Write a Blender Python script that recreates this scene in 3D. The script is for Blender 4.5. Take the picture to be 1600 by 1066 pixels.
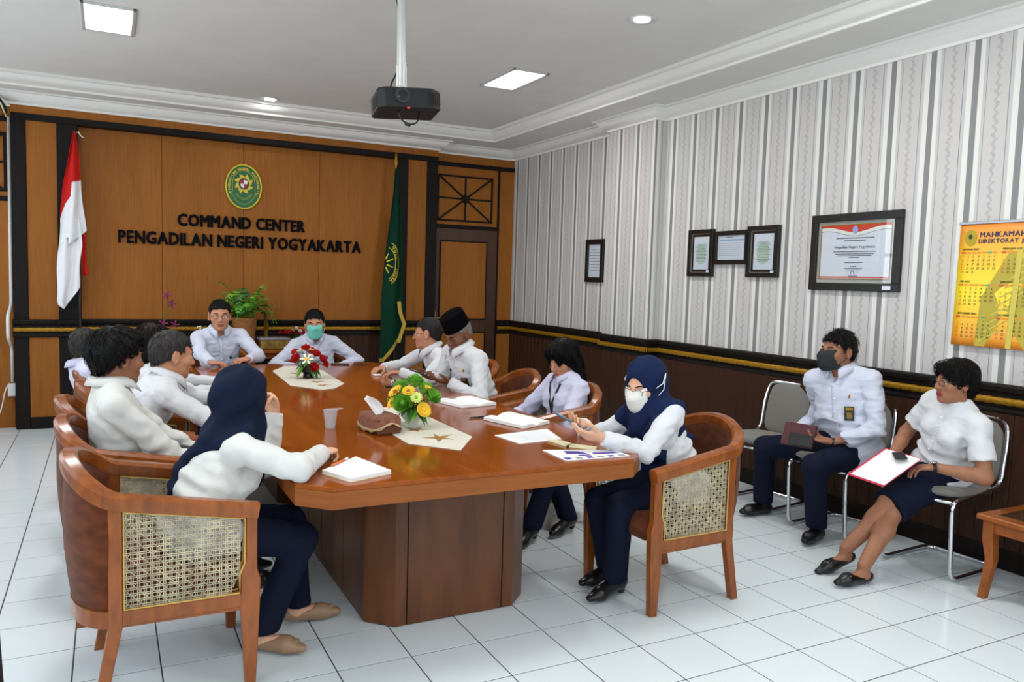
import bpy, bmesh, math, random
import numpy as np
from mathutils import Vector, Matrix
for _o in list(bpy.data.objects): bpy.data.objects.remove(_o)
SC = bpy.context.scene
COL = SC.collection
PI = math.pi
random.seed(7); RNG = np.random.default_rng(7)
# ------------------------------------------------------------------ camera, world, light, exposure
TILE = 0.3
CAM_POS = Vector((-1.67024, -3.16238, 1.51489))
CAM_YAW, CAM_PITCH, CAM_ROLL = math.radians(27.3623), math.radians(4.4306), math.radians(-1.71803)
F_PX = 1224.30
def _cam():
    cy, sy, cp, sp = math.cos(CAM_YAW), math.sin(CAM_YAW), math.cos(CAM_PITCH), math.sin(CAM_PITCH)
    f = Vector((sy*cp, cy*cp, -sp)); r = Vector((cy, -sy, 0)); d = f.cross(r)
    cr, sr = math.cos(CAM_ROLL), math.sin(CAM_ROLL)
    x = cr*r + sr*d; y = -sr*r + cr*d
    c = bpy.data.cameras.new('camera'); o = bpy.data.objects.new('camera', c); COL.objects.link(o)
    m = Matrix((( x[0], -y[0], -f[0], CAM_POS[0]), (x[1], -y[1], -f[1], CAM_POS[1]), (x[2], -y[2], -f[2], CAM_POS[2]), (0, 0, 0, 1)))
    o.matrix_world = m
    c.sensor_width = 36; c.lens = F_PX/1600*36; c.clip_start = 0.02; c.clip_end = 100
    SC.camera = o
    return x, y, f
_CX, _CY, _CF = _cam()
def to_px(p):
    q = Vector(p) - CAM_POS; z = q.dot(_CF)
    if z < .05: return None
    return 800 + F_PX*q.dot(_CX)/z, 533 + F_PX*q.dot(_CY)/z
vs = SC.view_settings
SC.display_settings.display_device = 'sRGB'
vs.view_transform = 'Standard'; vs.look = 'None'; vs.gamma = 1.0; vs.use_curve_mapping = False
vs.exposure = -0.22
SC.cycles.use_denoising = True
SC.cycles.max_bounces = 8; SC.cycles.diffuse_bounces = 4; SC.cycles.glossy_bounces = 4; SC.cycles.transmission_bounces = 6
SC.cycles.sample_clamp_indirect = 6
W = bpy.data.worlds.new('daylight'); SC.world = W; W.use_nodes = True
_bg = W.node_tree.nodes['Background']; _bg.inputs[0].default_value = (0.92, 0.96, 1.0, 1); _bg.inputs[1].default_value = 5.4
LAMP_W = 26.0        # watts of each ceiling panel
SPOT_W = 2.5
# the windows of the left wall and of the wall behind the camera let the overcast sky in (portals only guide the sampling)
WINDOWS = [(-4.1, -2.5), (-2.1, -0.5), (-0.1, 1.5), (1.9, 3.5), (4.0, 5.1)]
XL, XR, YN, YP, YC, YD = -3.48, 2.737, -4.6, 5.27, 5.37, 5.42
Z_SOF, Z_CEIL = 3.06, 3.17
WZ0, WZ1 = 0.85, 2.7
for _a, _b in WINDOWS:
    L = bpy.data.lights.new('window_portal', 'AREA'); L.shape = 'RECTANGLE'; L.size = WZ1-WZ0; L.size_y = _b-_a; L.cycles.is_portal = True
    o = bpy.data.objects.new('window_portal', L); COL.objects.link(o); o.location = (XL-.1, (_a+_b)/2, (WZ0+WZ1)/2); o.rotation_euler = (0, -PI/2, 0)
NEAR_WINDOWS = [(-2.9, -1.3), (-.9, .7), (1.0, 2.5)]
for _a, _b in NEAR_WINDOWS:
    L = bpy.data.lights.new('window_portal', 'AREA'); L.shape = 'RECTANGLE'; L.size = _b-_a; L.size_y = WZ1-WZ0; L.cycles.is_portal = True
    o = bpy.data.objects.new('window_portal', L); COL.objects.link(o); o.location = ((_a+_b)/2, YN-.1, (WZ0+WZ1)/2); o.rotation_euler = (PI/2, 0, 0)
# ------------------------------------------------------------------ materials
def lin(c):
    return tuple((v/255/12.92 if v/255 <= .04045 else ((v/255+.055)/1.055)**2.4) for v in c[:3])
MATS = {}
class NT:
    def __init__(s, m): s.t = m.node_tree; s.n = s.t.nodes; s.b = s.n.get('Principled BSDF')
    def new(s, ty, **kw):
        n = s.n.new(ty)
        for k, v in kw.items(): setattr(n, k, v)
        return n
    def link(s, a, b): s.t.links.new(a, b)
    def coord(s, scale=(1, 1, 1), kind='Object', rot=(0, 0, 0)):
        c = s.new('ShaderNodeTexCoord'); m = s.new('ShaderNodeMapping'); m.inputs['Scale'].default_value = scale; m.inputs['Rotation'].default_value = rot
        s.link(c.outputs[kind], m.inputs['Vector']); return m.outputs[0]
    def math(s, op, a, b=None, c=None):
        n = s.new('ShaderNodeMath', operation=op)
        for i, v in enumerate((a, b, c)):
            if v is None: continue
            if isinstance(v, (int, float)): n.inputs[i].default_value = v
            else: s.link(v, n.inputs[i])
        return n.outputs[0]
    def ramp(s, fac, stops, interp='LINEAR'):
        r = s.new('ShaderNodeValToRGB'); r.color_ramp.interpolation = interp
        e = r.color_ramp.elements
        while len(e) < len(stops): e.new(0.5)
        for i, (p, c) in enumerate(stops): e[i].position = p; e[i].color = (*c, 1)
        s.link(fac, r.inputs[0]); return r.outputs[0]
    def mix(s, f, a, b):
        n = s.new('ShaderNodeMix', data_type='RGBA')
        for k, v in ((0, f), (6, a), (7, b)):
            if isinstance(v, (int, float)): n.inputs[k].default_value = v
            elif isinstance(v, tuple): n.inputs[k].default_value = (*v, 1)
            else: s.link(v, n.inputs[k])
        return n.outputs[2]
def material(name, col=(200, 200, 200), rough=.5, metal=0, spec=.5, vary=.0, scale=(6, 6, 6), bump=0, bscale=None, sheen=0, coat=0, trans=0, emit=None, es=0, detail=4, ior=1.45, sss=0):
    if name in MATS: return MATS[name]
    m = bpy.data.materials.new(name); m.use_nodes = True; t = NT(m); b = t.b
    c = lin(col)
    b.inputs['Base Color'].default_value = (*c, 1); b.inputs['Roughness'].default_value = rough; b.inputs['Metallic'].default_value = metal
    b.inputs['Specular IOR Level'].default_value = spec; b.inputs['IOR'].default_value = ior
    if sheen: b.inputs['Sheen Weight'].default_value = sheen
    if coat: b.inputs['Coat Weight'].default_value = coat; b.inputs['Coat Roughness'].default_value = .06
    if trans: b.inputs['Transmission Weight'].default_value = trans
    if sss: b.inputs['Subsurface Weight'].default_value = sss; b.inputs['Subsurface Radius'].default_value = (.012, .005, .003)
    if emit: b.inputs['Emission Color'].default_value = (*lin(emit), 1); b.inputs['Emission Strength'].default_value = es
    if vary or bump:
        n = t.new('ShaderNodeTexNoise'); n.inputs['Scale'].default_value = 1; n.inputs['Detail'].default_value = detail
        t.link(t.coord(scale), n.inputs['Vector'])
        if vary:
            lo = tuple(max(0, v*(1-vary)) for v in c); hi = tuple(min(1, v*(1+vary)) for v in c)
            t.link(t.ramp(n.outputs[0], [(.3, lo), (.7, hi)]), b.inputs['Base Color'])
        if bump:
            n2 = n
            if bscale:
                n2 = t.new('ShaderNodeTexNoise'); n2.inputs['Scale'].default_value = 1; n2.inputs['Detail'].default_value = 3
                t.link(t.coord(bscale), n2.inputs['Vector'])
            bp = t.new('ShaderNodeBump'); bp.inputs['Strength'].default_value = bump; bp.inputs['Distance'].default_value = .01
            t.link(n2.outputs[0], bp.inputs['Height']); t.link(bp.outputs[0], b.inputs['Normal'])
    MATS[name] = m
    return m
def wood(name, dark, light, grain=(60, 60, 3), rough=.35, coat=0, spec=.5):
    if name in MATS: return MATS[name]
    m = bpy.data.materials.new(name); m.use_nodes = True; t = NT(m); b = t.b
    n = t.new('ShaderNodeTexNoise'); n.inputs['Scale'].default_value = 1; n.inputs['Detail'].default_value = 6; n.inputs['Distortion'].default_value = .4
    t.link(t.coord(grain), n.inputs['Vector'])
    n2 = t.new('ShaderNodeTexNoise'); n2.inputs['Scale'].default_value = 1; n2.inputs['Detail'].default_value = 2
    t.link(t.coord(tuple(max(.6, g*.06) for g in grain)), n2.inputs['Vector'])
    f = t.math('ADD', t.math('MULTIPLY', n.outputs[0], .6), t.math('MULTIPLY', n2.outputs[0], .4))
    t.link(t.ramp(f, [(.32, lin(dark)), (.68, lin(light))]), b.inputs['Base Color'])
    b.inputs['Roughness'].default_value = rough; b.inputs['Specular IOR Level'].default_value = spec
    if coat: b.inputs['Coat Weight'].default_value = coat; b.inputs['Coat Roughness'].default_value = .08
    MATS[name] = m
    return m
# ------------------------------------------------------------------ mesh helpers
class MB:
    """collects geometry; build() links it as one mesh object"""
    def __init__(s): s.v = []; s.f = []; s.mi = []; s.cur = 0
    def add(s, vs, fs):
        k = len(s.v); s.v += [tuple(v) for v in vs]; s.f += [tuple(i+k for i in f) for f in fs]; s.mi += [s.cur]*len(fs); return s
    def box(s, lo, hi, bev=0):
        x0, y0, z0 = lo; x1, y1, z1 = hi
        if bev <= 0:
            vs = [(x, y, z) for x in (x0, x1) for y in (y0, y1) for z in (z0, z1)]
            return s.add(vs, [(0, 1, 3, 2), (4, 6, 7, 5), (0, 4, 5, 1), (2, 3, 7, 6), (0, 2, 6, 4), (1, 5, 7, 3)])
        b = bev; vs = []; idx = {}
        for sx in (0, 1):
            for sy in (0, 1):
                for sz in (0, 1):
                    c = (x1 if sx else x0, y1 if sy else y0, z1 if sz else z0); d = (-b if sx else b, -b if sy else b, -b if sz else b)
                    for a in range(3):
                        p = [c[i] + (0 if i == a else d[i]) for i in range(3)]; idx[(sx, sy, sz, a)] = len(vs); vs.append(p)
        fs = []
        for a in range(3):
            u, w = (a+1) % 3, (a+2) % 3
            for sa in (0, 1):
                q = []
                for su, sw in ((0, 0), (1, 0), (1, 1), (0, 1)):
                    k = [0, 0, 0]; k[a] = sa; k[u] = su; k[w] = sw; q.append(idx[(*k, a)])
                fs.append(q if sa else q[::-1])
        for a in range(3):
            u, w = (a+1) % 3, (a+2) % 3
            for su in (0, 1):
                for sw in (0, 1):
                    k0 = [0, 0, 0]; k0[u] = su; k0[w] = sw; k1 = list(k0); k1[a] = 1
                    q = [idx[(*k0, u)], idx[(*k1, u)], idx[(*k1, w)], idx[(*k0, w)]]
                    fs.append(q if su == sw else q[::-1])
        for sx in (0, 1):
            for sy in (0, 1):
                for sz in (0, 1):
                    q = [idx[(sx, sy, sz, 0)], idx[(sx, sy, sz, 1)], idx[(sx, sy, sz, 2)]]
                    fs.append(q if (sx+sy+sz) % 2 else q[::-1])
        return s.add(vs, fs)
    def prism(s, poly, z0, z1, axis='z', bev=0):
        """extrude a CCW polygon (seen along +axis)"""
        n = len(poly)
        def P(a, b, c): return {'z': (a, b, c), 'x': (c, a, b), 'y': (b, c, a)}[axis]
        rings = [(0, z0), (0, z1)]
        if bev:
            rings = [(bev, z0), (0, z0+bev), (0, z1-bev), (bev, z1)]
        vs = []
        cx = sum(p[0] for p in poly)/n; cy = sum(p[1] for p in poly)/n
        for ins, z in rings:
            for i in range(n):
                a = Vector(poly[i-1]); b = Vector(poly[i]); c = Vector(poly[(i+1) % n])
                if ins:
                    e1 = (b-a).normalized(); e2 = (c-b).normalized(); n1 = Vector((-e1.y, e1.x)); n2 = Vector((-e2.y, e2.x))
                    k = n1+n2; d = max(.2, 1+n1.dot(n2)); b = b + k*(ins/d)
                vs.append(P(b[0], b[1], z))
        fs = [tuple(range(n))[::-1]]
        R = len(rings)
        for r in range(R-1):
            for i in range(n):
                j = (i+1) % n; fs.append((r*n+i, r*n+j, (r+1)*n+j, (r+1)*n+i))
        fs.append(tuple(range((R-1)*n, R*n)))
        return s.add(vs, fs)
    def tube(s, pts, r, n=8, closed=False, cap=True, up=(0, 0, 1), prof=None):
        """sweep a circle (or 2-D profile) along points; r may be a list"""
        P = [Vector(p) for p in pts]; m = len(P)
        rs = r if isinstance(r, (list, tuple)) else [r]*m
        pr = prof or [(math.cos(2*PI*i/n), math.sin(2*PI*i/n)) for i in range(n)]
        n = len(pr); vs = []; ref = Vector(up); last = None
        for i in range(m):
            a = P[i-1] if (i or closed) else P[i]; b = P[(i+1) % m] if (i < m-1 or closed) else P[i]
            t = (b-a)
            if t.length < 1e-9: t = Vector((0, 0, 1))
            t.normalize()
            if last is None:
                u = ref - t*ref.dot(t)
                if u.length < .05: u = Vector((1, 0, 0)) - t*t.x
                if u.length < .05: u = Vector((0, 1, 0)) - t*t.y
            elif prof is not None:
                u = ref - t*ref.dot(t)
                if u.length < .05: u = last - t*last.dot(t)
            else: u = last - t*last.dot(t)
            u.normalize(); last = u; w = t.cross(u)
            for (c, d) in pr: vs.append(P[i] + (w*c + u*d)*rs[i])
        fs = []
        for i in range(m if closed else m-1):
            for k in range(n):
                j = (i+1) % m; fs.append((i*n+k, i*n+(k+1) % n, j*n+(k+1) % n, j*n+k))
        if cap and not closed: fs += [tuple(range(n))[::-1], tuple(range((m-1)*n, m*n))]
        return s.add(vs, fs)
    def lathe(s, prof, n=20, c=(0, 0, 0), sx=1, sy=1, cap=True):
        vs = []; m = len(prof)
        for r, z in prof:
            for k in range(n):
                a = 2*PI*k/n; vs.append((c[0]+r*math.cos(a)*sx, c[1]+r*math.sin(a)*sy, c[2]+z))
        fs = [(i*n+k, i*n+(k+1) % n, (i+1)*n+(k+1) % n, (i+1)*n+k) for i in range(m-1) for k in range(n)]
        if cap:
            if prof[0][0] > 1e-6: fs.append(tuple(range(n))[::-1])
            if prof[-1][0] > 1e-6: fs.append(tuple(range((m-1)*n, m*n)))
        return s.add(vs, fs)
    def ball(s, c, r, n=10, m=7):
        r = r if isinstance(r, (tuple, list)) else (r, r, r)
        vs = [(c[0], c[1], c[2]-r[2])]
        for i in range(1, m):
            a = -PI/2 + PI*i/m
            for k in range(n):
                b = 2*PI*k/n; vs.append((c[0]+r[0]*math.cos(a)*math.cos(b), c[1]+r[1]*math.cos(a)*math.sin(b), c[2]+r[2]*math.sin(a)))
        vs.append((c[0], c[1], c[2]+r[2])); e = len(vs)-1
        fs = [(0, 1+(k+1) % n, 1+k) for k in range(n)]
        for i in range(m-2):
            for k in range(n): fs.append((1+i*n+k, 1+i*n+(k+1) % n, 1+(i+1)*n+(k+1) % n, 1+(i+1)*n+k))
        o = 1+(m-2)*n
        fs += [(o+k, o+(k+1) % n, e) for k in range(n)]
        return s.add(vs, fs)
    def grid(s, fn, nu, nv, closed_u=False):
        vs = [fn(i/(nu if closed_u else nu-1), j/(nv-1)) for j in range(nv) for i in range(nu)]
        fs = [(j*nu+i, j*nu+(i+1) % nu, (j+1)*nu+(i+1) % nu, (j+1)*nu+i) for j in range(nv-1) for i in range(nu if closed_u else nu-1)]
        return s.add(vs, fs)
    def xf(s, M):
        s.v = [tuple(M @ Vector(v)) for v in s.v]; return s
    def mesh(s, name, mats, smooth=False):
        me = bpy.data.meshes.new(name); me.from_pydata(s.v, [], s.f)
        for m in (mats if isinstance(mats, (list, tuple)) else [mats]): me.materials.append(m)
        if any(s.mi): me.polygons.foreach_set('material_index', s.mi)
        if smooth is True: me.polygons.foreach_set('use_smooth', [True]*len(me.polygons))
        elif smooth: 
            me.polygons.foreach_set('use_smooth', [True]*len(me.polygons)); me.set_sharp_from_angle(angle=math.radians(smooth))
        me.update(); return me
    def build(s, name, mats, parent=None, smooth=False, solid=0, **kw):
        return link(name, s.mesh(name, mats, smooth), parent, solid=solid, **kw)
def link(name, data, parent=None, label=None, cat=None, group=None, kind=None, solid=0, world=True):
    o = bpy.data.objects.new(name, data); COL.objects.link(o)
    if parent is not None:
        o.parent = parent
        if world: o.matrix_parent_inverse = Matrix.Translation(-Vector(parent.location)) if parent.rotation_euler.z == 0 else parent_inv(parent)
    if solid:
        md = o.modifiers.new('thickness', 'SOLIDIFY'); md.thickness = solid; md.offset = 0
    tag(o, label, cat, group, kind)
    return o
def parent_inv(p):
    return (Matrix.Translation(p.location) @ Matrix.Rotation(p.rotation_euler.z, 4, 'Z')).inverted()
def tag(o, label=None, cat=None, group=None, kind=None):
    for k, v in (('label', label), ('category', cat), ('group', group), ('kind', kind)):
        if v: o[k] = v
    return o
def empty(name, loc, label, cat, group=None, rz=0, kind=None):
    o = bpy.data.objects.new(name, None); COL.objects.link(o); o.location = loc; o.rotation_euler = (0, 0, rz); o.empty_display_size = .1
    return tag(o, label, cat, group, kind)
def copy_tree(o, parent=None):
    c = o.copy(); COL.objects.link(c); c.parent = parent
    for ch in list(o.children): copy_tree(ch, c)
    return c
def children_local(o):
    """mark children built in local coordinates of their parent"""
    o.matrix_parent_inverse = Matrix.Identity(4); return o
_GL = {}
def glyph(ch, bold=0.0):
    """one character as mesh (unit size) with its left and right edge"""
    k = (ch, bold)
    if bold > 0:
        # bold = the thin letter stamped several times, slightly shifted
        v, f, a, b = glyph(ch, 0.0); V_, F_ = [], []
        for dx, dy in ((-1, -.6), (1, -.6), (-1, .6), (1, .6), (0, 0)):
            n = len(V_); V_ += [(x+dx*bold, y+dy*bold) for x, y in v]; F_ += [tuple(i+n for i in q) for q in f]
        return V_, F_, a-bold, b+bold
    if k not in _GL:
        cu = bpy.data.curves.new('t', 'FONT'); cu.body = ch; cu.size = 1; cu.offset = bold; cu.resolution_u = 2; cu.fill_mode = 'FRONT'
        ob = bpy.data.objects.new('t', cu); COL.objects.link(ob)
        dg = bpy.context.evaluated_depsgraph_get(); e = ob.evaluated_get(dg); me = e.to_mesh()
        v = [(x.co.x, x.co.y) for x in me.vertices]; f = [tuple(p.vertices) for p in me.polygons]
        e.to_mesh_clear(); bpy.data.objects.remove(ob); bpy.data.curves.remove(cu)
        xs = [p[0] for p in v] or [0]
        _GL[k] = (v, f, min(xs), max(xs))
    return _GL[k]
def layout(txt, size, bold=0.0, gap=.09, align=0.5, stretch=1.0):
    """list of (glyph, x offset) for a line of text; width"""
    pen = 0; out = []
    for ch in txt:
        if ch == ' ': pen += .32*size; continue
        v, f, a, b = glyph(ch, bold); out.append((ch, v, f, pen - a*size*stretch)); pen += (b-a)*size*stretch + gap*size
    w = pen - gap*size
    return [(c, v, f, x - w*align) for c, v, f, x in out], w
def text_into(mb, txt, size, at, U=(1, 0, 0), V=(0, 0, 1), bold=0.0, gap=.09, align=.5, stretch=1.0):
    """flat printed lettering added to mb: U = reading direction, V = up"""
    U = Vector(U); V = Vector(V); at = Vector(at)
    lay, w = layout(txt, size, bold, gap, align, stretch)
    for c, v, f, x in lay:
        mb.add([at + U*(x + p[0]*size*stretch) + V*(p[1]*size) + U.cross(V)*(.0003*(j_//max(1, len(v)//5)) if bold else 0) for j_, p in enumerate(v)], f)
    return w
for _c in sorted(set('engadilariyokt'+'ABCDEFGHIJKLMNOPRSTUVWYZ0123456789')): glyph(_c, 0.0)
# ------------------------------------------------------------------ room materials
M_PANEL = wood('orange_plywood', (134, 80, 28), (160, 99, 38), (90, 90, 4), .55, spec=.18)
M_DARK = wood('black_brown_trim', (15, 12, 11), (30, 24, 21), (40, 40, 5), .55, spec=.15)
M_SLAT = wood('dark_brown_slats', (42, 23, 13), (70, 40, 23), (70, 70, 4), .5, spec=.25)
M_DOOR = wood('brown_door_frame', (52, 32, 20), (80, 50, 30), (60, 60, 4), .4)
M_GOLD = material('gold_paint', (160, 116, 18), .42, .4, vary=.25, scale=(60, 60, 60))
M_PLASTER = material('ceiling_paint', (222, 221, 217), .85, vary=.03, scale=(3, 3, 3))
M_CORNICE = material('cornice_paint', (234, 232, 227), .7)
M_WALLP = material('plain_wall_paint', (205, 203, 198), .8)
M_GROUT = material('dark_grout', (58, 60, 64), .9)
M_TILE = material('white_glazed_tile', (220, 229, 233), .16, vary=.035, scale=(.8, .8, .8), spec=.5)
def wallpaper():
    m = bpy.data.materials.new('striped_wallpaper'); m.use_nodes = True; t = NT(m); b = t.b
    tc = t.new('ShaderNodeTexCoord'); sp = t.new('ShaderNodeSeparateXYZ'); t.link(tc.outputs['Object'], sp.inputs[0])
    u = t.math('SUBTRACT', t.math('MULTIPLY', t.math('ADD', sp.outputs[1], sp.outputs[0]), -1/.268), -(.239+2.737+.018)/.268)
    f = t.math('FRACT', u)
    dk, wh, gr, ln, fl = lin((128, 128, 129)), lin((222, 221, 214)), lin((192, 190, 189)), lin((120, 118, 118)), lin((196, 192, 190))
    base = t.ramp(f, [(0, dk), (.135, wh), (.235, gr), (.30, ln), (.312, fl), (.785, ln), (.797, gr), (.875, wh)], 'CONSTANT')
    wav = t.math('MULTIPLY', t.math('SINE', t.math('MULTIPLY', sp.outputs[2], 130)), .028)
    d = t.math('ABSOLUTE', t.math('SUBTRACT', t.math('SUBTRACT', f, .55), wav))
    n = t.new('ShaderNodeTexNoise'); n.inputs['Scale'].default_value = 1; n.inputs['Detail'].default_value = 3; t.link(t.coord((120, 120, 90)), n.inputs['Vector'])
    d2 = t.math('ADD', d, t.math('MULTIPLY', t.math('SUBTRACT', n.outputs[0], .5), .16))
    scr = t.math('LESS_THAN', d2, .034)
    c = t.mix(t.math('MULTIPLY', scr, .34), base, lin((120, 118, 118)))
    n2 = t.new('ShaderNodeTexNoise'); n2.inputs['Scale'].default_value = 1; n2.inputs['Detail'].default_value = 2; t.link(t.coord((300, 300, 60)), n2.inputs['Vector'])
    c2 = t.mix(t.math('MULTIPLY', n2.outputs[0], .12), c, lin((150, 148, 148)))
    t.link(c2, b.inputs['Base Color']); b.inputs['Roughness'].default_value = .55; b.inputs['Specular IOR Level'].default_value = .35
    return m
M_PAPER = wallpaper()
def glass_sheet(name='clear_window_glass', tint=(.95, .98, 1), gl=.08):
    m = bpy.data.materials.new(name); m.use_nodes = True; t = NT(m)
    a = t.new('ShaderNodeBsdfTransparent'); a.inputs[0].default_value = (*tint, 1); g = t.new('ShaderNodeBsdfGlossy'); g.inputs['Roughness'].default_value = .02
    mx = t.new('ShaderNodeMixShader'); mx.inputs[0].default_value = gl
    t.link(a.outputs[0], mx.inputs[1]); t.link(g.outputs[0], mx.inputs[2]); t.link(mx.outputs[0], t.n['Material Output'].inputs[0])
    return m
M_WGLASS = glass_sheet()
# ------------------------------------------------------------------ floor: grout bed and single tiles
floor = MB().box((XL-.1, YN-.1, -.1), (XR+.1, YD+.1, -.0012)).build('floor', M_GROUT, kind='structure')
_tm = MB().box((.0026, .0026, -.012), (TILE-.0026, TILE-.0026, 0), .0008).mesh('tile', M_TILE)
_cand = []; _rest = MB()
for i in range(int(math.floor(XL/TILE)), int(XR/TILE)+1):
    for j in range(int(math.floor(YN/TILE)), int(YD/TILE)+1):
        x0, y0 = i*TILE, j*TILE
        q = [to_px((x0+a*TILE, y0+b*TILE, 0)) for a in (0, 1) for b in (0, 1)]
        size = 0
        if all(q) and any(-5 < p[0] < 1605 and 0 < p[1] < 1075 for p in q):
            size = (max(p[0] for p in q)-min(p[0] for p in q))*(max(p[1] for p in q)-min(p[1] for p in q))
            hid = (-.62 < x0+.15 < .02 and .1 < y0+.15 < 3.4)
            if hid: size *= .01
        _cand.append((size, i, j))
_cand.sort(reverse=True)
for n, (s, i, j) in enumerate(_cand):
    if n < 300:
        o = link('tile', _tm, floor, world=False); o.location = (i*TILE, j*TILE, 0)
    else: _rest.box((i*TILE+.0022, j*TILE+.0022, -.012), ((i+1)*TILE-.0022, (j+1)*TILE-.0022, 0))
_rest.build('far_tiles', M_TILE, floor, kind='stuff')
# ------------------------------------------------------------------ mouldings along a 2-D path (room on the left of the direction of travel)
def moulding(path, prof, closed=False):
    mb = MB(); P = [Vector(p) for p in path]; n = len(P); vs = []
    for i in range(n):
        a = P[i-1] if (i or closed) else None; b = P[(i+1) % n] if (i < n-1 or closed) else None
        n1 = n2 = None
        if a is not None: e = (P[i]-a).normalized(); n1 = Vector((-e.y, e.x))
        if b is not None: e = (b-P[i]).normalized(); n2 = Vector((-e.y, e.x))
        if n1 is None: k = n2
        elif n2 is None: k = n1
        else: k = (n1+n2)/max(.15, 1+n1.dot(n2))
        for d, z in prof: vs.append((P[i].x+k.x*d, P[i].y+k.y*d, z))
    m = len(prof)
    fs = [(i*m+k, i*m+(k+1) % m, ((i+1) % n)*m+(k+1) % m, ((i+1) % n)*m+k) for i in range(n if closed else n-1) for k in range(m)]
    if not closed: fs += [tuple(range(m))[::-1], tuple(range((n-1)*m, n*m))]
    fs = [f[::-1] for f in fs]
    return mb.add(vs, fs)
def rope(mb, pts, r):
    """twisted gilt rope along a polyline"""
    for a, b in zip(pts[:-1], pts[1:]):
        a = Vector(a); b = Vector(b); L = (b-a).length; t = (b-a)/L; n = max(2, int(L/.009)); u = Vector((0, 0, 1)); w = t.cross(u)
        vs = []; K = 10
        for i in range(n+1):
            s = L*i/n
            for k in range(K):
                th = 2*PI*k/K; rr = r*(1+.075*math.cos(2*th-s*110)); vs.append(a+t*s+(w*math.cos(th)*.7+u*math.sin(th))*rr)
        mb.add(vs, [(i*K+k, i*K+(k+1) % K, (i+1)*K+(k+1) % K, (i+1)*K+k) for i in range(n) for k in range(K)])
    return mb
PY0, PY1, PX = 2.50, 3.235, 2.625          # pilaster of the right wall
XA, XD = -2.43, 1.684                       # outer edges of the projecting back panel
back_path = [(XR, YN), (XR, PY0), (PX, PY0), (PX, PY1), (XR, PY1), (XR, YD), (XD, YD), (XD, YP), (XA, YP), (XA, YD), (XL, YD), (XL, YN)]
# ------------------------------------------------------------------ ceiling
ceiling = MB().box((XL-.1, YN-.1, Z_CEIL), (XR+.1, YD+.1, Z_CEIL+.1)).build('ceiling', M_PLASTER, kind='structure')
SX0, SX1, SY0, SY1 = XL+.5, 2.23, YN+.5, 4.93
sf = MB()
sf.box((SX1, YN, Z_SOF), (XR, YD, Z_CEIL)).box((XL, YN, Z_SOF), (SX0, YD, Z_CEIL)).box((SX0, SY1, Z_SOF), (SX1, YD, Z_CEIL)).box((SX0, YN, Z_SOF), (SX1, SY0, Z_CEIL))
sf.build('soffit', M_PLASTER, ceiling)
moulding([(SX1, SY0), (SX1, SY1), (SX0, SY1), (SX0, SY0)], [(-.004, 3.056), (.014, 3.056), (.018, 3.072), (.04, 3.083), (.075, 3.115), (.085, 3.14), (.11, 3.145), (.11, 3.171), (-.004, 3.171)], True).build('tray_moulding', M_CORNICE, ceiling, smooth=40)
trim_1 = moulding(back_path, [(-.002, 2.955), (.012, 2.955), (.018, 2.972), (.045, 2.985), (.085, 3.025), (.095, 3.045), (.125, 3.048), (.125, 3.062), (-.002, 3.062)]).build('trim_1', M_CORNICE, smooth=40, kind='structure', label='white plaster cornice running round the room')
# ------------------------------------------------------------------ back wall
wall_back = MB().box((XL-.1, YD, 0), (XR+.1, YD+.12, Z_CEIL)).build('wall_back', M_PANEL, kind='structure')
def part(name, m, parent, fn, smooth=False, **kw):
    mb = MB(); fn(mb); return mb.build(name, m, parent, smooth=smooth, **kw)
def bxp(name, m, parent, lo, hi, bev=.003, **kw): return MB().box(lo, hi, bev).build(name, m, parent, **kw)
WB = wall_back
XB0, XB1, XC0, XC1, XD0 = -2.075, -1.906, 1.212, 1.331, 1.552
ZD0, ZD1 = .86, 1.02
# centre recess: four plywood sheets
for a, b in ((XB1, -1.185), (-1.185, -.417), (-.417, .365), (.365, XC0)):
    bxp('plywood_panel', M_PANEL, WB, (a+.0015, YC, ZD1-.01), (b-.0015, YD, 2.84), .0015)
bxp('frieze_panel', M_PANEL, WB, (XA, YP, 2.88), (XD, YD, 2.97), .001)
bxp('beam', M_DARK, WB, (XA, YP-.012, 2.826), (XD, YD, 2.885), .004)
for a, b in ((XA, -2.316), (XB0, XB1), (XC0, XC1), (XD0, XD)):
    bxp('post', M_DARK, WB, (a, YP, 0), (b, YD, 2.83), .005)
for a, b in ((-2.316, XB0), (XC1, XD0)):
    bxp('plywood_panel', M_PANEL, WB, (a, YP+.012, ZD1-.01), (b, YD, 2.83), .001)
    bxp('plywood_panel', M_PANEL, WB, (a, YP+.012, .1), (b, YD, ZD0+.02), .001)
    bxp('base_block', M_DARK, WB, (a, YP-.004, 0), (b, YD, .11), .003)
DADO = [(-.002, .968), (.014, .968), (.02, .978), (.036, .985), (.04, 1.01), (.034, 1.022), (-.002, 1.024)]
DADO2 = [(-.002, .858), (.016, .86), (.022, .872), (.018, .89), (.01, .893), (.01, .97), (-.002, .97)]
def dado(path, parent):
    moulding(path, DADO).build('dado_rail', M_DARK, parent, smooth=35); moulding(path, DADO2).build('dado_strip', M_DARK, parent, smooth=35)
dado([(XC0, YC), (XB1, YC)], WB); dado([(XB1+.015, YP), (XA-.012, YP)], WB); dado([(XD+.006, YP), (XC0-.012, YP)], WB)
rope(MB(), [(XB1, YC-.022, .93), (XC0, YC-.022, .93)], .021).build('gold_rope', M_GOLD, WB, smooth=True)
rope(MB(), [(XA-.005, YP-.022, .93), (XB1+.01, YP-.022, .93)], .021).build('gold_rope', M_GOLD, WB, smooth=True)
rope(MB(), [(XC0-.005, YP-.022, .93), (XD, YP-.022, .93)], .021).build('gold_rope', M_GOLD, WB, smooth=True)
_sl = MB().box((.0015, YC-.002, .1), (.0825, YC+.012, .87), .002).mesh('slat', M_SLAT)
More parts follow.
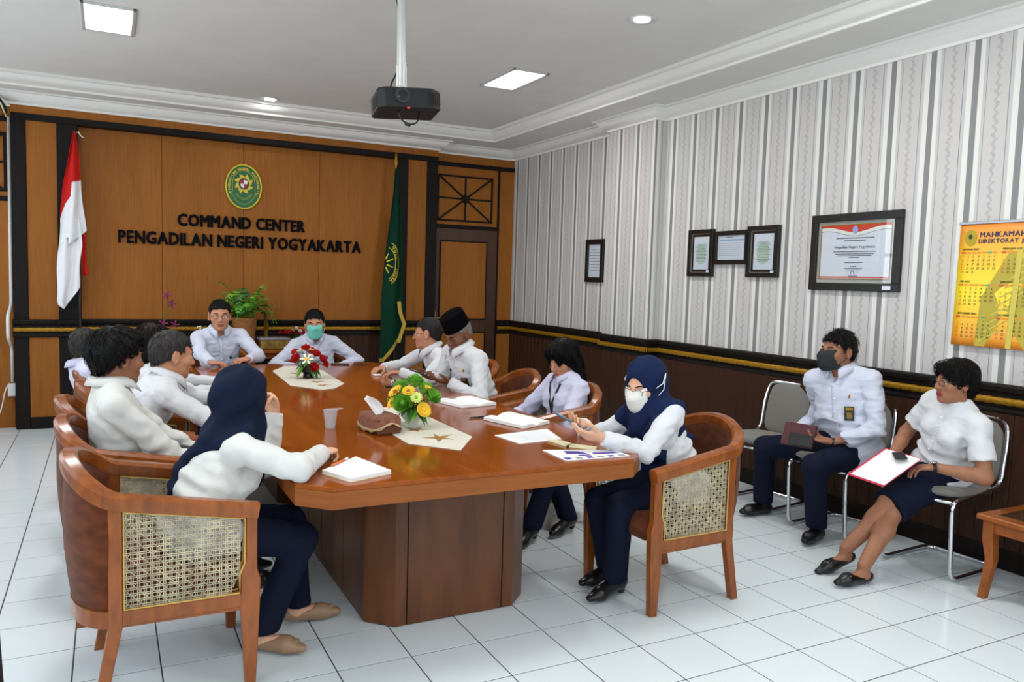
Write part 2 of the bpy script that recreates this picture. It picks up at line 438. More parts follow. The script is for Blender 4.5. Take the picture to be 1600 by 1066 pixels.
for i in range(37):
    o = link('slat', _sl, WB, world=False); o.location = (XB1+.002+i*.0838, 0, 0)
bxp('backing_board', M_SLAT, WB, (XB1, YC+.01, .0), (XC0, YD, .9), .001)
bxp('base_board', M_DARK, WB, (XB1, YC-.012, 0), (XC0, YC+.012, .1), .003)
# door bay at each end of the back wall (the left one is mostly out of the picture)
def door_bay(mir, n):
    def X(x): return (XA+XD)-x if mir else x
    def b(name, m, x0, x1, y0, z0, z1, bev=.003, parent=None):
        a, c = sorted((X(x0), X(x1))); a = max(a, XL)
        if c > a+.004: return bxp(name, m, parent or WB, (a, y0, z0), (c, YD, z1), bev)
    b('beam', M_DARK, XD, XR, YD-.018, 2.818, 2.866)
    fr = [(1.745, 2.439, 2.185, 2.205), (1.745, 2.439, 2.7, 2.72), (1.735, 1.757, 2.185, 2.72), (2.427, 2.449, 2.185, 2.72)]
    for f in fr: b('lattice_frame', M_DARK, f[0], f[1], YD-.014, f[2], f[3])
    b('mullion', M_DARK, 2.515, 2.543, YD-.014, .0, 2.82)
    b('transom', M_DARK, XD, 2.543, YD-.02, 2.1, 2.145)
    cx, cz = 2.092, 2.452
    for k in range(8):
        a = k*PI/4
        hx, hz = .345, .26
        sc = min(hx/max(1e-6, abs(math.cos(a))), hz/max(1e-6, abs(math.sin(a)))) if k % 2 == 0 else 1
        e = (cx+math.cos(a)*sc, cz+math.sin(a)*sc) if k % 2 == 0 else (cx+hx*(1 if math.cos(a) > 0 else -1), cz+hz*(1 if math.sin(a) > 0 else -1))
        if X(e[0]) < XL or X(cx) < XL: continue
        d = Vector((e[0]-cx, 0, e[1]-cz)); L = d.length; d /= L; w = Vector((-d.z, 0, d.x))*.0095
        p0 = Vector((cx, 0, cz)); p1 = p0+d*L
        q = [p0-w, p1-w, p1+w, p0+w]
        if mir: q = [Vector((X(v.x), 0, v.z)) for v in q][::-1]
        MB().prism([(v.z, v.x) for v in q][::-1], YD-.013, YD-.001, 'y').build('lattice_bar', M_DARK, WB)
    if X(cx) > XL:
        MB().prism([(cz+.05*math.sin(-i*PI/6), X(cx)+.05*math.cos(i*PI/6)) for i in range(12)], YD-.018, YD-.001, 'y').build('lattice_hub', M_DARK, WB)
    if mir:
        bxp('plywood_panel', M_PANEL, WB, (XL, YD-.012, .0), (X(1.70), YD-.001, 2.1), .002)
        return None
    # the door leaf itself
    x0, x1 = sorted((X(1.69), X(2.515))); x0 = max(x0, XL)
    d = MB().box((x0, YD-.022, .01), (x1, YD-.001, 2.1), .003).build('door_%d' % n, M_DOOR, kind='structure')
    for z0, z1 in ((1.04, 1.945), (.2, .87)):
        b('door_moulding', M_DARK, 1.772, 2.388, YD-.028, z0-.018, z1+.018, .003, d)
        b('door_panel', M_PANEL, 1.79, 2.37, YD-.032, z0, z1, .003, d)
    b('dado_rail', M_DARK, 2.545, XR, YD-.04, .965, 1.024); b('dado_strip', M_DARK, 2.545, XR, YD-.016, .858, .966)
    return d
door_1 = door_bay(False, 1); door_bay(True, 2)
M_BRASS = material('brass', (190, 160, 90), .3, .9)
hb = MB(); hb.box((1.70, YD-.035, .93), (1.74, YD-.022, 1.13), .004); hb.tube([(1.72, YD-.03, 1.05), (1.72, YD-.075, 1.05), (1.80, YD-.08, 1.052), (1.85, YD-.075, 1.05)], .009)
hb.build('door_handle', M_BRASS, door_1, smooth=40)
rope(MB(), [(2.545, YD-.026, .93), (XR-.03, YD-.026, .93)], .021).build('gold_rope', M_GOLD, WB, smooth=True)
# ------------------------------------------------------------------ right wall
wall_right = MB().box((XR, YN-.1, 0), (XR+.12, YD+.1, Z_CEIL)).build('wall_right', M_PAPER, kind='structure')
MB().box((PX, PY0, .0), (XR+.01, PY1, Z_SOF)).build('pilaster', M_PAPER, wall_right)
rp = back_path[:6]; rp = [(XR, -2.6)] + rp[1:]
dado(rp, wall_right)
rope(MB(), [(XR-.022, -2.6, .93), (XR-.022, PY0-.02, .93)], .021).build('gold_rope', M_GOLD, wall_right, smooth=True)
rope(MB(), [(XR-.01, PY0-.022, .93), (PX-.015, PY0-.022, .93), (PX-.022, PY0-.015, .93), (PX-.022, PY1+.02, .93)], .021).build('gold_rope', M_GOLD, wall_right, smooth=True)
rope(MB(), [(XR-.022, PY1, .93), (XR-.022, YD-.02, .93)], .021).build('gold_rope', M_GOLD, wall_right, smooth=True)
_pl = MB().box((-.016, .0014, .115), (0, .0866, .87), .003).mesh('plank', M_SLAT)
y = -2.6
while y < YD-.04:
    if not (PY0-.02 < y+.044 < PY1-.03):
        o = link('plank', _pl, wall_right, world=False); o.location = (XR, y, 0)
    y += .088
for i in range(9):
    o = link('plank', _pl, wall_right, world=False); o.location = (PX, PY0-.01+i*.0835, 0)
_ps = MB().box((.002, -.016, .0), (.124, 0, .87), .003).build('plank', M_SLAT, wall_right, world=False); _ps.location = (PX-.012, PY0, 0)
baseboard_right = moulding(rp, [(-.002, 0), (.022, 0), (.022, .095), (.014, .118), (-.002, .118)]).build('baseboard_right', M_DARK, kind='structure')
# ------------------------------------------------------------------ unseen sides: window wall and wall behind the camera
wl = MB(); cuts = [YN-.1] + [v for w in WINDOWS for v in w] + [YD+.1]
for i in range(0, len(cuts), 2): wl.box((XL-.15, cuts[i], 0), (XL, cuts[i+1], Z_CEIL))
for a, b in WINDOWS: wl.box((XL-.15, a, 0), (XL, b, WZ0)).box((XL-.15, a, WZ1), (XL, b, Z_CEIL))
wall_left = wl.build('wall_left', M_WALLP, kind='structure')
wn = MB(); cuts = [XL-.1] + [v for w in NEAR_WINDOWS for v in w] + [XR+.1]
for i in range(0, len(cuts), 2): wn.box((cuts[i], YN-.15, 0), (cuts[i+1], YN, Z_CEIL))
for a, b in NEAR_WINDOWS: wn.box((a, YN-.15, 0), (b, YN, WZ0)).box((a, YN-.15, WZ1), (b, YN, Z_CEIL))
wall_near = wn.build('wall_near', M_WALLP, kind='structure')
for k, (a, b) in enumerate(NEAR_WINDOWS):
    w = MB()
    for q in (a, (a+b)/2-.025, b-.05): w.box((q, YN-.11, WZ0), (q+.05, YN-.05, WZ1))
    for z in (WZ0, WZ0+1.2, WZ1-.05): w.box((a, YN-.11, z), (b, YN-.05, z+.05))
    wo = w.build('window_%d' % (k+6), M_SLAT, kind='structure')
    MB().box((a, YN-.085, WZ0), (b, YN-.08, WZ1)).build('pane', M_WGLASS, wo)
for k, (a, b) in enumerate(WINDOWS):
    w = MB()
    for q in (a, (a+b)/2-.025, b-.05): w.box((XL-.11, q, WZ0), (XL-.05, q+.05, WZ1))
    for z in (WZ0, WZ0+1.2, WZ1-.05): w.box((XL-.11, a, z), (XL-.05, b, z+.05))
    wo = w.build('window_%d' % (k+1), M_SLAT, kind='structure')
    MB().box((XL-.085, a, WZ0), (XL-.08, b, WZ1)).build('pane', M_WGLASS, wo)
# ------------------------------------------------------------------ ceiling lamps
M_LAMP = material('lamp_diffuser', (255, 255, 255), .5, emit=(240, 246, 255), es=9)
M_STEELW = material('white_steel', (205, 207, 205), .35, .3)
PANEL_LAMPS = [(-1.648, 2.855, 'recessed rectangular ceiling lamp left of the projector'), (1.322, 2.73, 'recessed rectangular ceiling lamp right of the projector'),
               (-1.648, .1, 'recessed rectangular ceiling lamp above the chairs out of frame'), (1.322, -.2, 'recessed rectangular ceiling lamp above the steel chairs out of frame'),
               (-1.648, -2.9, 'recessed rectangular ceiling lamp behind the photographer out of frame'), (1.322, -2.9, 'recessed rectangular ceiling lamp at the near end out of frame')]
def lamp_light(parent, loc, watts, w, h, round_=False):
    L = bpy.data.lights.new('lamp_glow', 'AREA'); L.shape = 'DISK' if round_ else 'RECTANGLE'; L.size = w; L.size_y = h; L.energy = watts; L.color = (1.0, .985, .955)
    o = bpy.data.objects.new('lamp_glow', L); COL.objects.link(o); o.location = loc; o.parent = parent; o.matrix_parent_inverse = Matrix.Translation(-Vector(parent.location))
for x, y, lab in PANEL_LAMPS:
    e = empty('ceiling_lamp', (x, y, Z_CEIL), lab, 'lamp', 'rectangular ceiling lamps')
    fr = MB(); hx, hy = .16, .315
    for lo, hi in (((-hx, -hy), (-hx+.022, hy)), ((hx-.022, -hy), (hx, hy)), ((-hx, -hy), (hx, -hy+.022)), ((-hx, hy-.022), (hx, hy))):
        fr.box((x+lo[0], y+lo[1], Z_CEIL-.014), (x+hi[0], y+hi[1], Z_CEIL+.0), .003)
    fr.build('frame', M_STEELW, e)
    MB().box((x-hx+.02, y-hy+.02, Z_CEIL-.006), (x+hx-.02, y+hy-.02, Z_CEIL-.001)).build('diffuser', M_LAMP, e)
    lamp_light(e, (x, y, Z_CEIL-.016), LAMP_W, 2*hx-.05, 2*hy-.05)
for x, y, lab in ((-.278, 4.69, 'small round downlight near the back wall cornice'), (1.317, .973, 'round downlight above the seated row on the right')):
    e = empty('downlight', (x, y, Z_CEIL), lab, 'lamp', 'round downlights')
    MB().lathe([(.05, -.012), (.052, -.004), (.085, -.012), (.09, -.002), (.05, 0)], 24, (x, y, Z_CEIL), cap=False).build('ring', M_STEELW, e, smooth=40)
    MB().lathe([(.001, -.008), (.052, -.008), (.052, -.001)], 24, (x, y, Z_CEIL)).build('diffuser', M_LAMP, e)
    lamp_light(e, (x, y, Z_CEIL-.014), SPOT_W, .09, .09, True)
# ------------------------------------------------------------------ conference table
M_TOP = wood('table_top_veneer', (122, 57, 12), (152, 77, 20), (22, 2.2, 22), .12, coat=.0, spec=.3)
M_EDGE = wood('table_edge_veneer', (124, 66, 22), (152, 86, 32), (3, 3, 60), .4, coat=.0, spec=.3)
M_PED = wood('table_pedestal_veneer', (76, 42, 20), (112, 66, 34), (16, 16, 3), .32, coat=.0, spec=.35)
TX0, TX1, TY0, TY1, TZ0, TZ1 = -1.065, .485, -.405, 3.60, .665, .75
table = empty('conference_table', (-.29, 1.6, 0), 'long glossy brown wooden conference table with chamfered corners and panelled pedestals', 'table')
CH = .108
def slab(poly, z0, z1, name, m, bev): return MB().prism(poly, z0, z1, 'z', bev).build(name, m, table)
YS = 1.62
for nm, poly in (('near', [(TX0, YS-.0012), (TX0, TY0+CH), (TX0+CH, TY0), (TX1-CH, TY0), (TX1, TY0+CH), (TX1, YS-.0012)]),
                 ('far', [(TX0, TY1-CH), (TX0, YS+.0012), (TX1, YS+.0012), (TX1, TY1-CH), (TX1-CH, TY1), (TX0+CH, TY1)])):
    slab(poly, TZ1-.02, TZ1, 'tabletop', M_TOP, .003)
    # apron boards under the edge of the top, one per side
    n = len(poly)
    for i in range(n):
        a, b = Vector(poly[i]), Vector(poly[(i+1) % n])
        if abs(a.y-b.y) < .01 and abs(a.y-YS) < .01: continue
        e = (b-a).normalized(); w = Vector((-e.y, e.x))
        q = [a, b, b+w*.03-e*.006, a+w*.03+e*.006]
        slab([tuple(v) for v in q], TZ0, TZ1-.019, 'apron_board', M_EDGE, .0015)
def pedestal(px0, px1, py0, py1, ch=.105):
    poly = [(px0, py1-ch), (px0, py0+ch), (px0+ch, py0), (px1-ch, py0), (px1, py0+ch), (px1, py1-ch), (px1-ch, py1), (px0+ch, py1)]
    core = [(x+(.012 if x < (px0+px1)/2 else -.012), y+(.012 if y < (py0+py1)/2 else -.012)) for x, y in poly]
    slab(core, 0, TZ0, 'pedestal', material('pedestal_core', (24, 14, 9), .6), 0)
    for i in range(8):
        a, b = Vector(poly[i]), Vector(poly[(i+1) % 8]); L = (b-a).length; e = (b-a)/L; w = Vector((-e.y, e.x))
        cuts = [0, L] if L < .2 else [0, .055, L-.055, L]
        if L > .9: cuts = [0, .055, .35, .35+(L-.7)/2, L-.35, L-.055, L]
        for c0, c1 in zip(cuts[:-1], cuts[1:]):
            g0 = .003 if c0 > 0 else 0; g1 = .003 if c1 < L else 0
            p, q = a+e*(c0+g0), a+e*(c1-g1)
            slab([tuple(p), tuple(q), tuple(q+w*.014), tuple(p+w*.014)], .004, TZ0-.001, 'pedestal_panel', M_PED, .001)
pedestal(-.685, .095, -.03, 1.30); pedestal(-.685, .095, 1.95, 3.2)
# ------------------------------------------------------------------ tub armchairs with cane sides
M_CHAIR = wood('chair_wood', (112, 56, 18), (154, 84, 32), (30, 30, 8), .26, coat=.12, spec=.4)
M_VELVET = material('rust_velvet', (92, 48, 28), .95, sheen=.12, vary=.35, scale=(14, 14, 30), bump=.1, spec=.1)
M_CANE = material('woven_cane', (188, 176, 146), .55, vary=.35, scale=(25, 25, 25))
M_BEAD = material('cane_beading', (196, 160, 84), .45)
def rail_path(n_arc=22):
    """top rail: right arm front -> round the back -> left arm front (chair faces +x)"""
    P = []
    for k in range(6):
        t = k/6; P.append((.266+(-.20-.266)*t, -.262, .655+(.733-.655)*t))
    for k in range(n_arc+1):
        a = -PI/2 - PI*k/n_arc; c = abs(math.cos(a))
        P.append((-.20+.145*math.cos(a), .262*math.sin(a), .733+.105*c**1.3))
    for k in range(1, 7):
        t = k/6; P.append((-.20+(.466)*t, .262, .733+(.655-.733)*t))
    return P
def arm_z(x): return .655+(.275-x)/.475*.078
def make_armchair():
    root = empty('armchair', (0, 0, 0), '', 'armchair', 'wooden tub armchairs with cane sides')
    del root['category']; root['category'] = 'armchair'
    K = dict(world=False)
    rp = rail_path()
    prof = [(-.026, -.028), (.026, -.028), (.029, -.01), (.029, .014), (.018, .026), (-.018, .026), (-.029, .014), (-.029, -.01)]
    MB().tube(rp, 1, prof=prof, up=(0, 0, 1)).build('top_rail', M_CHAIR, root, smooth=40, **K)
    arc = [p for p in rp if p[0] <= -.206]
    def shell(off_o, off_i, zb, zt_off, name, m, bulge=0.0, drop=0.0):
        mb = MB(); N = len(arc); rings = 7
        def pt(i, v, off, bl):
            x, y, z = arc[i]; c = Vector((-.20, 0, 0)); d = Vector((x, y, 0))-c; L = d.length; d.normalize()
            taper = 1-.10*(1-v)**2
            zt = z+zt_off; zz = zb+(zt-zb)*v
            p = c+d*(L*taper+off+bl*math.sin(PI*v)); return (p.x, p.y, zz)
        outer = [[pt(i, v/(rings-1), off_o, bulge) for i in range(N)] for v in range(rings)]
        inner = [[pt(i, v/(rings-1), off_i, -bulge) for i in range(N)] for v in range(rings)]
        vs = [p for r in outer for p in r] + [p for r in inner for p in r]; M = N*rings
        fs = []
        for v in range(rings-1):
            for i in range(N-1):
                a = v*N+i; fs.append((a, a+1, a+N+1, a+N)); b = M+a; fs.append((b, b+N, b+N+1, b+1))
        for i in range(N-1):
            fs.append((i, M+i, M+i+1, i+1)); t = (rings-1)*N; fs.append((t+i, t+i+1, M+t+i+1, M+t+i))
        for v in range(rings-1):
            a = v*N; fs.append((a, a+N, M+a+N, M+a)); b = v*N+N-1; fs.append((b, M+b, M+b+N, b+N))
        mb.add(vs, fs); return mb.build(name, m, root, smooth=50, **K)
    shell(.012, -.032, .345, -.026, 'backrest', M_VELVET, .012)
    # U-shaped seat rail
    sp = [(.235, -.255, .318)] + [(-.20+.13*math.cos(-PI/2-PI*k/18), .245*math.sin(-PI/2-PI*k/18), .318) for k in range(19)] + [(.235, .255, .318)]
    MB().tube(sp, 1, prof=[(-.015, -.03), (.015, -.03), (.015, .03), (-.015, .03)]).build('seat_rail', M_CHAIR, root, smooth=40, **K)
    for s in (-1, 1):
        y0, y1 = (.24, .278) if s > 0 else (-.278, -.24)
        def leg(poly, name='leg'): return MB().prism([(z, x) for x, z in poly][::-1], y0, y1, 'y', .003).build(name, M_CHAIR, root, **K)
        # front leg with post, widening at seat height
        leg([(.222, 0), (.258, 0), (.272, .30), (.274, .40), (.262, .44), (.262, .655), (.222, .66), (.222, .47), (.205, .43), (.205, .30)])
        leg([(-.275, 0), (-.237, 0), (-.178, .30), (-.178, .72), (-.222, .73), (-.222, .30)])
        MB().box((-.19, y0+.004, .30), (.215, y1-.004, .352), .003).build('side_rail', M_CHAIR, root, **K)
        # woven cane, clipped to the panel outline
        yc = (y0+y1)/2 + s*.004
        poly = [(-.178, .352), (.205, .352), (.205, .43), (.222, .47), (.222, arm_z(.222)-.03), (-.178, arm_z(-.178)-.03)]
        cane = MB()
        def clip(p, d):
            t0, t1 = -9, 9; n = len(poly)
            for i in range(n):
                a, b = poly[i], poly[(i+1) % n]; nx, nz = -(b[1]-a[1]), b[0]-a[0]
                num = nx*(p[0]-a[0])+nz*(p[1]-a[1]); den = nx*d[0]+nz*d[1]
                if abs(den) < 1e-9:
                    if num < 0: return None
                elif den > 0: t0 = max(t0, -num/den)
                else: t1 = min(t1, -num/den)
            return (t0, t1) if t1 > t0+.004 else None
        def strand(p, d, w, off):
            c = clip(p, d)
            if not c: return
            a = (p[0]+d[0]*c[0], p[1]+d[1]*c[0]); b = (p[0]+d[0]*c[1], p[1]+d[1]*c[1]); n = (-d[1]*w, d[0]*w)
            q = [(a[0]-n[0], a[1]-n[1]), (b[0]-n[0], b[1]-n[1]), (b[0]+n[0], b[1]+n[1]), (a[0]+n[0], a[1]+n[1])]
            yy = yc+off; h = .0007
            cane.add([(x, yy-h, z) for x, z in q]+[(x, yy+h, z) for x, z in q], [(0, 1, 2, 3), (7, 6, 5, 4), (0, 4, 5, 1), (2, 6, 7, 3)])
        x = -.17
        while x < .22:
            for dx in (-.0032, .0032): strand((x+dx, .5), (0, 1), .0014, .0012)
            x += .0205
        z = .36
        while z < .72:
            for dz in (-.0032, .0032): strand((0, z+dz), (1, 0), .0014, -.0004)
            z += .0205
        k = -.5
        r2 = math.sqrt(.5)
        while k < .75:
            strand((0, .5+k), (r2, r2), .0011, .0026); strand((0, .5+k), (r2, -r2), .0011, -.002); k += .0205*2
        cane.build('cane_panel', M_CANE, root, kind='stuff', **K)
        bd = MB()
        pl = [(px, yc+s*.0, pz) for px, pz in poly]
        for sy in (y0-.001, y1+.001):
            bd.tube([(px+(.004 if px < 0 else -.004), sy, pz+(.004 if pz < .4 else -.004)) for px, pz in poly], .0038, 6, closed=True)
        bd.build('beading', M_BEAD, root, smooth=True, **K)
    # seat cushion
    cu = MB(); N = 26
    ring = []
    for k in range(N+1):
        a = PI/2+PI*k/N; ring.append((-.18+.125*math.cos(a), .232*math.sin(a)))
    ring += [(.22, -.232), (.262, -.2), (.268, 0), (.262, .2), (.22, .232)]
    cu.prism(ring, .33, .455, 'z', .022)
    cu.build('seat', M_VELVET, root, smooth=60, **K)
    return root
_proto = make_armchair()
CHAIRS = [  # x, y, heading (deg), label
    (-1.455, .005, 0, 'wooden tub armchair under the woman in a navy headscarf seen from behind'),
    (-1.51, .75, -4, 'wooden tub armchair under the young man with thick black hair'),
    (-1.545, 1.40, 0, 'wooden tub armchair with cane arm under the grey-haired man leaning on the table'),
    (-1.475, 2.02, 2, 'wooden tub armchair under the person with long dark reddish hair'),
    (-1.51, 2.66, 2, 'wooden tub armchair farthest back on the left side of the table'),
    (.768, -.113, 181, 'wooden tub armchair under the masked woman in navy headscarf, fully in view'),
    (.785, 1.15, 177, 'wooden tub armchair under the black-haired woman with a lanyard'),
    (.78, 1.93, 178, 'wooden tub armchair under the man wearing a black cap'),
    (.78, 2.62, 178, 'wooden tub armchair under the man clasping his hands, partly hidden'),
    (-.80, 4.05, 270, 'wooden tub armchair behind the speaking man with glasses'),
    (.06, 4.12, 270, 'wooden tub armchair behind the man in the green mask'),
]
for i, (x, y, h, lab) in enumerate(CHAIRS):
    o = _proto if i == 0 else copy_tree(_proto)
    o.location = (x, y, 0); o.rotation_euler = (0, 0, math.radians(h)); o['label'] = lab
# ------------------------------------------------------------------ chrome visitor chairs along the right wall
M_CHROME = material('chrome_tube', (215, 217, 220), .12, 1.0)
M_GREYF = material('grey_chair_fabric', (118, 115, 108), .9, sheen=.2, vary=.08, scale=(200, 200, 200), bump=.1, bscale=(400, 400, 400))
def smooth_path(P, r=.06, n=5, closed=False):
    P = [Vector(p) for p in P]; out = []; m = len(P)
    for i in range(m):
        if not closed and i in (0, m-1): out.append(P[i]); continue
        a, b, c = P[i-1], P[i], P[(i+1) % m]; la, lc = (a-b).length, (c-b).length; q = min(r, la*.48, lc*.48)
        p0 = b+(a-b)/la*q; p1 = b+(c-b)/lc*q
        for k in range(n+1):
            t = k/n; out.append(p0*(1-t)**2+b*2*t*(1-t)+p1*t*t)
    return out
def make_steel_chair():
    root = empty('visitor_chair', (0, 0, 0), '', 'chair', 'chrome visitor chairs with grey upholstery')
    K = dict(world=False); w = .197
    half = [(-.27, .70), (-.235, .47), (.20, .435), (.225, .40), (.20, .0135), (-.26, .0135)]
    P = [(-.305, -w+.02, .83)] + [(x, -w, z) for x, z in half] + [(x, w, z) for x, z in half[::-1]] + [(-.305, w-.02, .83)]
    fr = smooth_path(P, .07, 6, closed=True)
    MB().tube(fr, .0125, 10, closed=True).build('frame', M_CHROME, root, smooth=True, **K)
    MB().tube([(.19, -w, .42), (.19, w, .42)], .010).build('crossbar', M_CHROME, root, smooth=True, **K)
    # seat pad: soft rounded rectangle
    def pad(u, v):
        a = 2*PI*u; n = 4.2
        cx, cy = math.cos(a), math.sin(a); r = (abs(cx)**n+abs(cy)**n)**(-1/n)
        prof = [(0, -.022), (.9, -.022), (1, -.008), (1, .008), (.93, .024), (.6, .031), (.0, .033)]
        k = v*(len(prof)-1); i = min(int(k), len(prof)-2); t = k-i
        s = prof[i][0]*(1-t)+prof[i+1][0]*t; z = prof[i][1]*(1-t)+prof[i+1][1]*t
        return r*cx*s, r*cy*s, z
    sm = MB(); sm.grid(lambda u, v: (lambda p: (-.0+p[0]*.232, p[1]*.205, .462+p[2]+(-.0+p[0])*.012))(pad(u, v)), 40, 13, True)
    sm.build('seat', M_GREYF, root, smooth=50, **K)
    bm_ = MB(); bm_.grid(lambda u, v: (lambda p: (-.278+p[2]*.75-.16*((.15*p[1])**2)-(p[0]*.2)*.17, p[1]*.18*(1-.06*p[0]), .645+p[0]*.185))(pad(u, v)), 40, 13, True)
    bm_.build('backrest', M_GREYF, root, smooth=50, **K)
    return root
_sp = make_steel_chair()
for i, (x, y, h, lab) in enumerate([(2.42, .86, 188, 'empty chrome visitor chair with grey seat by the wainscot'),
                                    (2.42, .21, 187, 'chrome visitor chair with grey back under the man in a black mask'),
                                    (2.42, -.47, 184, 'chrome visitor chair with grey back under the woman with red folder')]):
    o = _sp if i == 0 else copy_tree(_sp)
    o.location = (x, y, 0); o.rotation_euler = (0, 0, math.radians(h)); o['label'] = lab
# ------------------------------------------------------------------ low tea table cut by the right edge of the picture
M_TEA = wood('tea_table_wood', (124, 64, 22), (160, 88, 36), (8, 30, 30), .3, coat=.1, spec=.4)
tt = empty('tea_table', (2.46, -1.2, 0), 'low reddish-brown wooden tea table with curved legs and inset glass top', 'table')
MB().box((2.17, -1.62, .40), (2.70, -.83, .428), .006).build('table_top', M_TEA, tt)
MB().box((2.24, -1.55, .424), (2.63, -.90, .4305), .002).build('glass_inset', material('smoked_glass', (70, 48, 34), .06, spec=.7), tt)
for a, b in (((2.205, -1.59, .34), (2.225, -.86, .402)), ((2.645, -1.59, .34), (2.665, -.86, .402)), ((2.205, -.88, .34), (2.665, -.86, .402)), ((2.205, -1.59, .34), (2.665, -1.57, .402))):
    MB().box(a, b, .003).build('apron', M_TEA, tt)
for x in (2.225, 2.645):
    for y in (-.88, -1.57):
        s = -1 if x < 2.4 else 1; u = 1 if y > -1.2 else -1
        pts = [(x+s*.012, y+u*.012, 0), (x+s*.004, y+u*.004, .08), (x-s*.008, y-u*.008, .2), (x, y, .3), (x, y, .40)]
        MB().tube(pts, [.017, .018, .021, .026, .027], prof=[(-1, -1), (1, -1), (1, 1), (-1, 1)], up=(1, 0, 0)).build('leg', M_TEA, tt, smooth=30)
# ------------------------------------------------------------------ console behind the two speakers
con = empty('console_table', (-.35, 5.05, 0), 'reddish wooden console table against the back wainscot', 'table')
MB().box((-1.55, 4.86, .715), (.62, 5.30, .745), .004).build('table_top', M_TEA, con)
MB().box((-1.5, 4.90, .655), (.57, 4.92, .716), .003).build('apron', M_TEA, con)
for x in (-1.5, -.48, -.10, .53):
    MB().box((x, 4.89, 0), (x+.05, 4.94, .715), .004).build('leg', M_TEA, con); MB().box((x, 5.22, 0), (x+.05, 5.27, .715), .004).build('leg', M_TEA, con)
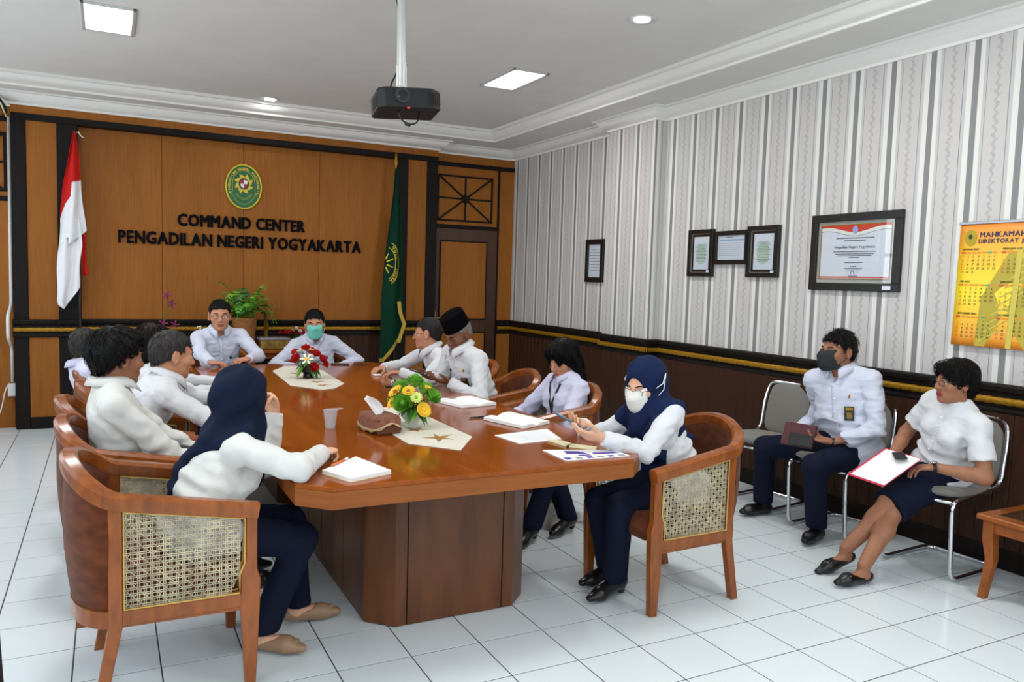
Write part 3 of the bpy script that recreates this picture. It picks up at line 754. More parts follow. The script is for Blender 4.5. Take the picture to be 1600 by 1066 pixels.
# ------------------------------------------------------------------ implicit-surface modelling of bodies and clothes
def V3(*a): return np.array(a if len(a) > 1 else a[0], float)
def nrm(v): v = np.asarray(v, float); return v/max(1e-9, np.linalg.norm(v))
class Field:
    """signed-distance field on a grid; shapes are blended in, then turned into a mesh"""
    def __init__(s, lo, hi, h):
        s.lo = V3(lo)-2*h; s.h = h; s.n = np.ceil((V3(hi)+2*h-s.lo)/h).astype(int)+1
        s.f = np.full(tuple(s.n), .12, np.float32)
    def _sl(s, lo, hi):
        a = np.clip(np.floor((V3(lo)-s.lo)/s.h).astype(int), 0, s.n); b = np.clip(np.ceil((V3(hi)-s.lo)/s.h).astype(int)+1, 0, s.n)
        if (b <= a).any(): return None
        ax = [(s.lo[i]+s.h*np.arange(a[i], b[i])).astype(np.float32) for i in range(3)]
        return (slice(a[0], b[0]), slice(a[1], b[1]), slice(a[2], b[2])), ax[0][:, None, None], ax[1][None, :, None], ax[2][None, None, :]
    def _put(s, sl, d, k, op):
        f = s.f[sl]
        if op == 'add':
            if k > 0: q = np.maximum(k-np.abs(f-d), 0)/k; r = np.minimum(f, d)-q*q*k*.25
            else: r = np.minimum(f, d)
        elif op == 'cut':
            if k > 0: q = np.maximum(k-np.abs(f+d), 0)/k; r = np.maximum(f, -d)+q*q*k*.25
            else: r = np.maximum(f, -d)
        else: r = np.maximum(f, d)
        s.f[sl] = r
    def cone(s, a, b, ra, rb, k=.02, op='add', sq=None):
        """capsule from a to b with radii ra..rb; sq=(axis vector, factor) flattens it along an axis"""
        a, b = V3(a), V3(b); R = max(ra, rb)*(1.6 if sq else 1)+k+3*s.h
        g = s._sl(np.minimum(a, b)-R, np.maximum(a, b)+R)
        if g is None: return s
        sl, X, Y, Z = g; d = b-a; L2 = max(1e-9, d@d)
        px, py, pz = X-a[0], Y-a[1], Z-a[2]
        t = np.clip((px*d[0]+py*d[1]+pz*d[2])/L2, 0, 1)
        qx, qy, qz = px-t*d[0], py-t*d[1], pz-t*d[2]
        r2 = qx*qx+qy*qy+qz*qz
        if sq:
            n = nrm(sq[0]); c = qx*n[0]+qy*n[1]+qz*n[2]; r2 = r2+c*c*(sq[1]**2-1)
        s._put(sl, np.sqrt(r2)-(ra+(rb-ra)*t), k, op); return s
    def ell(s, c, r, ax=None, k=.02, op='add'):
        """ellipsoid with radii r along the rows of ax"""
        c, r = V3(c), V3(r); ax = np.eye(3) if ax is None else np.asarray(ax, float); R = max(r)+k+3*s.h
        g = s._sl(c-R, c+R)
        if g is None: return s
        sl, X, Y, Z = g; X, Y, Z = X-c[0], Y-c[1], Z-c[2]
        u = [(X*a[0]+Y*a[1]+Z*a[2]) for a in ax]
        k0 = np.sqrt(sum((u[i]/r[i])**2 for i in range(3))); k1 = np.sqrt(sum((u[i]/r[i]**2)**2 for i in range(3)))
        s._put(sl, k0*(k0-1)/np.maximum(k1, 1e-6), k, op); return s
    def box(s, c, r, ax=None, rnd=.01, k=.01, op='add'):
        c, r = V3(c), V3(r); ax = np.eye(3) if ax is None else np.asarray(ax, float); R = np.linalg.norm(r)+k+3*s.h
        g = s._sl(c-R, c+R)
        if g is None: return s
        sl, X, Y, Z = g; X, Y, Z = X-c[0], Y-c[1], Z-c[2]
        q = [np.abs(X*a[0]+Y*a[1]+Z*a[2])-(r[i]-rnd) for i, a in enumerate(ax)]
        d = np.sqrt(sum(np.maximum(v, 0)**2 for v in q))+np.minimum(np.maximum(np.maximum(q[0], q[1]), q[2]), 0)-rnd
        s._put(sl, d, k, op); return s
    def plane(s, p, n, c, R, k=0):
        """within radius R of c keep only the side against n"""
        p, n, c = V3(p), nrm(n), V3(c); g = s._sl(c-R, c+R)
        if g is None: return s
        sl, X, Y, Z = g
        d = (X-p[0])*n[0]+(Y-p[1])*n[1]+(Z-p[2])*n[2]
        m = ((X-c[0])**2+(Y-c[1])**2+(Z-c[2])**2) < R*R
        f = s.f[sl]; s.f[sl] = np.where(m, np.maximum(f, d), f); return s
    def ripple(s, fn, band=.03):
        """displace the surface by fn(x, y, z) (metres, outward)"""
        I = np.argwhere(np.abs(s.f) < band); P = s.lo+I*s.h
        s.f[I[:, 0], I[:, 1], I[:, 2]] -= fn(P).astype(np.float32); return s
    def surf(s, p, d, far=.5):
        """first surface point met from p along d"""
        p, d = V3(p), nrm(d); last = None
        for t in np.arange(0, far, s.h*.5):
            q = p+d*t; i = ((q-s.lo)/s.h); j = np.floor(i).astype(int)
            if (j < 0).any() or (j >= s.n-1).any(): last = None; continue
            w = i-j; c = s.f[j[0]:j[0]+2, j[1]:j[1]+2, j[2]:j[2]+2]
            v = (((c[0]*(1-w[0])+c[1]*w[0])[0]*(1-w[1])+(c[0]*(1-w[0])+c[1]*w[0])[1]*w[1])*np.array([1-w[2], w[2]])).sum()
            if v < 0: return q
            last = v
        return p+d*far*.5
    def mesh(s):
        """surface nets: vertices (n,3), quads (m,4)"""
        f = s.f; ins = f < 0; n = f.shape
        c = np.zeros((n[0]-1, n[1]-1, n[2]-1), np.int8)
        for dx in (0, 1):
            for dy in (0, 1):
                for dz in (0, 1): c += ins[dx:n[0]-1+dx, dy:n[1]-1+dy, dz:n[2]-1+dz]
        act = (c > 0) & (c < 8); I = np.argwhere(act)
        if len(I) == 0: return np.zeros((0, 3)), np.zeros((0, 4), int)
        idx = np.full(act.shape, -1, np.int64); idx[I[:, 0], I[:, 1], I[:, 2]] = np.arange(len(I))
        acc = np.zeros((len(I), 3)); cnt = np.zeros(len(I))
        cor = [(a, b, d) for a in (0, 1) for b in (0, 1) for d in (0, 1)]
        val = {q: f[I[:, 0]+q[0], I[:, 1]+q[1], I[:, 2]+q[2]] for q in cor}
        for q in cor:
            for ax in range(3):
                if q[ax]: continue
                r = tuple(1 if i == ax else q[i] for i in range(3)); a, b = val[q], val[r]
                m = (a < 0) != (b < 0)
                t = np.where(m, a/np.where(m, a-b, 1), 0)
                p = np.zeros((len(I), 3)); p[:] = q; p[:, ax] = t
                acc[m] += p[m]; cnt[m] += 1
        v = s.lo+(I+acc/cnt[:, None])*s.h
        Q = []
        for ax in range(3):
            u, w = (ax+1) % 3, (ax+2) % 3
            a = np.take(ins, range(n[ax]-1), ax); b = np.take(ins, range(1, n[ax]), ax)
            E = np.argwhere(a != b); E = E[(E[:, u] > 0) & (E[:, w] > 0) & (E[:, u] < n[u]-1) & (E[:, w] < n[w]-1)]
            if len(E) == 0: continue
            def at(du, dw):
                e = E.copy(); e[:, u] += du; e[:, w] += dw; return idx[e[:, 0], e[:, 1], e[:, 2]]
            q = np.stack([at(-1, -1), at(0, -1), at(0, 0), at(-1, 0)], 1)
            fl = b[E[:, 0], E[:, 1], E[:, 2]]
            q[fl] = q[fl][:, ::-1]; Q.append(q)
        Q = np.concatenate(Q); return v, Q[(Q >= 0).all(1)]
def relax(v, q, it=2, lam=.5):
    for _ in range(it):
        a = np.zeros_like(v); c = np.zeros(len(v))
        for i in range(4):
            np.add.at(a, q[:, i], v[q[:, (i+1) % 4]]+v[q[:, (i+3) % 4]]); np.add.at(c, q[:, i], 2)
        v = v+(a/np.maximum(c, 1)[:, None]-v)*lam
    return v
def np_mesh(name, parts, mats, mi=None):
    """parts: list of (verts, quads, material index)"""
    me = bpy.data.meshes.new(name); V = []; Q = []; M = []; k = 0
    for v, q, m in parts:
        if len(v) == 0: continue
        V.append(v); Q.append(q+k); M.append(np.full(len(q), m) if np.isscalar(m) else m); k += len(v)
    V = np.concatenate(V); Q = np.concatenate(Q); M = np.concatenate(M)
    me.vertices.add(len(V)); me.vertices.foreach_set('co', V.astype(np.float32).ravel())
    me.loops.add(len(Q)*4); me.loops.foreach_set('vertex_index', Q.astype(np.int32).ravel())
    me.polygons.add(len(Q)); me.polygons.foreach_set('loop_start', np.arange(0, len(Q)*4, 4, dtype=np.int32))
    me.polygons.foreach_set('material_index', M.astype(np.int32)); me.polygons.foreach_set('use_smooth', np.ones(len(Q), bool))
    for m in mats: me.materials.append(m)
    me.update(calc_edges=True); return me
# ------------------------------------------------------------------ people
SKIN = {k: material('skin_'+k, c, .5, vary=.06, scale=(30, 30, 30), sss=.08, spec=.35) for k, c in
        dict(light=(214, 164, 134), tan=(186, 132, 102), brown=(150, 102, 76), dark=(116, 76, 56)).items()}
M_LIP = material('lips', (150, 82, 72), .45); M_LIPR = material('red_lipstick', (140, 48, 52), .4)
M_EYEW = material('eye_white', (225, 220, 214), .25); M_IRIS = material('dark_iris', (26, 16, 12), .15)
def hair_mat(name, c, c2=None, rough=.45):
    return material(name, c, .55, vary=.5, scale=(160, 160, 40), bump=.35, bscale=(220, 220, 60), spec=.2)
HAIR = dict(black=hair_mat('black_hair', (11, 10, 10)), grey=hair_mat('greying_hair', (38, 35, 34)), salt=hair_mat('grey_hair', (120, 117, 114)), red=hair_mat('dark_reddish_hair', (28, 15, 13)), greyer=hair_mat('grey_streaked_hair', (52, 49, 48)))
def cloth(name, c, rough=.85, weave=0):
    return material(name, c, rough, vary=.03, scale=(9, 9, 9), bump=.3, bscale=(16, 16, 16), sheen=.1 if sum(c) > 300 else 0, spec=.15)
SHIRT = dict(blue=cloth('pale_blue_white_cotton', (198, 202, 218)), white=cloth('white_cotton', (206, 207, 210)), lilac=cloth('pale_lilac_cotton', (196, 195, 216)), warm=cloth('off_white_cotton', (204, 204, 200)))
M_NAVY = cloth('navy_cloth', (18, 23, 42)); M_HIJAB = cloth('navy_headscarf', (21, 33, 66)); M_HIJAB2 = cloth('dark_navy_headscarf', (16, 25, 46))
M_SHOEB = material('black_leather', (18, 17, 18), .3); M_SHOET = material('beige_leather', (150, 118, 92), .5)
M_BLACK = material('black_plastic', (16, 16, 17), .35); M_VELB = material('black_velvet', (8, 7, 9), 1.0, spec=.05)
M_STEEL = material('steel', (170, 172, 175), .25, .9); M_WHITEP = material('white_plastic', (225, 225, 222), .4)
M_MASKG = material('green_surgical_mask', (110, 196, 180), .85, bump=.2, bscale=(20, 20, 150)); M_MASKW = material('white_mask', (222, 220, 214), .85); M_MASKB = material('black_mask', (34, 36, 38), .85)
M_SPEC = material('spectacle_metal', (70, 60, 52), .3, .8)
M_LENS = glass_sheet('spectacle_lens', (.96, .97, .98), .06)
UP = V3(0, 0, 1)
def hv(deg): a = math.radians(deg); return V3(math.cos(a), math.sin(a), 0)
def ik(S, T, l1, l2, pole):
    S, T = V3(S), V3(T); d = T-S; L = np.linalg.norm(d)
    if L > (l1+l2)*.995: q = L/(l1+l2)/.99; l1 *= q; l2 *= q
    a = (l1*l1-l2*l2+L*L)/(2*L); h = math.sqrt(max(1e-6, l1*l1-a*a)); u = d/L
    p = V3(pole)-u*(V3(pole)@u); return S+u*a+nrm(p)*h
class HeadFrame:
    def __init__(s, O, yaw, pitch=0, roll=0, k=1.0):
        f = hv(yaw); r = np.cross(f, UP); c, q = math.cos(math.radians(pitch)), math.sin(math.radians(pitch))
        f2 = f*c-UP*q; u = UP*c+f*q; cr, sr = math.cos(math.radians(roll)), math.sin(math.radians(roll))
        s.r = r*cr+u*sr; s.u = u*cr-r*sr; s.f = f2; s.O = V3(O); s.k = k; s.ax = np.array([s.r, s.f, s.u])
    def p(s, x, y, z): return s.O+(s.r*x+s.f*y+s.u*z)*s.k
    def loc(s, P): return ((P-s.O)@s.ax.T)/s.k
def head_skin(H, N, nr, wide=1.0, shut=False):
    k = H.k; lo = np.minimum(H.O-.14*k, N-.09); hi = np.maximum(H.O+.15*k, N+.09)
    F = Field(lo, hi, .0042); e = lambda c, r, kk=.02, op='add': F.ell(H.p(*c), np.array(r)*k, H.ax, kk*k, op); co = lambda a, b, ra, rb, kk=.015, op='add': F.cone(H.p(*a), H.p(*b), ra*k, rb*k, kk*k, op)
    e((0, -.012, .03), (.073*wide, .092, .084)); e((0, .028, -.028), (.062*wide, .062, .084), .03)
    e((0, .042, -.076), (.046*wide, .042, .034), .03); e((0, .072, -.098), (.02, .018, .014), .025)
    for sx in (-1, 1):
        e((sx*.044*wide, .058, -.026), (.022, .022, .02), .025); co((sx*.034, .082, .02), (sx*.012, .087, .018), .008, .008, .012)
        e((sx*.033, .098, .002), (.017, .014, .0105), .012, 'cut')
        if shut: e((sx*.033, .0765, -.001), (.0145, .0115, .0095), .004)
        co((sx*.046, .077, .0035), (sx*.021, .0835, .0045), .0045, .0045, .006); co((sx*.044, .0765, -.0075), (sx*.022, .0815, -.0075), .0036, .0036, .006)
        e((sx*.0115, .097, -.034), (.0085, .01, .0075), .008)
        e((sx*.0775*wide, -.008, -.004), (.0095, .021, .033), .008); e((sx*.088*wide, -.001, -.002), (.005, .012, .02), .004, 'cut'); e((sx*.078*wide, -.003, -.031), (.008, .010, .011), .008)
    co((0, .087, .012), (0, .107, -.028), .0085, .0125, .012)
    e((0, .0905, -.0595), (.024, .0095, .0062), .007); e((0, .0885, -.0715), (.021, .010, .0072), .007); e((0, .1035, -.0655), (.022, .006, .0022), .004, 'cut')
    F.cone(H.p(0, -.022, -.05), N-UP*.03, .053*k, nr, .03)
    v, q = F.mesh(); v = relax(v, q, 1, .4)
    L = H.loc(v); lip = (np.abs(L[:, 0]) < .025) & (L[:, 1] > .0835) & (L[:, 2] < -.0535) & (L[:, 2] > -.0795)
    return v, q, lip[q].all(1).astype(int), F
def hand_skin(Wp, d, n, right, curl=(25, 30, 20), thumb=.5, spread=.0, k=1.0, El=None, ex=None):
    """hand with palm, five fingers and thumb; n = palm normal"""
    d = nrm(d); n = nrm(V3(n)-d*(V3(n)@d)); t = np.cross(d, n) if right else np.cross(n, d); Wp = V3(Wp)
    F = Field(Wp-.21*k, Wp+.21*k, .0036) if El is None else None
    lo = np.minimum(Wp-.03, Wp+d*.19-.12)-.0; hi = np.maximum(Wp+.03, Wp+d*.19+.12)
    if El is not None: c = Wp+nrm(V3(El)-Wp)*.07; lo = np.minimum(lo, c-.04); hi = np.maximum(hi, c+.04)
    F = Field(lo, hi, .0036)
    ax = np.array([d, t, n]); P = lambda a, b, c: Wp+(d*a+t*b+n*c)*k
    if El is not None: F.cone(Wp+nrm(V3(El)-Wp)*.07, P(.012, 0, 0), .03*k, .0245*k, .01, sq=(n, 1.2))
    F.ell(P(.048, 0, 0), V3(.056, .040, .0155)*k, ax, .015); F.ell(P(.03, .02, .006), V3(.032, .018, .014)*k, ax, .012)
    offs = [(.027, .090, (.040, .024, .020), .0086), (.009, .094, (.045, .027, .021), .0089), (-.010, .090, (.041, .025, .020), .0085), (-.028, .080, (.032, .019, .018), .0076)]
    for i, (b, a, ls, r) in enumerate(offs):
        cu = curl if not isinstance(curl[0], (tuple, list)) else curl[i]
        p = P(a-.012, b, 0); th = 0; sp = (b/.028)*spread
        base = P(a-.03, b*.85, 0); F.cone(base, p, r*1.15*k, r*1.05*k, .006)
        for j, l in enumerate(ls):
            th += math.radians(cu[j]); dd = nrm(d*math.cos(th)+n*math.sin(th)+t*sp*math.cos(th)); q = p+dd*l*k
            F.cone(p, q, r*(1-.06*j)*k, r*(.94-.06*j)*k, .0025); p = q
    dirs = [nrm(d*.62+t*.75+n*.25), nrm(d*(.75+.1*thumb)+t*(.55-.6*thumb)+n*(.2+.4*thumb)), nrm(d*.85+t*(.35-.8*thumb)+n*(.2+.5*thumb))]
    p = P(.016, .022, .004)
    for dd, l, r in zip(dirs, (.042, .032, .024), (.0125, .0105, .0092)):
        q = p+dd*l*k; F.cone(p, q, r*k, r*.88*k, .005); p = q
    if ex: ex(F)
    v, q = F.mesh(); return v, q, 0
def tube_np(*a, **k): raise NotImplementedError
def noise3(P, s, seed):
    r = np.random.default_rng(seed); out = 0
    for _ in range(5):
        w = r.normal(size=3)*s; out = out+np.sin(P@w+r.uniform(0, 6.28)+1.3*np.sin(P@(r.normal(size=3)*s*.5)))
    return out/5
def strands(G, v, HF, st, seed, cap=False):
    """locks of hair that follow the hair surface, combed away from the crown"""
    r = np.random.default_rng(seed+100); M = dict(short=420, thin=380, spiky=620, thick=760, pixie=700, bob=900)[st]
    P = v[r.integers(0, len(v), M)].copy(); cr = HF.p(.012, -.035, .125)
    step, n = dict(short=(.007, 5), thin=(.006, 4), spiky=(.0065, 5), thick=(.008, 6), pixie=(.011, 6), bob=(.017, 7))[st]
    lift = dict(short=.0012, thin=.0006, spiky=.003, thick=.002, pixie=.0018, bob=.0012)[st]; rad = dict(short=.0019, thin=.0014, spiky=.0021, thick=.0026, pixie=.0026, bob=.0030)[st]
    jit = r.normal(size=(M, 3))*.35; rows = []
    def samp(P):
        i = np.clip(np.round((P-G.lo)/G.h).astype(int), 1, np.array(G.f.shape)-2); f = G.f
        g = np.stack([f[i[:, 0]+1, i[:, 1], i[:, 2]]-f[i[:, 0]-1, i[:, 1], i[:, 2]], f[i[:, 0], i[:, 1]+1, i[:, 2]]-f[i[:, 0], i[:, 1]-1, i[:, 2]], f[i[:, 0], i[:, 1], i[:, 2]+1]-f[i[:, 0], i[:, 1], i[:, 2]-1]], 1)
        return f[i[:, 0], i[:, 1], i[:, 2]], g/np.maximum(1e-6, np.linalg.norm(g, axis=1))[:, None]
    for k in range(n):
        d, N_ = samp(P); rows.append((P+N_*(lift*(k+.3)), N_))
        fl = P-cr; fl = fl/np.maximum(1e-6, np.linalg.norm(fl, axis=1))[:, None]-HF.u*(.7 if st in ('bob', 'pixie') else .15)+HF.f*(.35 if st in ('thick', 'spiky') else 0)+jit*.35
        T_ = fl-N_*(fl*N_).sum(1)[:, None]; T_ = T_/np.maximum(1e-6, np.linalg.norm(T_, axis=1))[:, None]; P = P+T_*step*r.uniform(.7, 1.2, (M, 1))-N_*np.clip(d, -.006, .006)[:, None]*.6
    V_ = []
    for k, (p, N_) in enumerate(rows):
        a = rows[min(k+1, n-1)][0]-rows[max(k-1, 0)][0]; a = a/np.maximum(1e-6, np.linalg.norm(a, axis=1))[:, None]; b = np.cross(a, N_); w = rad*(1-.8*(k/(n-1))**2)
        V_.append(np.stack([p+b*w, p+N_*w*.8, p-b*w], 1))
    V_ = np.stack(V_, 1).reshape(-1, 3); base = (np.arange(M)*n*3)[:, None, None]+(np.arange(n-1)*3)[None, :, None]
    Q = np.concatenate([np.stack([base+j, base+(j+1) % 3, base+3+(j+1) % 3, base+3+j], -1).reshape(-1, 4) for j in range(3)]); return V_, Q
PN = [0]
def person(label, hip, head, heading, face, hands, feet, s=1.0, fem=False, fat=0.0, skin='tan', shirt='blue', hair=('short', 'black'), sleeve='long',
           poles=None, twist=0, hk=1.0, lower='trousers', shoes='black', knees=None, lip=None, eyes=True, collar=True, hem=.10, hijab=None, bust=0.0, wide=1.0, ankles=None, tuck=False, extras=None, neck=None):
    """hip and head are world positions; heading / face=(yaw, pitch, roll) in degrees; hands/feet are dicts for 'L' and 'R'"""
    PN[0] += 1; seed = PN[0]
    H = V3(hip); f = hv(heading); r = np.cross(f, UP)
    HF = HeadFrame(head, *face, k=hk)
    N = V3(neck) if neck is not None else HF.O-UP*.118*hk-HF.f*.022-f*.012
    u = nrm(N-H); TL = np.linalg.norm(N-H); cf = nrm(f-u*(f@u)); rr = np.cross(cf, u)
    tw = math.radians(twist); sr_ = rr*math.cos(tw)+cf*math.sin(tw)       # shoulder axis
    sf_ = np.cross(u, sr_)
    sw = (.152 if fem else .172)*s
    root = empty('person', (float(H[0]), float(H[1]), 0), label, 'person')
    S = {'R': N-u*.062+sr_*sw, 'L': N-u*.062-sr_*sw}
    A, K = {}, {}
    l1, l2 = .285*s, .245*s
    E = {}
    for c in 'LR':
        sg = 1 if c == 'R' else -1
        pole = (poles or {}).get(c, rr*sg*.6-UP*.8-f*.3)
        E[c] = V3(hands[c]['e']) if 'e' in hands[c] else ik(S[c], hands[c]['w'], l1, l2, pole)
    hj = {'R': H+r*.088*s, 'L': H-r*.088*s}
    for c in 'LR':
        A[c] = V3(feet[c][0]); K[c] = ik(hj[c], A[c], .41*s, .395*s, (knees or {}).get(c, f*.6+UP*.8))
    AX = np.array([sr_, sf_, u]); AXp = np.array([r, f, UP])
    Hn = lambda t: H+u*TL*t
    # ---- shirt
    pts = [H-.25, H+.25, N-.2, N+.12]+[x for c in 'LR' for x in (S[c]-.1, S[c]+.1, E[c]-.08, E[c]+.08, hands[c]['w']-.06, hands[c]['w']+.06)]
    F = Field(np.min(pts, 0), np.max(pts, 0), .0078)
    ch = .93 if fem else 1.0
    F.ell(Hn(.66), V3(.163*s*ch, .112*s+fat*.3, .185*s), AX, .03); F.ell(Hn(.34), V3((.148 if fem else .152)*s+fat, .112*s+fat*1.2, .16*s), AX, .06)
    F.ell(H+UP*.0, V3(.17*s+fat*.8, .128*s+fat*.7, .13*s), AXp, .06)
    F.cone(S['L']-u*.012, S['R']-u*.012, .058*s, .058*s, .04)
    for c in 'LR': F.cone(S[c]+u*.015, N-u*.0, .046*s, .05*s, .04)
    if bust:
        for sg in (-1, 1): F.ell(Hn(.62)+sr_*sg*.075*s+sf_*.085*s, V3(.065, .055, .065)*s*bust, AX, .04)
    sl = .0 if sleeve == 'long' else 1
    for c in 'LR':
        w = V3(hands[c]['w']); rs = .058*s
        if sleeve == 'long':
            F.cone(S[c], E[c], rs, .049*s, .014); e2 = w; F.cone(E[c], e2, .049*s, .037*s, .008)
        else:
            m = S[c]+(E[c]-S[c])*.72; F.cone(S[c], m, rs+.006, .066*s, .03); F.plane(m-nrm(E[c]-S[c])*.012, E[c]-S[c], m, .1)
        if not tuck: F.cone(hj[c]+UP*.01, hj[c]+(K[c]-hj[c])*.26+UP*.004, .105*s, .09*s, .05)
    if not tuck:
        kk = (K['L']+K['R'])/2; mid = H+(kk-H)*.30; F.plane(mid, nrm(kk-H)+f*.3, mid+f*.08, .2)
    F.plane(H-UP*hem, -UP, H-UP*(hem+.15), .32)
    nk = nrm(HF.O-N); nr0 = (.060 if not fem else .054)*s
    F.cone(N-u*.02, N+nk*.10, nr0, nr0+.012, .01, 'cut')
    if collar: F.cone(N+sf_*.085-u*.05, N+sf_*.08+u*.03, .014, .036, .015, 'cut')
    def folds(P):
        d = .003*noise3(P*[1, 1, .6], 26, seed)+.002*noise3(P, 60, seed+50)+.0034*np.clip(1-np.abs(noise3((P@AX.T)*[.45, .45, 1.3], 38, seed+20))*3, -1, 1)+.0015*np.clip(1-np.abs(noise3((P@AX.T)*[.6, .6, 1.2], 75, seed+21))*3, -1, 1)
        for e, w, c in ((E['L'], hands['L']['w'], 'L'), (E['R'], hands['R']['w'], 'R')):
            ax = nrm(V3(w)-S[c]); q = P-e; dist = np.linalg.norm(q, axis=1)
            d = d+.0062*np.exp(-(dist/.09)**2)*np.sin((q@ax)*95+2.2*noise3(P, 14, seed+9))
            q2 = P-(S[c]-u*.09); d = d+.006*np.exp(-(np.linalg.norm(q2, axis=1)/.09)**2)*np.sin((q2@nrm(sf_+u))*95+2*noise3(P, 12, seed+3))
        q = P-Hn(.25); d = d+.0075*np.exp(-((q@u)/.12)**2)*np.sin((q@u)*85+2.6*noise3(P, 11, seed+5))
        return d
    F.ripple(folds)
    if sleeve == 'long':
        for c in 'LR':
            w = V3(hands[c]['w']); d = nrm(w-E[c]); F.plane(w-d*.004, d, w+d*.05, .07)
    v, q = F.mesh(); v = relax(v, q, 1, .5)
    so = link('shirt', np_mesh('shirt', [(v, q, 0)], [SHIRT[shirt]]), root)
    # ---- lower clothes
    T = Field(np.min([H-.22, K['L']-.12, K['R']-.12, A['L']-.12, A['R']-.12], 0), np.max([H+.22, K['L']+.12, K['R']+.12, A['L']+.12, A['R']+.12], 0), .0095)
    T.ell(H-UP*.005, V3(.166*s+fat*.7, .124*s+fat*.5, .112*s), AXp, .04)
    for c in 'LR':
        if lower == 'trousers':
            T.cone(hj[c], K[c], .092*s+fat*.2, .068*s, .04); T.cone(K[c], A[c], .066*s, .062*s, .03)
            T.plane(A[c]-UP*.005, -UP, A[c]-UP*.11, .13)
        else:
            T.cone(hj[c], K[c], .098*s, .084*s, .05)
    if lower == 'skirt':
        T.cone((hj['L']+hj['R'])/2, (K['L']+K['R'])/2, .10, .07, .06)
        kk = (K['L']+K['R'])/2; cut = H+(kk-H)*1.04; T.plane(cut, kk-H, cut+nrm(kk-H)*.12, .2)
    T.ripple(lambda P: .003*noise3(P, 22, seed+70)+.0035*sum(np.exp(-(np.linalg.norm(P-K[c], axis=1)/.1)**2)*np.sin((P@nrm(UP-f))*80) for c in 'LR'))
    v, q = T.mesh(); v = relax(v, q, 1, .5)
    link('trousers' if lower == 'trousers' else 'skirt', np_mesh('lower', [(v, q, 0)], [M_NAVY]), root)
    # ---- body: one mesh; head, neck, inner body and limbs, hands, bare legs and feet
    B = []; hs = head_skin(HF, N, .056*s if not fem else .049*s, wide, not eyes); B.append((hs[0], hs[1], hs[2]))
    I = Field(np.min([H-.15, K['L']-.08, K['R']-.08, N-.2, E['L']-.08, E['R']-.08, A['L']-.06, A['R']-.06], 0), np.max([H+.15, K['L']+.08, K['R']+.08, N+.1, E['L']+.08, E['R']+.08, A['L']+.06, A['R']+.06], 0), .014)
    I.ell(Hn(.62), V3(.13, .08, .17)*s, AX, .03); I.ell(Hn(.2), V3(.11, .08, .15)*s, AX, .03); I.cone(N-u*.08, N, .05, .045, .03)
    for c in 'LR':
        I.cone(S[c]-sr_*(1 if c == 'R' else -1)*.02-u*.02, E[c], .036*s, .030*s, .02)
        I.cone(E[c], E[c]+(V3(hands[c]['w'])-E[c])*.85, .030*s, .024*s, .02)
        I.cone(hj[c], K[c], .06*s, .045*s, .03); I.cone(K[c], A[c]+UP*.02, .045*s, .032*s, .02)
    v, q = I.mesh(); B.append((v, q, 0))
    for c in 'LR':
        h = hands[c]
        if h.get('hide'): continue
        v, q, m = hand_skin(h['w'], h['d'], h['n'], c == 'R', h.get('curl', (22, 28, 18)), h.get('thumb', .5), h.get('spread', .03), .98 if not fem else .9, E[c]); B.append((v, q, m))
        if sleeve != 'long':
            a0 = S[c]+(E[c]-S[c])*.4; G = Field(np.min([a0, E[c], h['w']], 0)-.06, np.max([a0, E[c], h['w']], 0)+.06, .007)
            G.cone(a0, E[c], .046*s, .04*s, .02); G.cone(E[c], E[c]+(V3(h['w'])-E[c])*.35, .041*s, .038*s, .02); G.cone(E[c]+(V3(h['w'])-E[c])*.35, h['w'], .038*s, .027*s, .02)
            v, q = G.mesh(); B.append((v, q, 0))
    for c in 'LR':
        td = hv(feet[c][1]); a = A[c]
        if lower == 'skirt':
            G = Field(np.min([K[c], a], 0)-.1, np.max([K[c], a], 0)+.1, .007)
            cal = K[c]+(a-K[c])*.35-td*.012; G.cone(K[c]-nrm(a-K[c])*.05, cal, .058*s, .056*s, .03); G.cone(cal, a, .055*s, .032*s, .03); G.cone(hj[c]+(K[c]-hj[c])*.6, K[c], .062*s, .058*s, .03)
            v, q = G.mesh(); B.append((v, q, 0))
        if shoes in ('flat', 'beige'):
            tp = feet[c][2] if len(feet[c]) > 2 else 0
            G = Field(a-.14, a+.2, .006); tdir = nrm(td-UP*tp)
            G.cone(a+UP*.02, a-UP*.035, .031*s, .03*s, .02); G.cone(a-UP*.03-td*.02, a+tdir*.11-UP*.045, .032*s, .026*s, .02); v, q = G.mesh(); B.append((v, q, 0))
    link('body', np_mesh('body', B, [SKIN[skin], lip or M_LIP]), root)
    # ---- shoes
    for c in 'LR':
        td = hv(feet[c][1]); a = A[c]; tp = feet[c][2] if len(feet[c]) > 2 else 0; side = np.cross(td, UP)
        G = Field(a-V3(.19, .19, .14), a+V3(.24, .24, .08), .006)
        tdir = nrm(td-UP*tp); sole = -UP*.075
        lift = .035 if shoes == 'heel' else 0
        hl = a+sole+UP*(.034+lift)-tdir*.035; bl = a+sole+UP*.03+tdir*.105; to = a+sole+UP*.024+tdir*.165
        G.cone(hl, bl, .033*s, .037*s, .02, sq=(UP, .95)); G.cone(bl, to, .037*s, .023*s, .02, sq=(UP, 1.25))
        if shoes in ('black',): G.cone(hl+UP*.0+tdir*.015, a+UP*.012-tdir*.01, .036*s, .038*s, .03)
        if shoes == 'heel': G.cone(hl-tdir*.012, a+sole+UP*.012-tdir*.042, .026, .017, .01); G.cone(hl+tdir*.01, a+UP*.01, .034, .034, .03)
        if tp == 0: G.plane(a+sole+UP*.002, -UP, a+sole-UP*.1, .24)
        if shoes in ('flat', 'beige'):
            G.ell(a+tdir*.012+UP*-.012, V3(.068, .030, .045), np.array([tdir, side, np.cross(side, tdir)]), .006, 'cut')
        v, q = G.mesh()
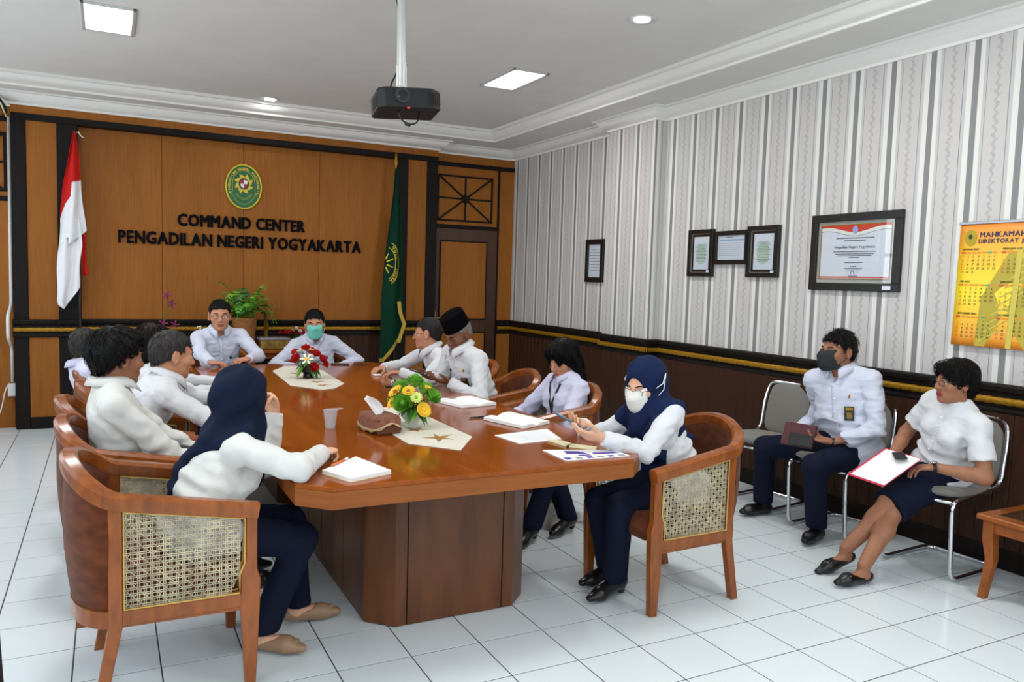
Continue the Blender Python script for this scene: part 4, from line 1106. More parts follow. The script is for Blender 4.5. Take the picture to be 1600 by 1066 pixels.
        sm = link('shoe', np_mesh('shoe', [(v, q, 0)], [M_SHOET if shoes == 'beige' else M_SHOEB]), root)
        if shoes == 'beige': MB().ball(tuple(a+sole+UP*.050+tdir*.142), (.018, .018, .008)).build('bow', M_SHOET, sm, smooth=True)
        if shoes == 'flat':
            p0 = a+sole+UP*.062+tdir*.105; MB().tube([tuple(p0-side*.028-UP*.006), tuple(p0+UP*.001), tuple(p0+side*.028-UP*.006)], .003, 6).build('gold_bar', M_GOLD, sm, smooth=True)
    # ---- collar
    if collar:
        ax = nrm(N-HF.O); cu = nrm(u*.7+nrm(HF.O-N)*.3); cff = nrm(sf_-cu*(sf_@cu)); crr = np.cross(cff, cu); rn = .065*s if not fem else .058
        base = N+cu*.024; mb = MB(); n = 30
        rows = []
        for i in range(n+1):
            t = -1+2*i/n; a = PI/2+math.radians(16)*0+(t*math.radians(166)); 
            a = -PI/2+t*math.radians(163); front = abs(t)**6
            dirv = crr*math.cos(a)+cff*math.sin(a); R0 = rn*(1+.12*front)
            pr = [(R0, -.024), (R0*.97, .020-.016*front), (R0*1.02+.003, .026-.018*front), (R0*1.14+.008, .016-.022*front), (R0*1.30+.014+.012*front, -.012-.042*front)]
            rows.append([tuple(base+dirv*q0+cu*q1+cff*(.010*front)) for q0, q1 in pr])
        m = len(rows[0]); mb.add([p for rw in rows for p in rw], [(i*m+k, (i+1)*m+k, (i+1)*m+k+1, i*m+k+1) for i in range(n) for k in range(m-1)])
        mb.build('collar', SHIRT[shirt], root, smooth=True, solid=.0035)
    # placket and buttons down the front
    if collar and not hijab:
        mb = MB(); bt = MB(); L = []
        for i in range(12):
            t = .93-.078*i; p = F.surf(Hn(t)+sf_*.35, -sf_, .45); L.append(p)
        for i in range(len(L)-1):
            pass
        vs = []
        for p in L: vs += [tuple(p-sr_*.016+sf_*.0015), tuple(p+sr_*.016+sf_*.0035)]
        mb.add(vs, [(2*i, 2*i+1, 2*i+3, 2*i+2) for i in range(len(L)-1)])
        mb.build('placket', SHIRT[shirt], root, smooth=True, solid=.002)
        for p in L[1::2]:
            MB().ball(tuple(p+sf_*.004), .0055, 8, 5).build('button', M_WHITEP, root, smooth=True)
    # ---- eyes, brows
    for sx in (-1, 1):
        if not eyes:
            MB().tube([tuple(HF.p(sx*x, y, z)) for x, y, z in ((.046, .080, -.006), (.038, .0865, -.0085), (.03, .0885, -.009), (.021, .086, -.007))], .0013, 5).build('eyelash', HAIR['black'], root, smooth=True)
        if eyes:
            c = HF.p(sx*.033, .0755, -.0015); mb = MB(); mb.ball((0, 0, 0), .0115*hk, 12, 10)
            R = Matrix((tuple(HF.r), tuple(HF.f), tuple(HF.u))).transposed().to_4x4()
            mb.mi = [0]*len(mb.f); ctr = [sum(mb.v[i][1] for i in fc)/len(fc) for fc in mb.f]
            mb.mi = [1 if y > .0098*hk else 0 for y in ctr]
            mb.xf(Matrix.Translation(tuple(c)) @ R @ Matrix.Rotation(0, 4, 'X'))
            mb.build('eye', [M_EYEW, M_IRIS], root, smooth=True)
        b = [HF.p(sx*x, y, z) for x, y, z in ((.016, .0955, .021), (.028, .0935, .0255), (.040, .087, .025), (.050, .077, .019))]
        MB().tube([tuple(p) for p in b], [.002, .0034*hk, .003*hk, .001], 6).build('eyebrow', HAIR['black'], root, smooth=True)
    # ---- hair
    if hair:
        st, hc = hair; G = Field(HF.O-.19*hk, HF.O+.19*hk, .0048); k = hk
        e = lambda c, r_, kk=.015, op='add': G.ell(HF.p(*c), np.array(r_)*k, HF.ax, kk*k, op)
        def cutplane(pt, n, off=0):
            nn = HF.r*n[0]+HF.f*n[1]+HF.u*n[2]; G.plane(HF.p(*pt), nn, HF.O, .28)
        if st in ('short', 'thin', 'spiky', 'thick'):
            t = dict(short=.011, thin=.006, spiky=.013, thick=.020)[st]
            e((0, -.014, .031), (.073*wide+t*.75, .092+t, .085+t)); e((0, -.055, -.02), (.062*wide, .045, .06), .02)
            if st == 'thick': e((0, .05, .085), (.06, .045, .03), .03); e((0, -.03, .02), (.088*wide, .085, .07), .02)
            cutplane((0, .088, .066), (0, .735, -1)); cutplane((0, .086, .0), (0, 1, .10))
            for sx in (-1, 1): e((sx*.085*wide, .004, -.012), (.022, .022, .034), .004, 'cut'); e((sx*.07, .075, .03), (.035, .035, .04), .008, 'cut')
            G.ripple(lambda P: .0025*noise3(P*[1, 1, .6], 170, seed)+(.0075 if st == 'spiky' else .0035)*noise3(P*[1, 1, .6], 90, seed+1)+.003*noise3(P, 45, seed+2), .03)
        elif st == 'pixie':
            e((0, -.016, .036), (.092, .108, .096)); e((0, -.06, -.02), (.075, .055, .075), .02); e((0, .06, .075), (.06, .04, .032), .03)
            G.ripple(lambda P: .003*noise3(P*[1, 1, .5], 120, seed), .04)
            e((0, .115, -.045), (.075, .08, .10), .01, 'cut'); e((0, .02, -.13), (.12, .12, .07), .01, 'cut')
            for sx in (-1, 1): e((sx*.092, .01, -.03), (.03, .024, .03), .004, 'cut')
        elif st == 'bob':
            e((0, -.012, .036), (.094, .108, .096)); e((0, -.055, -.05), (.092, .06, .115), .03)
            for sx in (-1, 1): G.cone(HF.p(sx*.068, .008, .04), HF.p(sx*.088, -.045, -.125), .030*k, .020*k, .02)
            e((0, .068, .078), (.062, .038, .034), .03); G.cone(HF.p(0, -.08, -.05), HF.p(0, -.095, -.14), .05*k, .025*k, .03)
            G.ripple(lambda P: .004*noise3(P*[1.3, 1.3, .25], 130, seed)+.006*noise3(P*[1, 1, .25], 55, seed+4), .04)
            e((0, .118, -.04), (.057, .085, .092), .01, 'cut')
        v, q = G.mesh(); sv, sq = strands(G, v, HF, st, seed); link('hair', np_mesh('hair', [(v, q, 0), (sv, sq, 0)], [HAIR[hc]]), root)
    out = dict(head=hs[3], root=root, F=F, HF=HF, N=N, S=S, E=E, u=u, sf=sf_, sr=sr_, Hn=Hn, H=H, K=K, A=A, f=f, r=r)
    return out
def hijab_for(P, m, bib=.34, bibw=.10, back=.30, seed=3, lateral=0.0, backw=.12, wrap=.17, skew=0.0):
    """headscarf over head, neck and shoulders; the cape follows the shirt surface and ends at clean edges"""
    HF, N, S, u, sf, sr, H, F = P['HF'], P['N'], P['S'], P['u'], P['sf'], P['sr'], P['H'], P['F']
    h = F.h; top = HF.O+.2; lo = np.minimum(F.lo, HF.O-.2); pad = np.ceil((F.lo-lo)/h).astype(int); hi = np.maximum(F.lo+(F.n-1)*h, top)
    G = Field(lo, hi, h); G.lo = F.lo-pad*h; G.n = np.ceil((hi-G.lo)/h).astype(int)+3; 
    cape = np.full(tuple(G.n), .12, np.float32); cape[pad[0]:pad[0]+F.n[0], pad[1]:pad[1]+F.n[1], pad[2]:pad[2]+F.n[2]] = F.f[:, :, :]-.012
    G.f = np.full(tuple(G.n), .12, np.float32)
    ax = np.array([sr, sf, u])
    G.ell(N-u*.03, V3(wrap, .19, .125), ax, .04)
    G.box(N-u*(bib*.5)+sf*.16+sr*skew, V3(bibw, .15, bib*.5+.04), ax, .05, .08)
    if back: G.box(N-u*(back*.5)-sf*.14+sr*lateral*.6, V3(backw, .15, back*.5+.03), ax, .06, .1); G.ell(N-u*back*.75-sf*.1+sr*lateral, V3(.10, .14, back*.45), ax, .08)
    G.f = np.maximum(G.f, cape)
    e = lambda c, r_, kk=.03, op='add': G.ell(HF.p(*c), np.array(r_)*HF.k, HF.ax, kk, op)
    e((0, -.016, .022), (.092, .114, .111)); e((0, -.082, .0), (.074, .07, .08), .05); e((0, .035, -.088), (.064, .060, .046), .04)
    G.cone(HF.p(0, -.03, -.07), N-u*.02, .080, .088, .05); G.cone(HF.p(0, .03, -.10), N+sf*.06-u*.06, .062, .06, .05)
    for c in 'LR': G.cone(N, N+(S[c]-N)*.6, .068, .06, .05)
    def fo(Q):
        L = HF.loc(Q); a = np.arctan2(L[:, 0], L[:, 1]+.02); dr = np.clip((-.03-L[:, 2])/.08, 0, 1)
        return .005*noise3(Q, 22, seed)+dr*.010*np.sin(a*5+L[:, 2]*26+2.2*noise3(Q, 9, seed+2))+(1-dr)*.004*np.sin(L[:, 2]*50+a*4+2*noise3(Q, 10, seed+5))
    G.ripple(fo, .04)
    e((0, .128, -.008), (.056, .085, .088), .012, 'cut')
    v, q = G.mesh(); v = relax(v, q, 1, .5)
    return link('headscarf', np_mesh('headscarf', [(v, q, 0)], [m]), P['root'])
def mask_for(P, m, kind='surgical', strap=None, strapm=None):
    """mask: a smooth shell over nose, mouth and chin of this head"""
    HF = P['HF']; k = HF.k; B = P['head']; G = Field(B.lo, B.lo+.01, B.h); G.lo = B.lo.copy(); G.n = B.n.copy(); G.f = B.f.copy()
    e = lambda c, r_, kk=.02, op='add': G.ell(HF.p(*c), np.array(r_)*k, HF.ax, kk*k, op)
    for sx in (-1, 1): G.cone(HF.p(sx*.03, .07, -.03), HF.p(sx*.03, .062, -.08), .022*k, .022*k, .03)
    G.cone(HF.p(0, .098, -.03), HF.p(0, .082, -.09), .014*k, .02*k, .04)
    if kind != 'surgical': G.cone(HF.p(0, .108, -.035), HF.p(0, .103, -.07), .016*k, .018*k, .05)
    G.f = G.f-.0055
    R = Field(B.lo, B.lo+.01, B.h); R.lo = B.lo.copy(); R.n = B.n.copy(); R.f = np.full(tuple(B.n), .12, np.float32)
    tilt = np.array([HF.r, nrm(HF.f*.96-HF.u*.28), nrm(HF.u*.96+HF.f*.28)])
    R.box(HF.p(0, .095, -.056), V3(.061, .066, .056 if kind == 'surgical' else .060)*k, tilt, .012, 0)
    if kind != 'surgical':
        for sx in (-1, 1): R.plane(HF.p(0, .16, -.2), HF.r*sx*.0+nrm(HF.f*-.2-HF.u), HF.O-UP*9, .01)
    G.f = np.maximum(G.f, R.f); G.f = np.maximum(G.f, -(B.f-.001))
    v, q = G.mesh(); v = relax(v, q, 2, .5); o = link('face_mask', np_mesh('face_mask', [(v, q, 0)], [m]), P['root'])
    tg = strap or ((.078, -.012, .012), (.078, -.012, -.025))
    for sx in (-1, 1):
        for z, g in ((-.022, tg[0]), (-.08, tg[1])):
            a_ = HF.p(sx*.059, .052, z); b_ = HF.p(sx*g[0], g[1], g[2]); md = (a_+b_)/2+HF.r*sx*(.007 if strap is None else .03)
            MB().tube([tuple(a_), tuple(md), tuple(b_)], .0022, 6).build('strap', strapm or m, o, smooth=True)
    return o
def glasses_for(P, m=None, r=.021, h=.016, sq=2.6):
    HF = P['HF']; mb = MB(); m = m or M_SPEC
    g = MB()
    for sx in (-1, 1):
        ring = []
        for i in range(20):
            a = 2*PI*i/20; c, s_ = math.cos(a), math.sin(a); q = (abs(c)**sq+abs(s_)**sq)**(-1/sq)
            ring.append(tuple(HF.p(sx*.033+r*q*c, .1035-.10*abs(sx*.033+r*q*c)**1.5*1.2, -.004+h*q*s_)))
        mb.tube(ring, .0013, 6, closed=True); g.add(ring, [tuple(range(20))])
        mb.tube([tuple(HF.p(sx*(.033+r), .097, .002)), tuple(HF.p(sx*.076, .08, .004)), tuple(HF.p(sx*.081, .0, .004)), tuple(HF.p(sx*.079, -.022, -.008))], .0015, 6)
    mb.tube([tuple(HF.p(-.012, .102, 0)), tuple(HF.p(0, .105, .003)), tuple(HF.p(.012, .102, 0))], .0013, 6)
    o = mb.build('glasses', m, P['root'], smooth=True); g.build('lens', M_LENS, o)
    return o
def on_chest(P, x, t, lift=.004):
    """point on the shirt front: x metres to the person's left (+) , t along the spine"""
    p = P['F'].surf(P['Hn'](t)-P['sr']*x+P['sf']*.35, -P['sf'], .5); return p+P['sf']*lift
def chest_box(P, x, t, w, h, name, m, d=.004, lift=.003):
    p = on_chest(P, x, t, lift); mb = MB().box((-w/2, -d/2, -h/2), (w/2, d/2, h/2), .0008)
    a = on_chest(P, x, t+.05, lift)-on_chest(P, x, t-.05, lift); up = nrm(a); b = on_chest(P, x-.025, t, lift)-on_chest(P, x+.025, t, lift); rt = nrm(b-up*(b@up)); fw = np.cross(rt, up)*-1
    R = Matrix((tuple(rt), tuple(-np.cross(up, rt)*-1), tuple(up))).transposed().to_4x4()
    mb.xf(Matrix.Translation(tuple(p)) @ R); return mb.build(name, m, P['root'])
M_BADGE = material('black_leather_badge', (22, 20, 16), .4); M_BADGEG = material('badge_crest', (120, 92, 30), .4, .4)
def id_badge(P, x, t, w=.05, h=.075):
    b = chest_box(P, x, t, w, h, 'badge_holder', M_BADGE, .006, .011)
    for dz, ww, hh, nm, m in ((.027, .72, .16, 'badge_plate', M_GOLD), (-.012, .5, .42, 'badge_crest', M_BADGEG)):
        c = b.copy(); c.data = b.data.copy(); c.name = nm; c.parent = b; c.matrix_parent_inverse = Matrix.Identity(4); COL.objects.link(c)
        V_ = np.array([v.co[:] for v in b.data.vertices]); ctr = V_.mean(0); p1 = on_chest(P, x, t+.05, 0)-on_chest(P, x, t-.05, 0); up = nrm(p1); q = on_chest(P, x-.025, t, 0)-on_chest(P, x+.025, t, 0); rt = nrm(q-up*(q@up)); fw = np.cross(up, rt)
        L = V_-ctr; a_, b_, c_ = L@rt, L@fw, L@up
        W_ = ctr+np.outer(a_*ww, rt)+np.outer(b_*.4+.0032, fw)+np.outer(c_*hh+dz*h/.08, up)
        for i, v in enumerate(c.data.vertices): v.co = W_[i]
        c.data.materials.clear(); c.data.materials.append(m); c.matrix_basis = Matrix.Identity(4)
def watch(P, c, h, face=M_STEEL):
    w = V3(h['w'])+nrm(V3(h['d']))*.004; ax = nrm(V3(h['d'])); n = nrm(V3(h['n'])-ax*(V3(h['n'])@ax)); t = np.cross(ax, n)
    ring = [tuple(w+n*.0265*math.cos(a)*.9+t*.032*math.sin(a)) for a in [2*PI*i/16 for i in range(16)]]
    o = MB().tube(ring, 1, closed=True, prof=[(-.002, -.009), (.002, -.009), (.002, .009), (-.002, .009)], up=tuple(ax)).build('watch', M_BLACK, P['root'], smooth=30)
    mb = MB().lathe([(.001, .0), (.017, .0), (.018, .004), (.015, .007), (.001, .007)], 16); R = Matrix((tuple(ax), tuple(np.cross(-n, ax)), tuple(-n))).transposed().to_4x4()
    mb.xf(Matrix.Translation(tuple(w-n*.026)) @ R); mb.build('watch_case', face, o, smooth=40)
# ------------------------------------------------------------------ the thirteen people of the meeting
def hd(w, d, n, curl=(22, 28, 18), thumb=.5, **k): return dict(w=V3(w), d=V3(d), n=V3(n), curl=curl, thumb=thumb, **k)
LAP = (18, 25, 15)
def ft(x, y, h, tp=0, z=.085): return ((x, y, z), h, tp)
# speaker with glasses at the head of the table
P1 = person('man with round glasses speaking at the far head of the table, green pin', (-.80, 4.08, .54), (-.82, 3.92, 1.14), 271, (266, 2, 0),
    dict(R=hd((-.945, 3.42, .79), (1, -.12, -.05), (0, 0, -1), (25, 30, 20)), L=hd((-.64, 3.56, .80), (-.95, -.35, -.05), (0, .2, -1), (30, 45, 30))),
    dict(R=ft(-.93, 3.75, 270), L=ft(-.66, 3.75, 270)), poles=dict(R=(-.8, .2, -.4), L=(.8, .3, -.4)), skin='tan', shirt='blue', hair=('short', 'black'), hk=1.1)
glasses_for(P1)
e_ = P1['HF']; MB().ball(tuple(e_.p(0, .091, -.068)), (.014, .007, .009)).build('open_mouth', material('mouth_inside', (52, 20, 18), .6), P1['root'], smooth=True)
MB().ball(tuple(on_chest(P1, -.09, .62, .003)), (.010, .004, .010)).build('pin', M_STEEL, P1['root'], smooth=True)
MB().ball(tuple(on_chest(P1, .075, .56, .004)), (.016, .005, .016)).build('green_pin', material('green_enamel', (24, 88, 48), .4), P1['root'], smooth=True)
chest_box(P1, .095, .60, .075, .006, 'pocket_edge', SHIRT['lilac'])
# man in surgical mask
P2 = person('man in a turquoise surgical mask leaning back with elbows out at the far end', (.06, 4.17, .52), (.02, 4.06, 1.058), 268, (256, 4, -3),
    dict(R=hd((-.13, 3.92, .67), (.6, -.6, -.2), (0, .2, -1)), L=hd((.22, 3.95, .67), (-.6, -.6, -.2), (0, .2, -1))),
    dict(R=ft(-.08, 3.8, 270), L=ft(.18, 3.8, 270)), poles=dict(R=(-1, .3, -.1), L=(1, .3, -.1)), skin='tan', shirt='blue', hair=('short', 'black'), fat=.018, hk=1.1)
mask_for(P2, M_MASKG, strapm=M_WHITEP)
MB().ball(tuple(on_chest(P2, .085, .60, .004)), (.013, .004, .016)).build('blue_pin', material('blue_enamel', (40, 60, 150), .4), P2['root'], smooth=True)
chest_box(P2, .11, .36, .03, .06, 'name_tag', material('green_tag', (96, 140, 100), .6))
# right side of the table, from far to near
h3 = dict(L=hd((.30, 2.47, .795), (-.93, .30, -.05), (0, .05, -1), (25, 35, 25)), R=hd((.27, 2.80, .79), (-.85, -.45, -.05), (0, 0, -1), (30, 40, 30)))
P3 = person('man with glasses in profile leaning forward, hands clasped on the table, wristwatch', (.84, 2.63, .54), (.565, 2.60, 1.08), 178, (146, 4, 0), h3,
    dict(L=ft(.45, 2.5, 180), R=ft(.45, 2.75, 180)), poles=dict(L=(.3, -.9, -.3), R=(.3, .9, -.3)), skin='tan', shirt='white', hair=('thin', 'grey'), hk=1.05)
glasses_for(P3, M_BLACK); watch(P3, 'L', h3['L'], M_STEEL)
h4 = dict(L=hd((.385, 1.72, .815), (-.97, .12, .12), (.1, .25, 1), ((20, 25, 15), (20, 25, 15), (25, 30, 20), (30, 30, 20)), .2), R=hd((.36, 1.96, .82), (-.85, -.5, .12), (.1, -.25, 1), (20, 30, 20), .2))
P4 = person('elderly man in a black velvet cap looking down at a phone', (.77, 1.93, .54), (.505, 1.86, 1.135), 190, (196, 30, 0), h4,
    dict(L=ft(.4, 1.8, 180), R=ft(.4, 2.05, 180)), poles=dict(L=(.4, -.6, -.8), R=(.3, .7, -.7)), skin='dark', shirt='white', hair=('thin', 'salt'), s=1.02, eyes=False)
q = P4['HF']; cap = MB()
for t in range(1): pass
cap.lathe([(.001, .108), (.07, .110), (.086, .106), (.09, .09), (.0985, .0), (.095, -.002), (.09, .004)], 28, (0, 0, 0), .86, 1.05)
R_ = Matrix((tuple(q.r), tuple(q.f), tuple(q.u))).transposed().to_4x4()
cap.xf(Matrix.Translation(tuple(q.p(0, -.012, .048))) @ R_ @ Matrix.Rotation(math.radians(-4), 4, 'X')); cap.build('velvet_cap', M_VELB, P4['root'], smooth=40)
id_badge(P4, .08, .62, .055, .08)
MB().ball(tuple(on_chest(P4, .085, .79, .003)), (.009, .004, .012)).build('gold_pin', M_GOLD, P4['root'], smooth=True)
MB().ball(tuple(on_chest(P4, -.07, .76, .004)), (.011, .006, .013)).build('dark_pin', M_BLACK, P4['root'], smooth=True)
P5 = person('woman with black chin-length hair and a dark lanyard, eyes lowered', (1.0, 1.15, .52), (.925, 1.13, 1.02), 184, (196, 20, 0),
    dict(L=hd((.63, 1.03, .63), (-.5, .5, -.2), (0, 0, -1), LAP), R=hd((.62, 1.25, .63), (-.5, -.5, -.2), (0, 0, -1), LAP)),
    dict(L=ft(.50, .72, 215), R=ft(.80, .80, 205)), poles=dict(L=(.4, -.8, -.5), R=(.2, .8, -.5)), skin='tan', shirt='lilac', hair=('bob', 'black'), fem=True, bust=1.0, s=.95, fat=.012, shoes='heel', eyes=False)
ly = [on_chest(P5, -.055, .93, .005), on_chest(P5, -.035, .80, .006), on_chest(P5, -.015, .62, .006), on_chest(P5, .0, .45, .006), on_chest(P5, .005, .30, .006)]
ly2 = [on_chest(P5, .055, .93, .005), on_chest(P5, .04, .80, .006), on_chest(P5, .02, .62, .006), on_chest(P5, .005, .45, .006)]
M_LANY = material('patterned_lanyard', (28, 30, 40), .7, vary=.9, scale=(90, 90, 90))
MB().tube([tuple(p) for p in ly], 1, prof=[(-.009, -.001), (.009, -.001), (.009, .001), (-.009, .001)], up=tuple(P5['sf'])).build('lanyard', M_LANY, P5['root'])
MB().tube([tuple(p) for p in ly2], 1, prof=[(-.009, -.001), (.009, -.001), (.009, .001), (-.009, .001)], up=tuple(P5['sf'])).build('lanyard', M_LANY, P5['root'])
h6 = dict(L=hd((.315, -.24, .815), (-.88, .45, .12), (.25, .55, .75), ((15, 25, 15), (18, 28, 18), (25, 30, 20), (32, 35, 20)), .1), R=hd((.40, .04, .825), (-.86, -.42, .12), (.1, -.3, .9), (20, 30, 20), .1))
P6 = person('woman in a long navy headscarf and white mask holding a phone in both hands', (.86, -.12, .52), (.675, -.06, 1.03), 184, (200, 20, 0), h6,
    dict(L=ft(.50, -.13, 192), R=ft(.57, .03, 186)), poles=dict(L=(.5, -.5, -.8), R=(.3, .7, -.6)), skin='light', shirt='white', hair=None, fem=True, s=.95, fat=.012, bust=.9, shoes='heel', collar=False, hijab=1)
hijab_for(P6, M_HIJAB, bib=.5, bibw=.105, back=.20, seed=5, backw=.13)
mask_for(P6, M_MASKW, 'fold', strap=((.103, -.045, .045), (.103, -.045, .04)), strapm=M_WHITEP); glasses_for(P6, M_SPEC, .022, .017, 2)
# left side of the table, from near to far
h9 = dict(R=hd((-.905, -.03, .792), (.75, .62, .0), (0, 0, -1), (60, 70, 40), .8, e=(-1.05, -.285, .80)), L=hd((-1.03, .30, .915), (-.25, -.2, .9), (-.75, -.6, -.1), (40, 60, 40), .4))
P9 = person('woman in a navy headscarf seen from behind, resting her chin on her hand', (-1.37, .0, .53), (-1.20, .04, 1.02), 6, (44, 8, 0), h9,
    dict(R=ft(-1.13, -.02, -38), L=ft(-.95, .19, -8)), poles=dict(R=(.15, -1, .12), L=(.6, .3, -.8)), skin='light', shirt='warm', hair=None, fem=True, s=.97, fat=.03, bust=1.0, shoes='beige', collar=False, hijab=1, hem=.13)
hijab_for(P9, M_HIJAB2, bib=.46, bibw=.10, back=.30, seed=8, lateral=-.11, backw=.09, wrap=.155)
P10 = person('young man with thick black hair seen from behind in a white shirt', (-1.60, .76, .54), (-1.635, .75, 1.115), 4, (27, 4, 0),
    dict(R=hd((-1.24, .62, .60), (.6, .5, -.2), (0, 0, -1), LAP), L=hd((-1.24, .92, .60), (.6, -.5, -.2), (0, 0, -1), LAP)),
    dict(R=ft(-1.12, .66, 0), L=ft(-1.12, .86, 0)), poles=dict(R=(-.5, -.6, -.6), L=(-.4, .6, -.6)), skin='brown', shirt='warm', hair=('thick', 'black'), hk=1.06)
P11 = person('man with cropped greying hair in a white shirt, forearms on the table', (-1.60, 1.40, .54), (-1.365, 1.40, 1.06), 6, (16, 8, 0),
    dict(R=hd((-.97, 1.26, .79), (.9, .3, -.05), (0, 0, -1)), L=hd((-.97, 1.60, .79), (.9, -.3, -.05), (0, 0, -1))),
    dict(R=ft(-1.12, 1.3, 0), L=ft(-1.12, 1.5, 0)), poles=dict(R=(-.4, -.7, -.5), L=(-.3, .8, -.5)), skin='tan', shirt='white', hair=('short', 'greyer'), s=1.02, hk=1.07)
P12 = person('person with long dark reddish hair mostly hidden behind the greying man', (-1.52, 2.03, .53), (-1.43, 2.05, 1.06), 6, (48, 10, 0),
    dict(R=hd((-.98, 1.95, .79), (.9, .3, 0), (0, 0, -1)), L=hd((-.98, 2.2, .79), (.9, -.3, 0), (0, 0, -1))),
    dict(R=ft(-1.12, 1.95, 0), L=ft(-1.12, 2.12, 0)), skin='tan', shirt='white', hair=('bob', 'red'), fem=True, s=.96)
P13 = person('grey-haired man farthest back on the left, leaning back', (-1.64, 2.66, .52), (-1.80, 2.68, .995), 10, (50, 0, 0),
    dict(R=hd((-1.28, 2.55, .60), (.6, .5, -.2), (0, 0, -1), LAP), L=hd((-1.28, 2.85, .60), (.6, -.5, -.2), (0, 0, -1), LAP)),
    dict(R=ft(-1.12, 2.6, 0), L=ft(-1.12, 2.8, 0)), skin='tan', shirt='lilac', hair=('short', 'greyer'))
# the two people by the right wall
h7 = dict(L=hd((2.19, .06, .605), (-.45, .85, .08), (-.35, .25, .9), ((15, 25, 20), (15, 25, 20), (18, 28, 20), (20, 30, 20)), .0), R=hd((2.26, .40, .60), (-.55, -.75, .1), (.3, .3, .9), (20, 30, 20), .3))
P7 = person('man in a black mask seated by the wall holding a maroon book', (2.42, .14, .54), (2.30, .165, 1.145), 196, (172, 0, 0), h7,
    dict(L=ft(2.13, .10, 200), R=ft(2.22, .63, 176)), poles=dict(L=(.3, -.7, -.7), R=(.7, .3, -.6)), skin='brown', shirt='blue', hair=('spiky', 'black'), fat=.03, s=1.03, hk=1.03, wide=1.05,
    knees=dict(R=(-.5, .25, .8), L=(-.6, -.1, .8)))
mask_for(P7, M_MASKB, 'fold'); id_badge(P7, .085, .52, .055, .085); watch(P7, 'L', h7['L'], M_BLACK)
MB().ball(tuple(on_chest(P7, .085, .72, .003)), (.010, .004, .012)).build('gold_pin', M_GOLD, P7['root'], smooth=True)
h8 = dict(L=hd((2.17, -.60, .605), (-.65, .72, -.1), (.0, .1, -1), (25, 35, 20), .4), R=hd((2.17, -.34, .60), (-.55, -.7, -.1), (0, 0, -1), (35, 45, 25), .5))
P8 = person('woman with short black hair and glasses, white blouse and navy skirt, ankles crossed', (2.40, -.47, .53), (2.29, -.595, 1.05), 174, (160, 0, 0), h8,
    dict(L=ft(1.845, -.34, 168, .32, .115), R=ft(1.79, -.50, 175, 0, .08)), poles=dict(L=(.3, -.8, -.6), R=(.3, .7, -.6)), skin='brown', shirt='white', hair=('pixie', 'black'), sleeve='short', fem=True, s=.92, bust=.85, fat=.008,
    lower='skirt', shoes='flat', collar=False, hk=.96, lip=M_LIPR, knees=dict(L=(-.6, .1, .8), R=(-.6, 0, .8)))
glasses_for(P8, M_BLACK, .021, .015); watch(P8, 'L', h8['L'], M_STEEL)
_rg = [P8['N']+P8['u']*.008+P8['sr']*.060*math.cos(a)+P8['sf']*(.064*math.sin(a)+.004) for a in [2*PI*i/24 for i in range(24)]]
MB().tube([tuple(p) for p in _rg], 1, closed=True, prof=[(-.003, -.011), (.003, -.011), (.003, .011), (-.003, .011)], up=tuple(P8['u'])).build('neck_band', SHIRT['white'], P8['root'], smooth=40)
_pk = [on_chest(P8, 0, .90-.055*i, .003) for i in range(11)]
MB().tube([tuple(p) for p in _pk], 1, prof=[(-.013, -.0015), (.013, -.0015), (.013, .0015), (-.013, .0015)], up=tuple(P8['sf'])).build('placket', SHIRT['white'], P8['root'], smooth=40)
for p in _pk[1::2]: MB().ball(tuple(p+P8['sf']*.003), .005, 8, 5).build('button', M_WHITEP, P8['root'], smooth=True)
# ------------------------------------------------------------------ wall sign: raised black letters
M_LETTER = material('black_letters', (9, 10, 13), .7, spec=.1)
M_LETSIDE = M_LETTER
def letter_mesh(v, f, size, depth, at, sx=1.0):
    """one raised letter on the back wall (faces -y)"""
    n = len(v); P0 = [(at[0]+x*size*sx, at[1], at[2]+y*size) for x, y in v]; P1 = [(x, y-depth-.0006*(j_//max(1, n//5)), z) for j_, (x, y, z) in enumerate(P0)]
    mb = MB(); ed = {}
    for q in f:
        for a, b in zip(q, q[1:]+q[:1]): ed[(a, b)] = 1
    fs = [tuple(i+n for i in q) for q in f]+[q[::-1] for q in f]
    for a, b in ed:
        if (b, a) not in ed: fs.append((a, b, b+n, a+n))
    mb.add(P0+P1, fs); return mb
def wall_line(txt, x0, x1, z, h, root):
    lay, w = layout(txt, 1.0, .04, .06, 0.0); sx = (x1-x0)/w; size = h/.72
    for ch, v, f, x in lay:
        letter_mesh(v, f, size, .02, (x0+x*sx, YC-.001, z-h/2), sx/size).build('letter', M_LETTER, root)
sg = empty('wall_sign', (-.4, YC, 1.9), 'raised black lettering COMMAND CENTER PENGADILAN NEGERI YOGYAKARTA on the plywood wall', 'sign')
wall_line('COMMAND CENTER', -1.045, .208, 2.022, .118, sg); wall_line('PENGADILAN NEGERI YOGYAKARTA', -1.575, .822, 1.83, .122, sg)
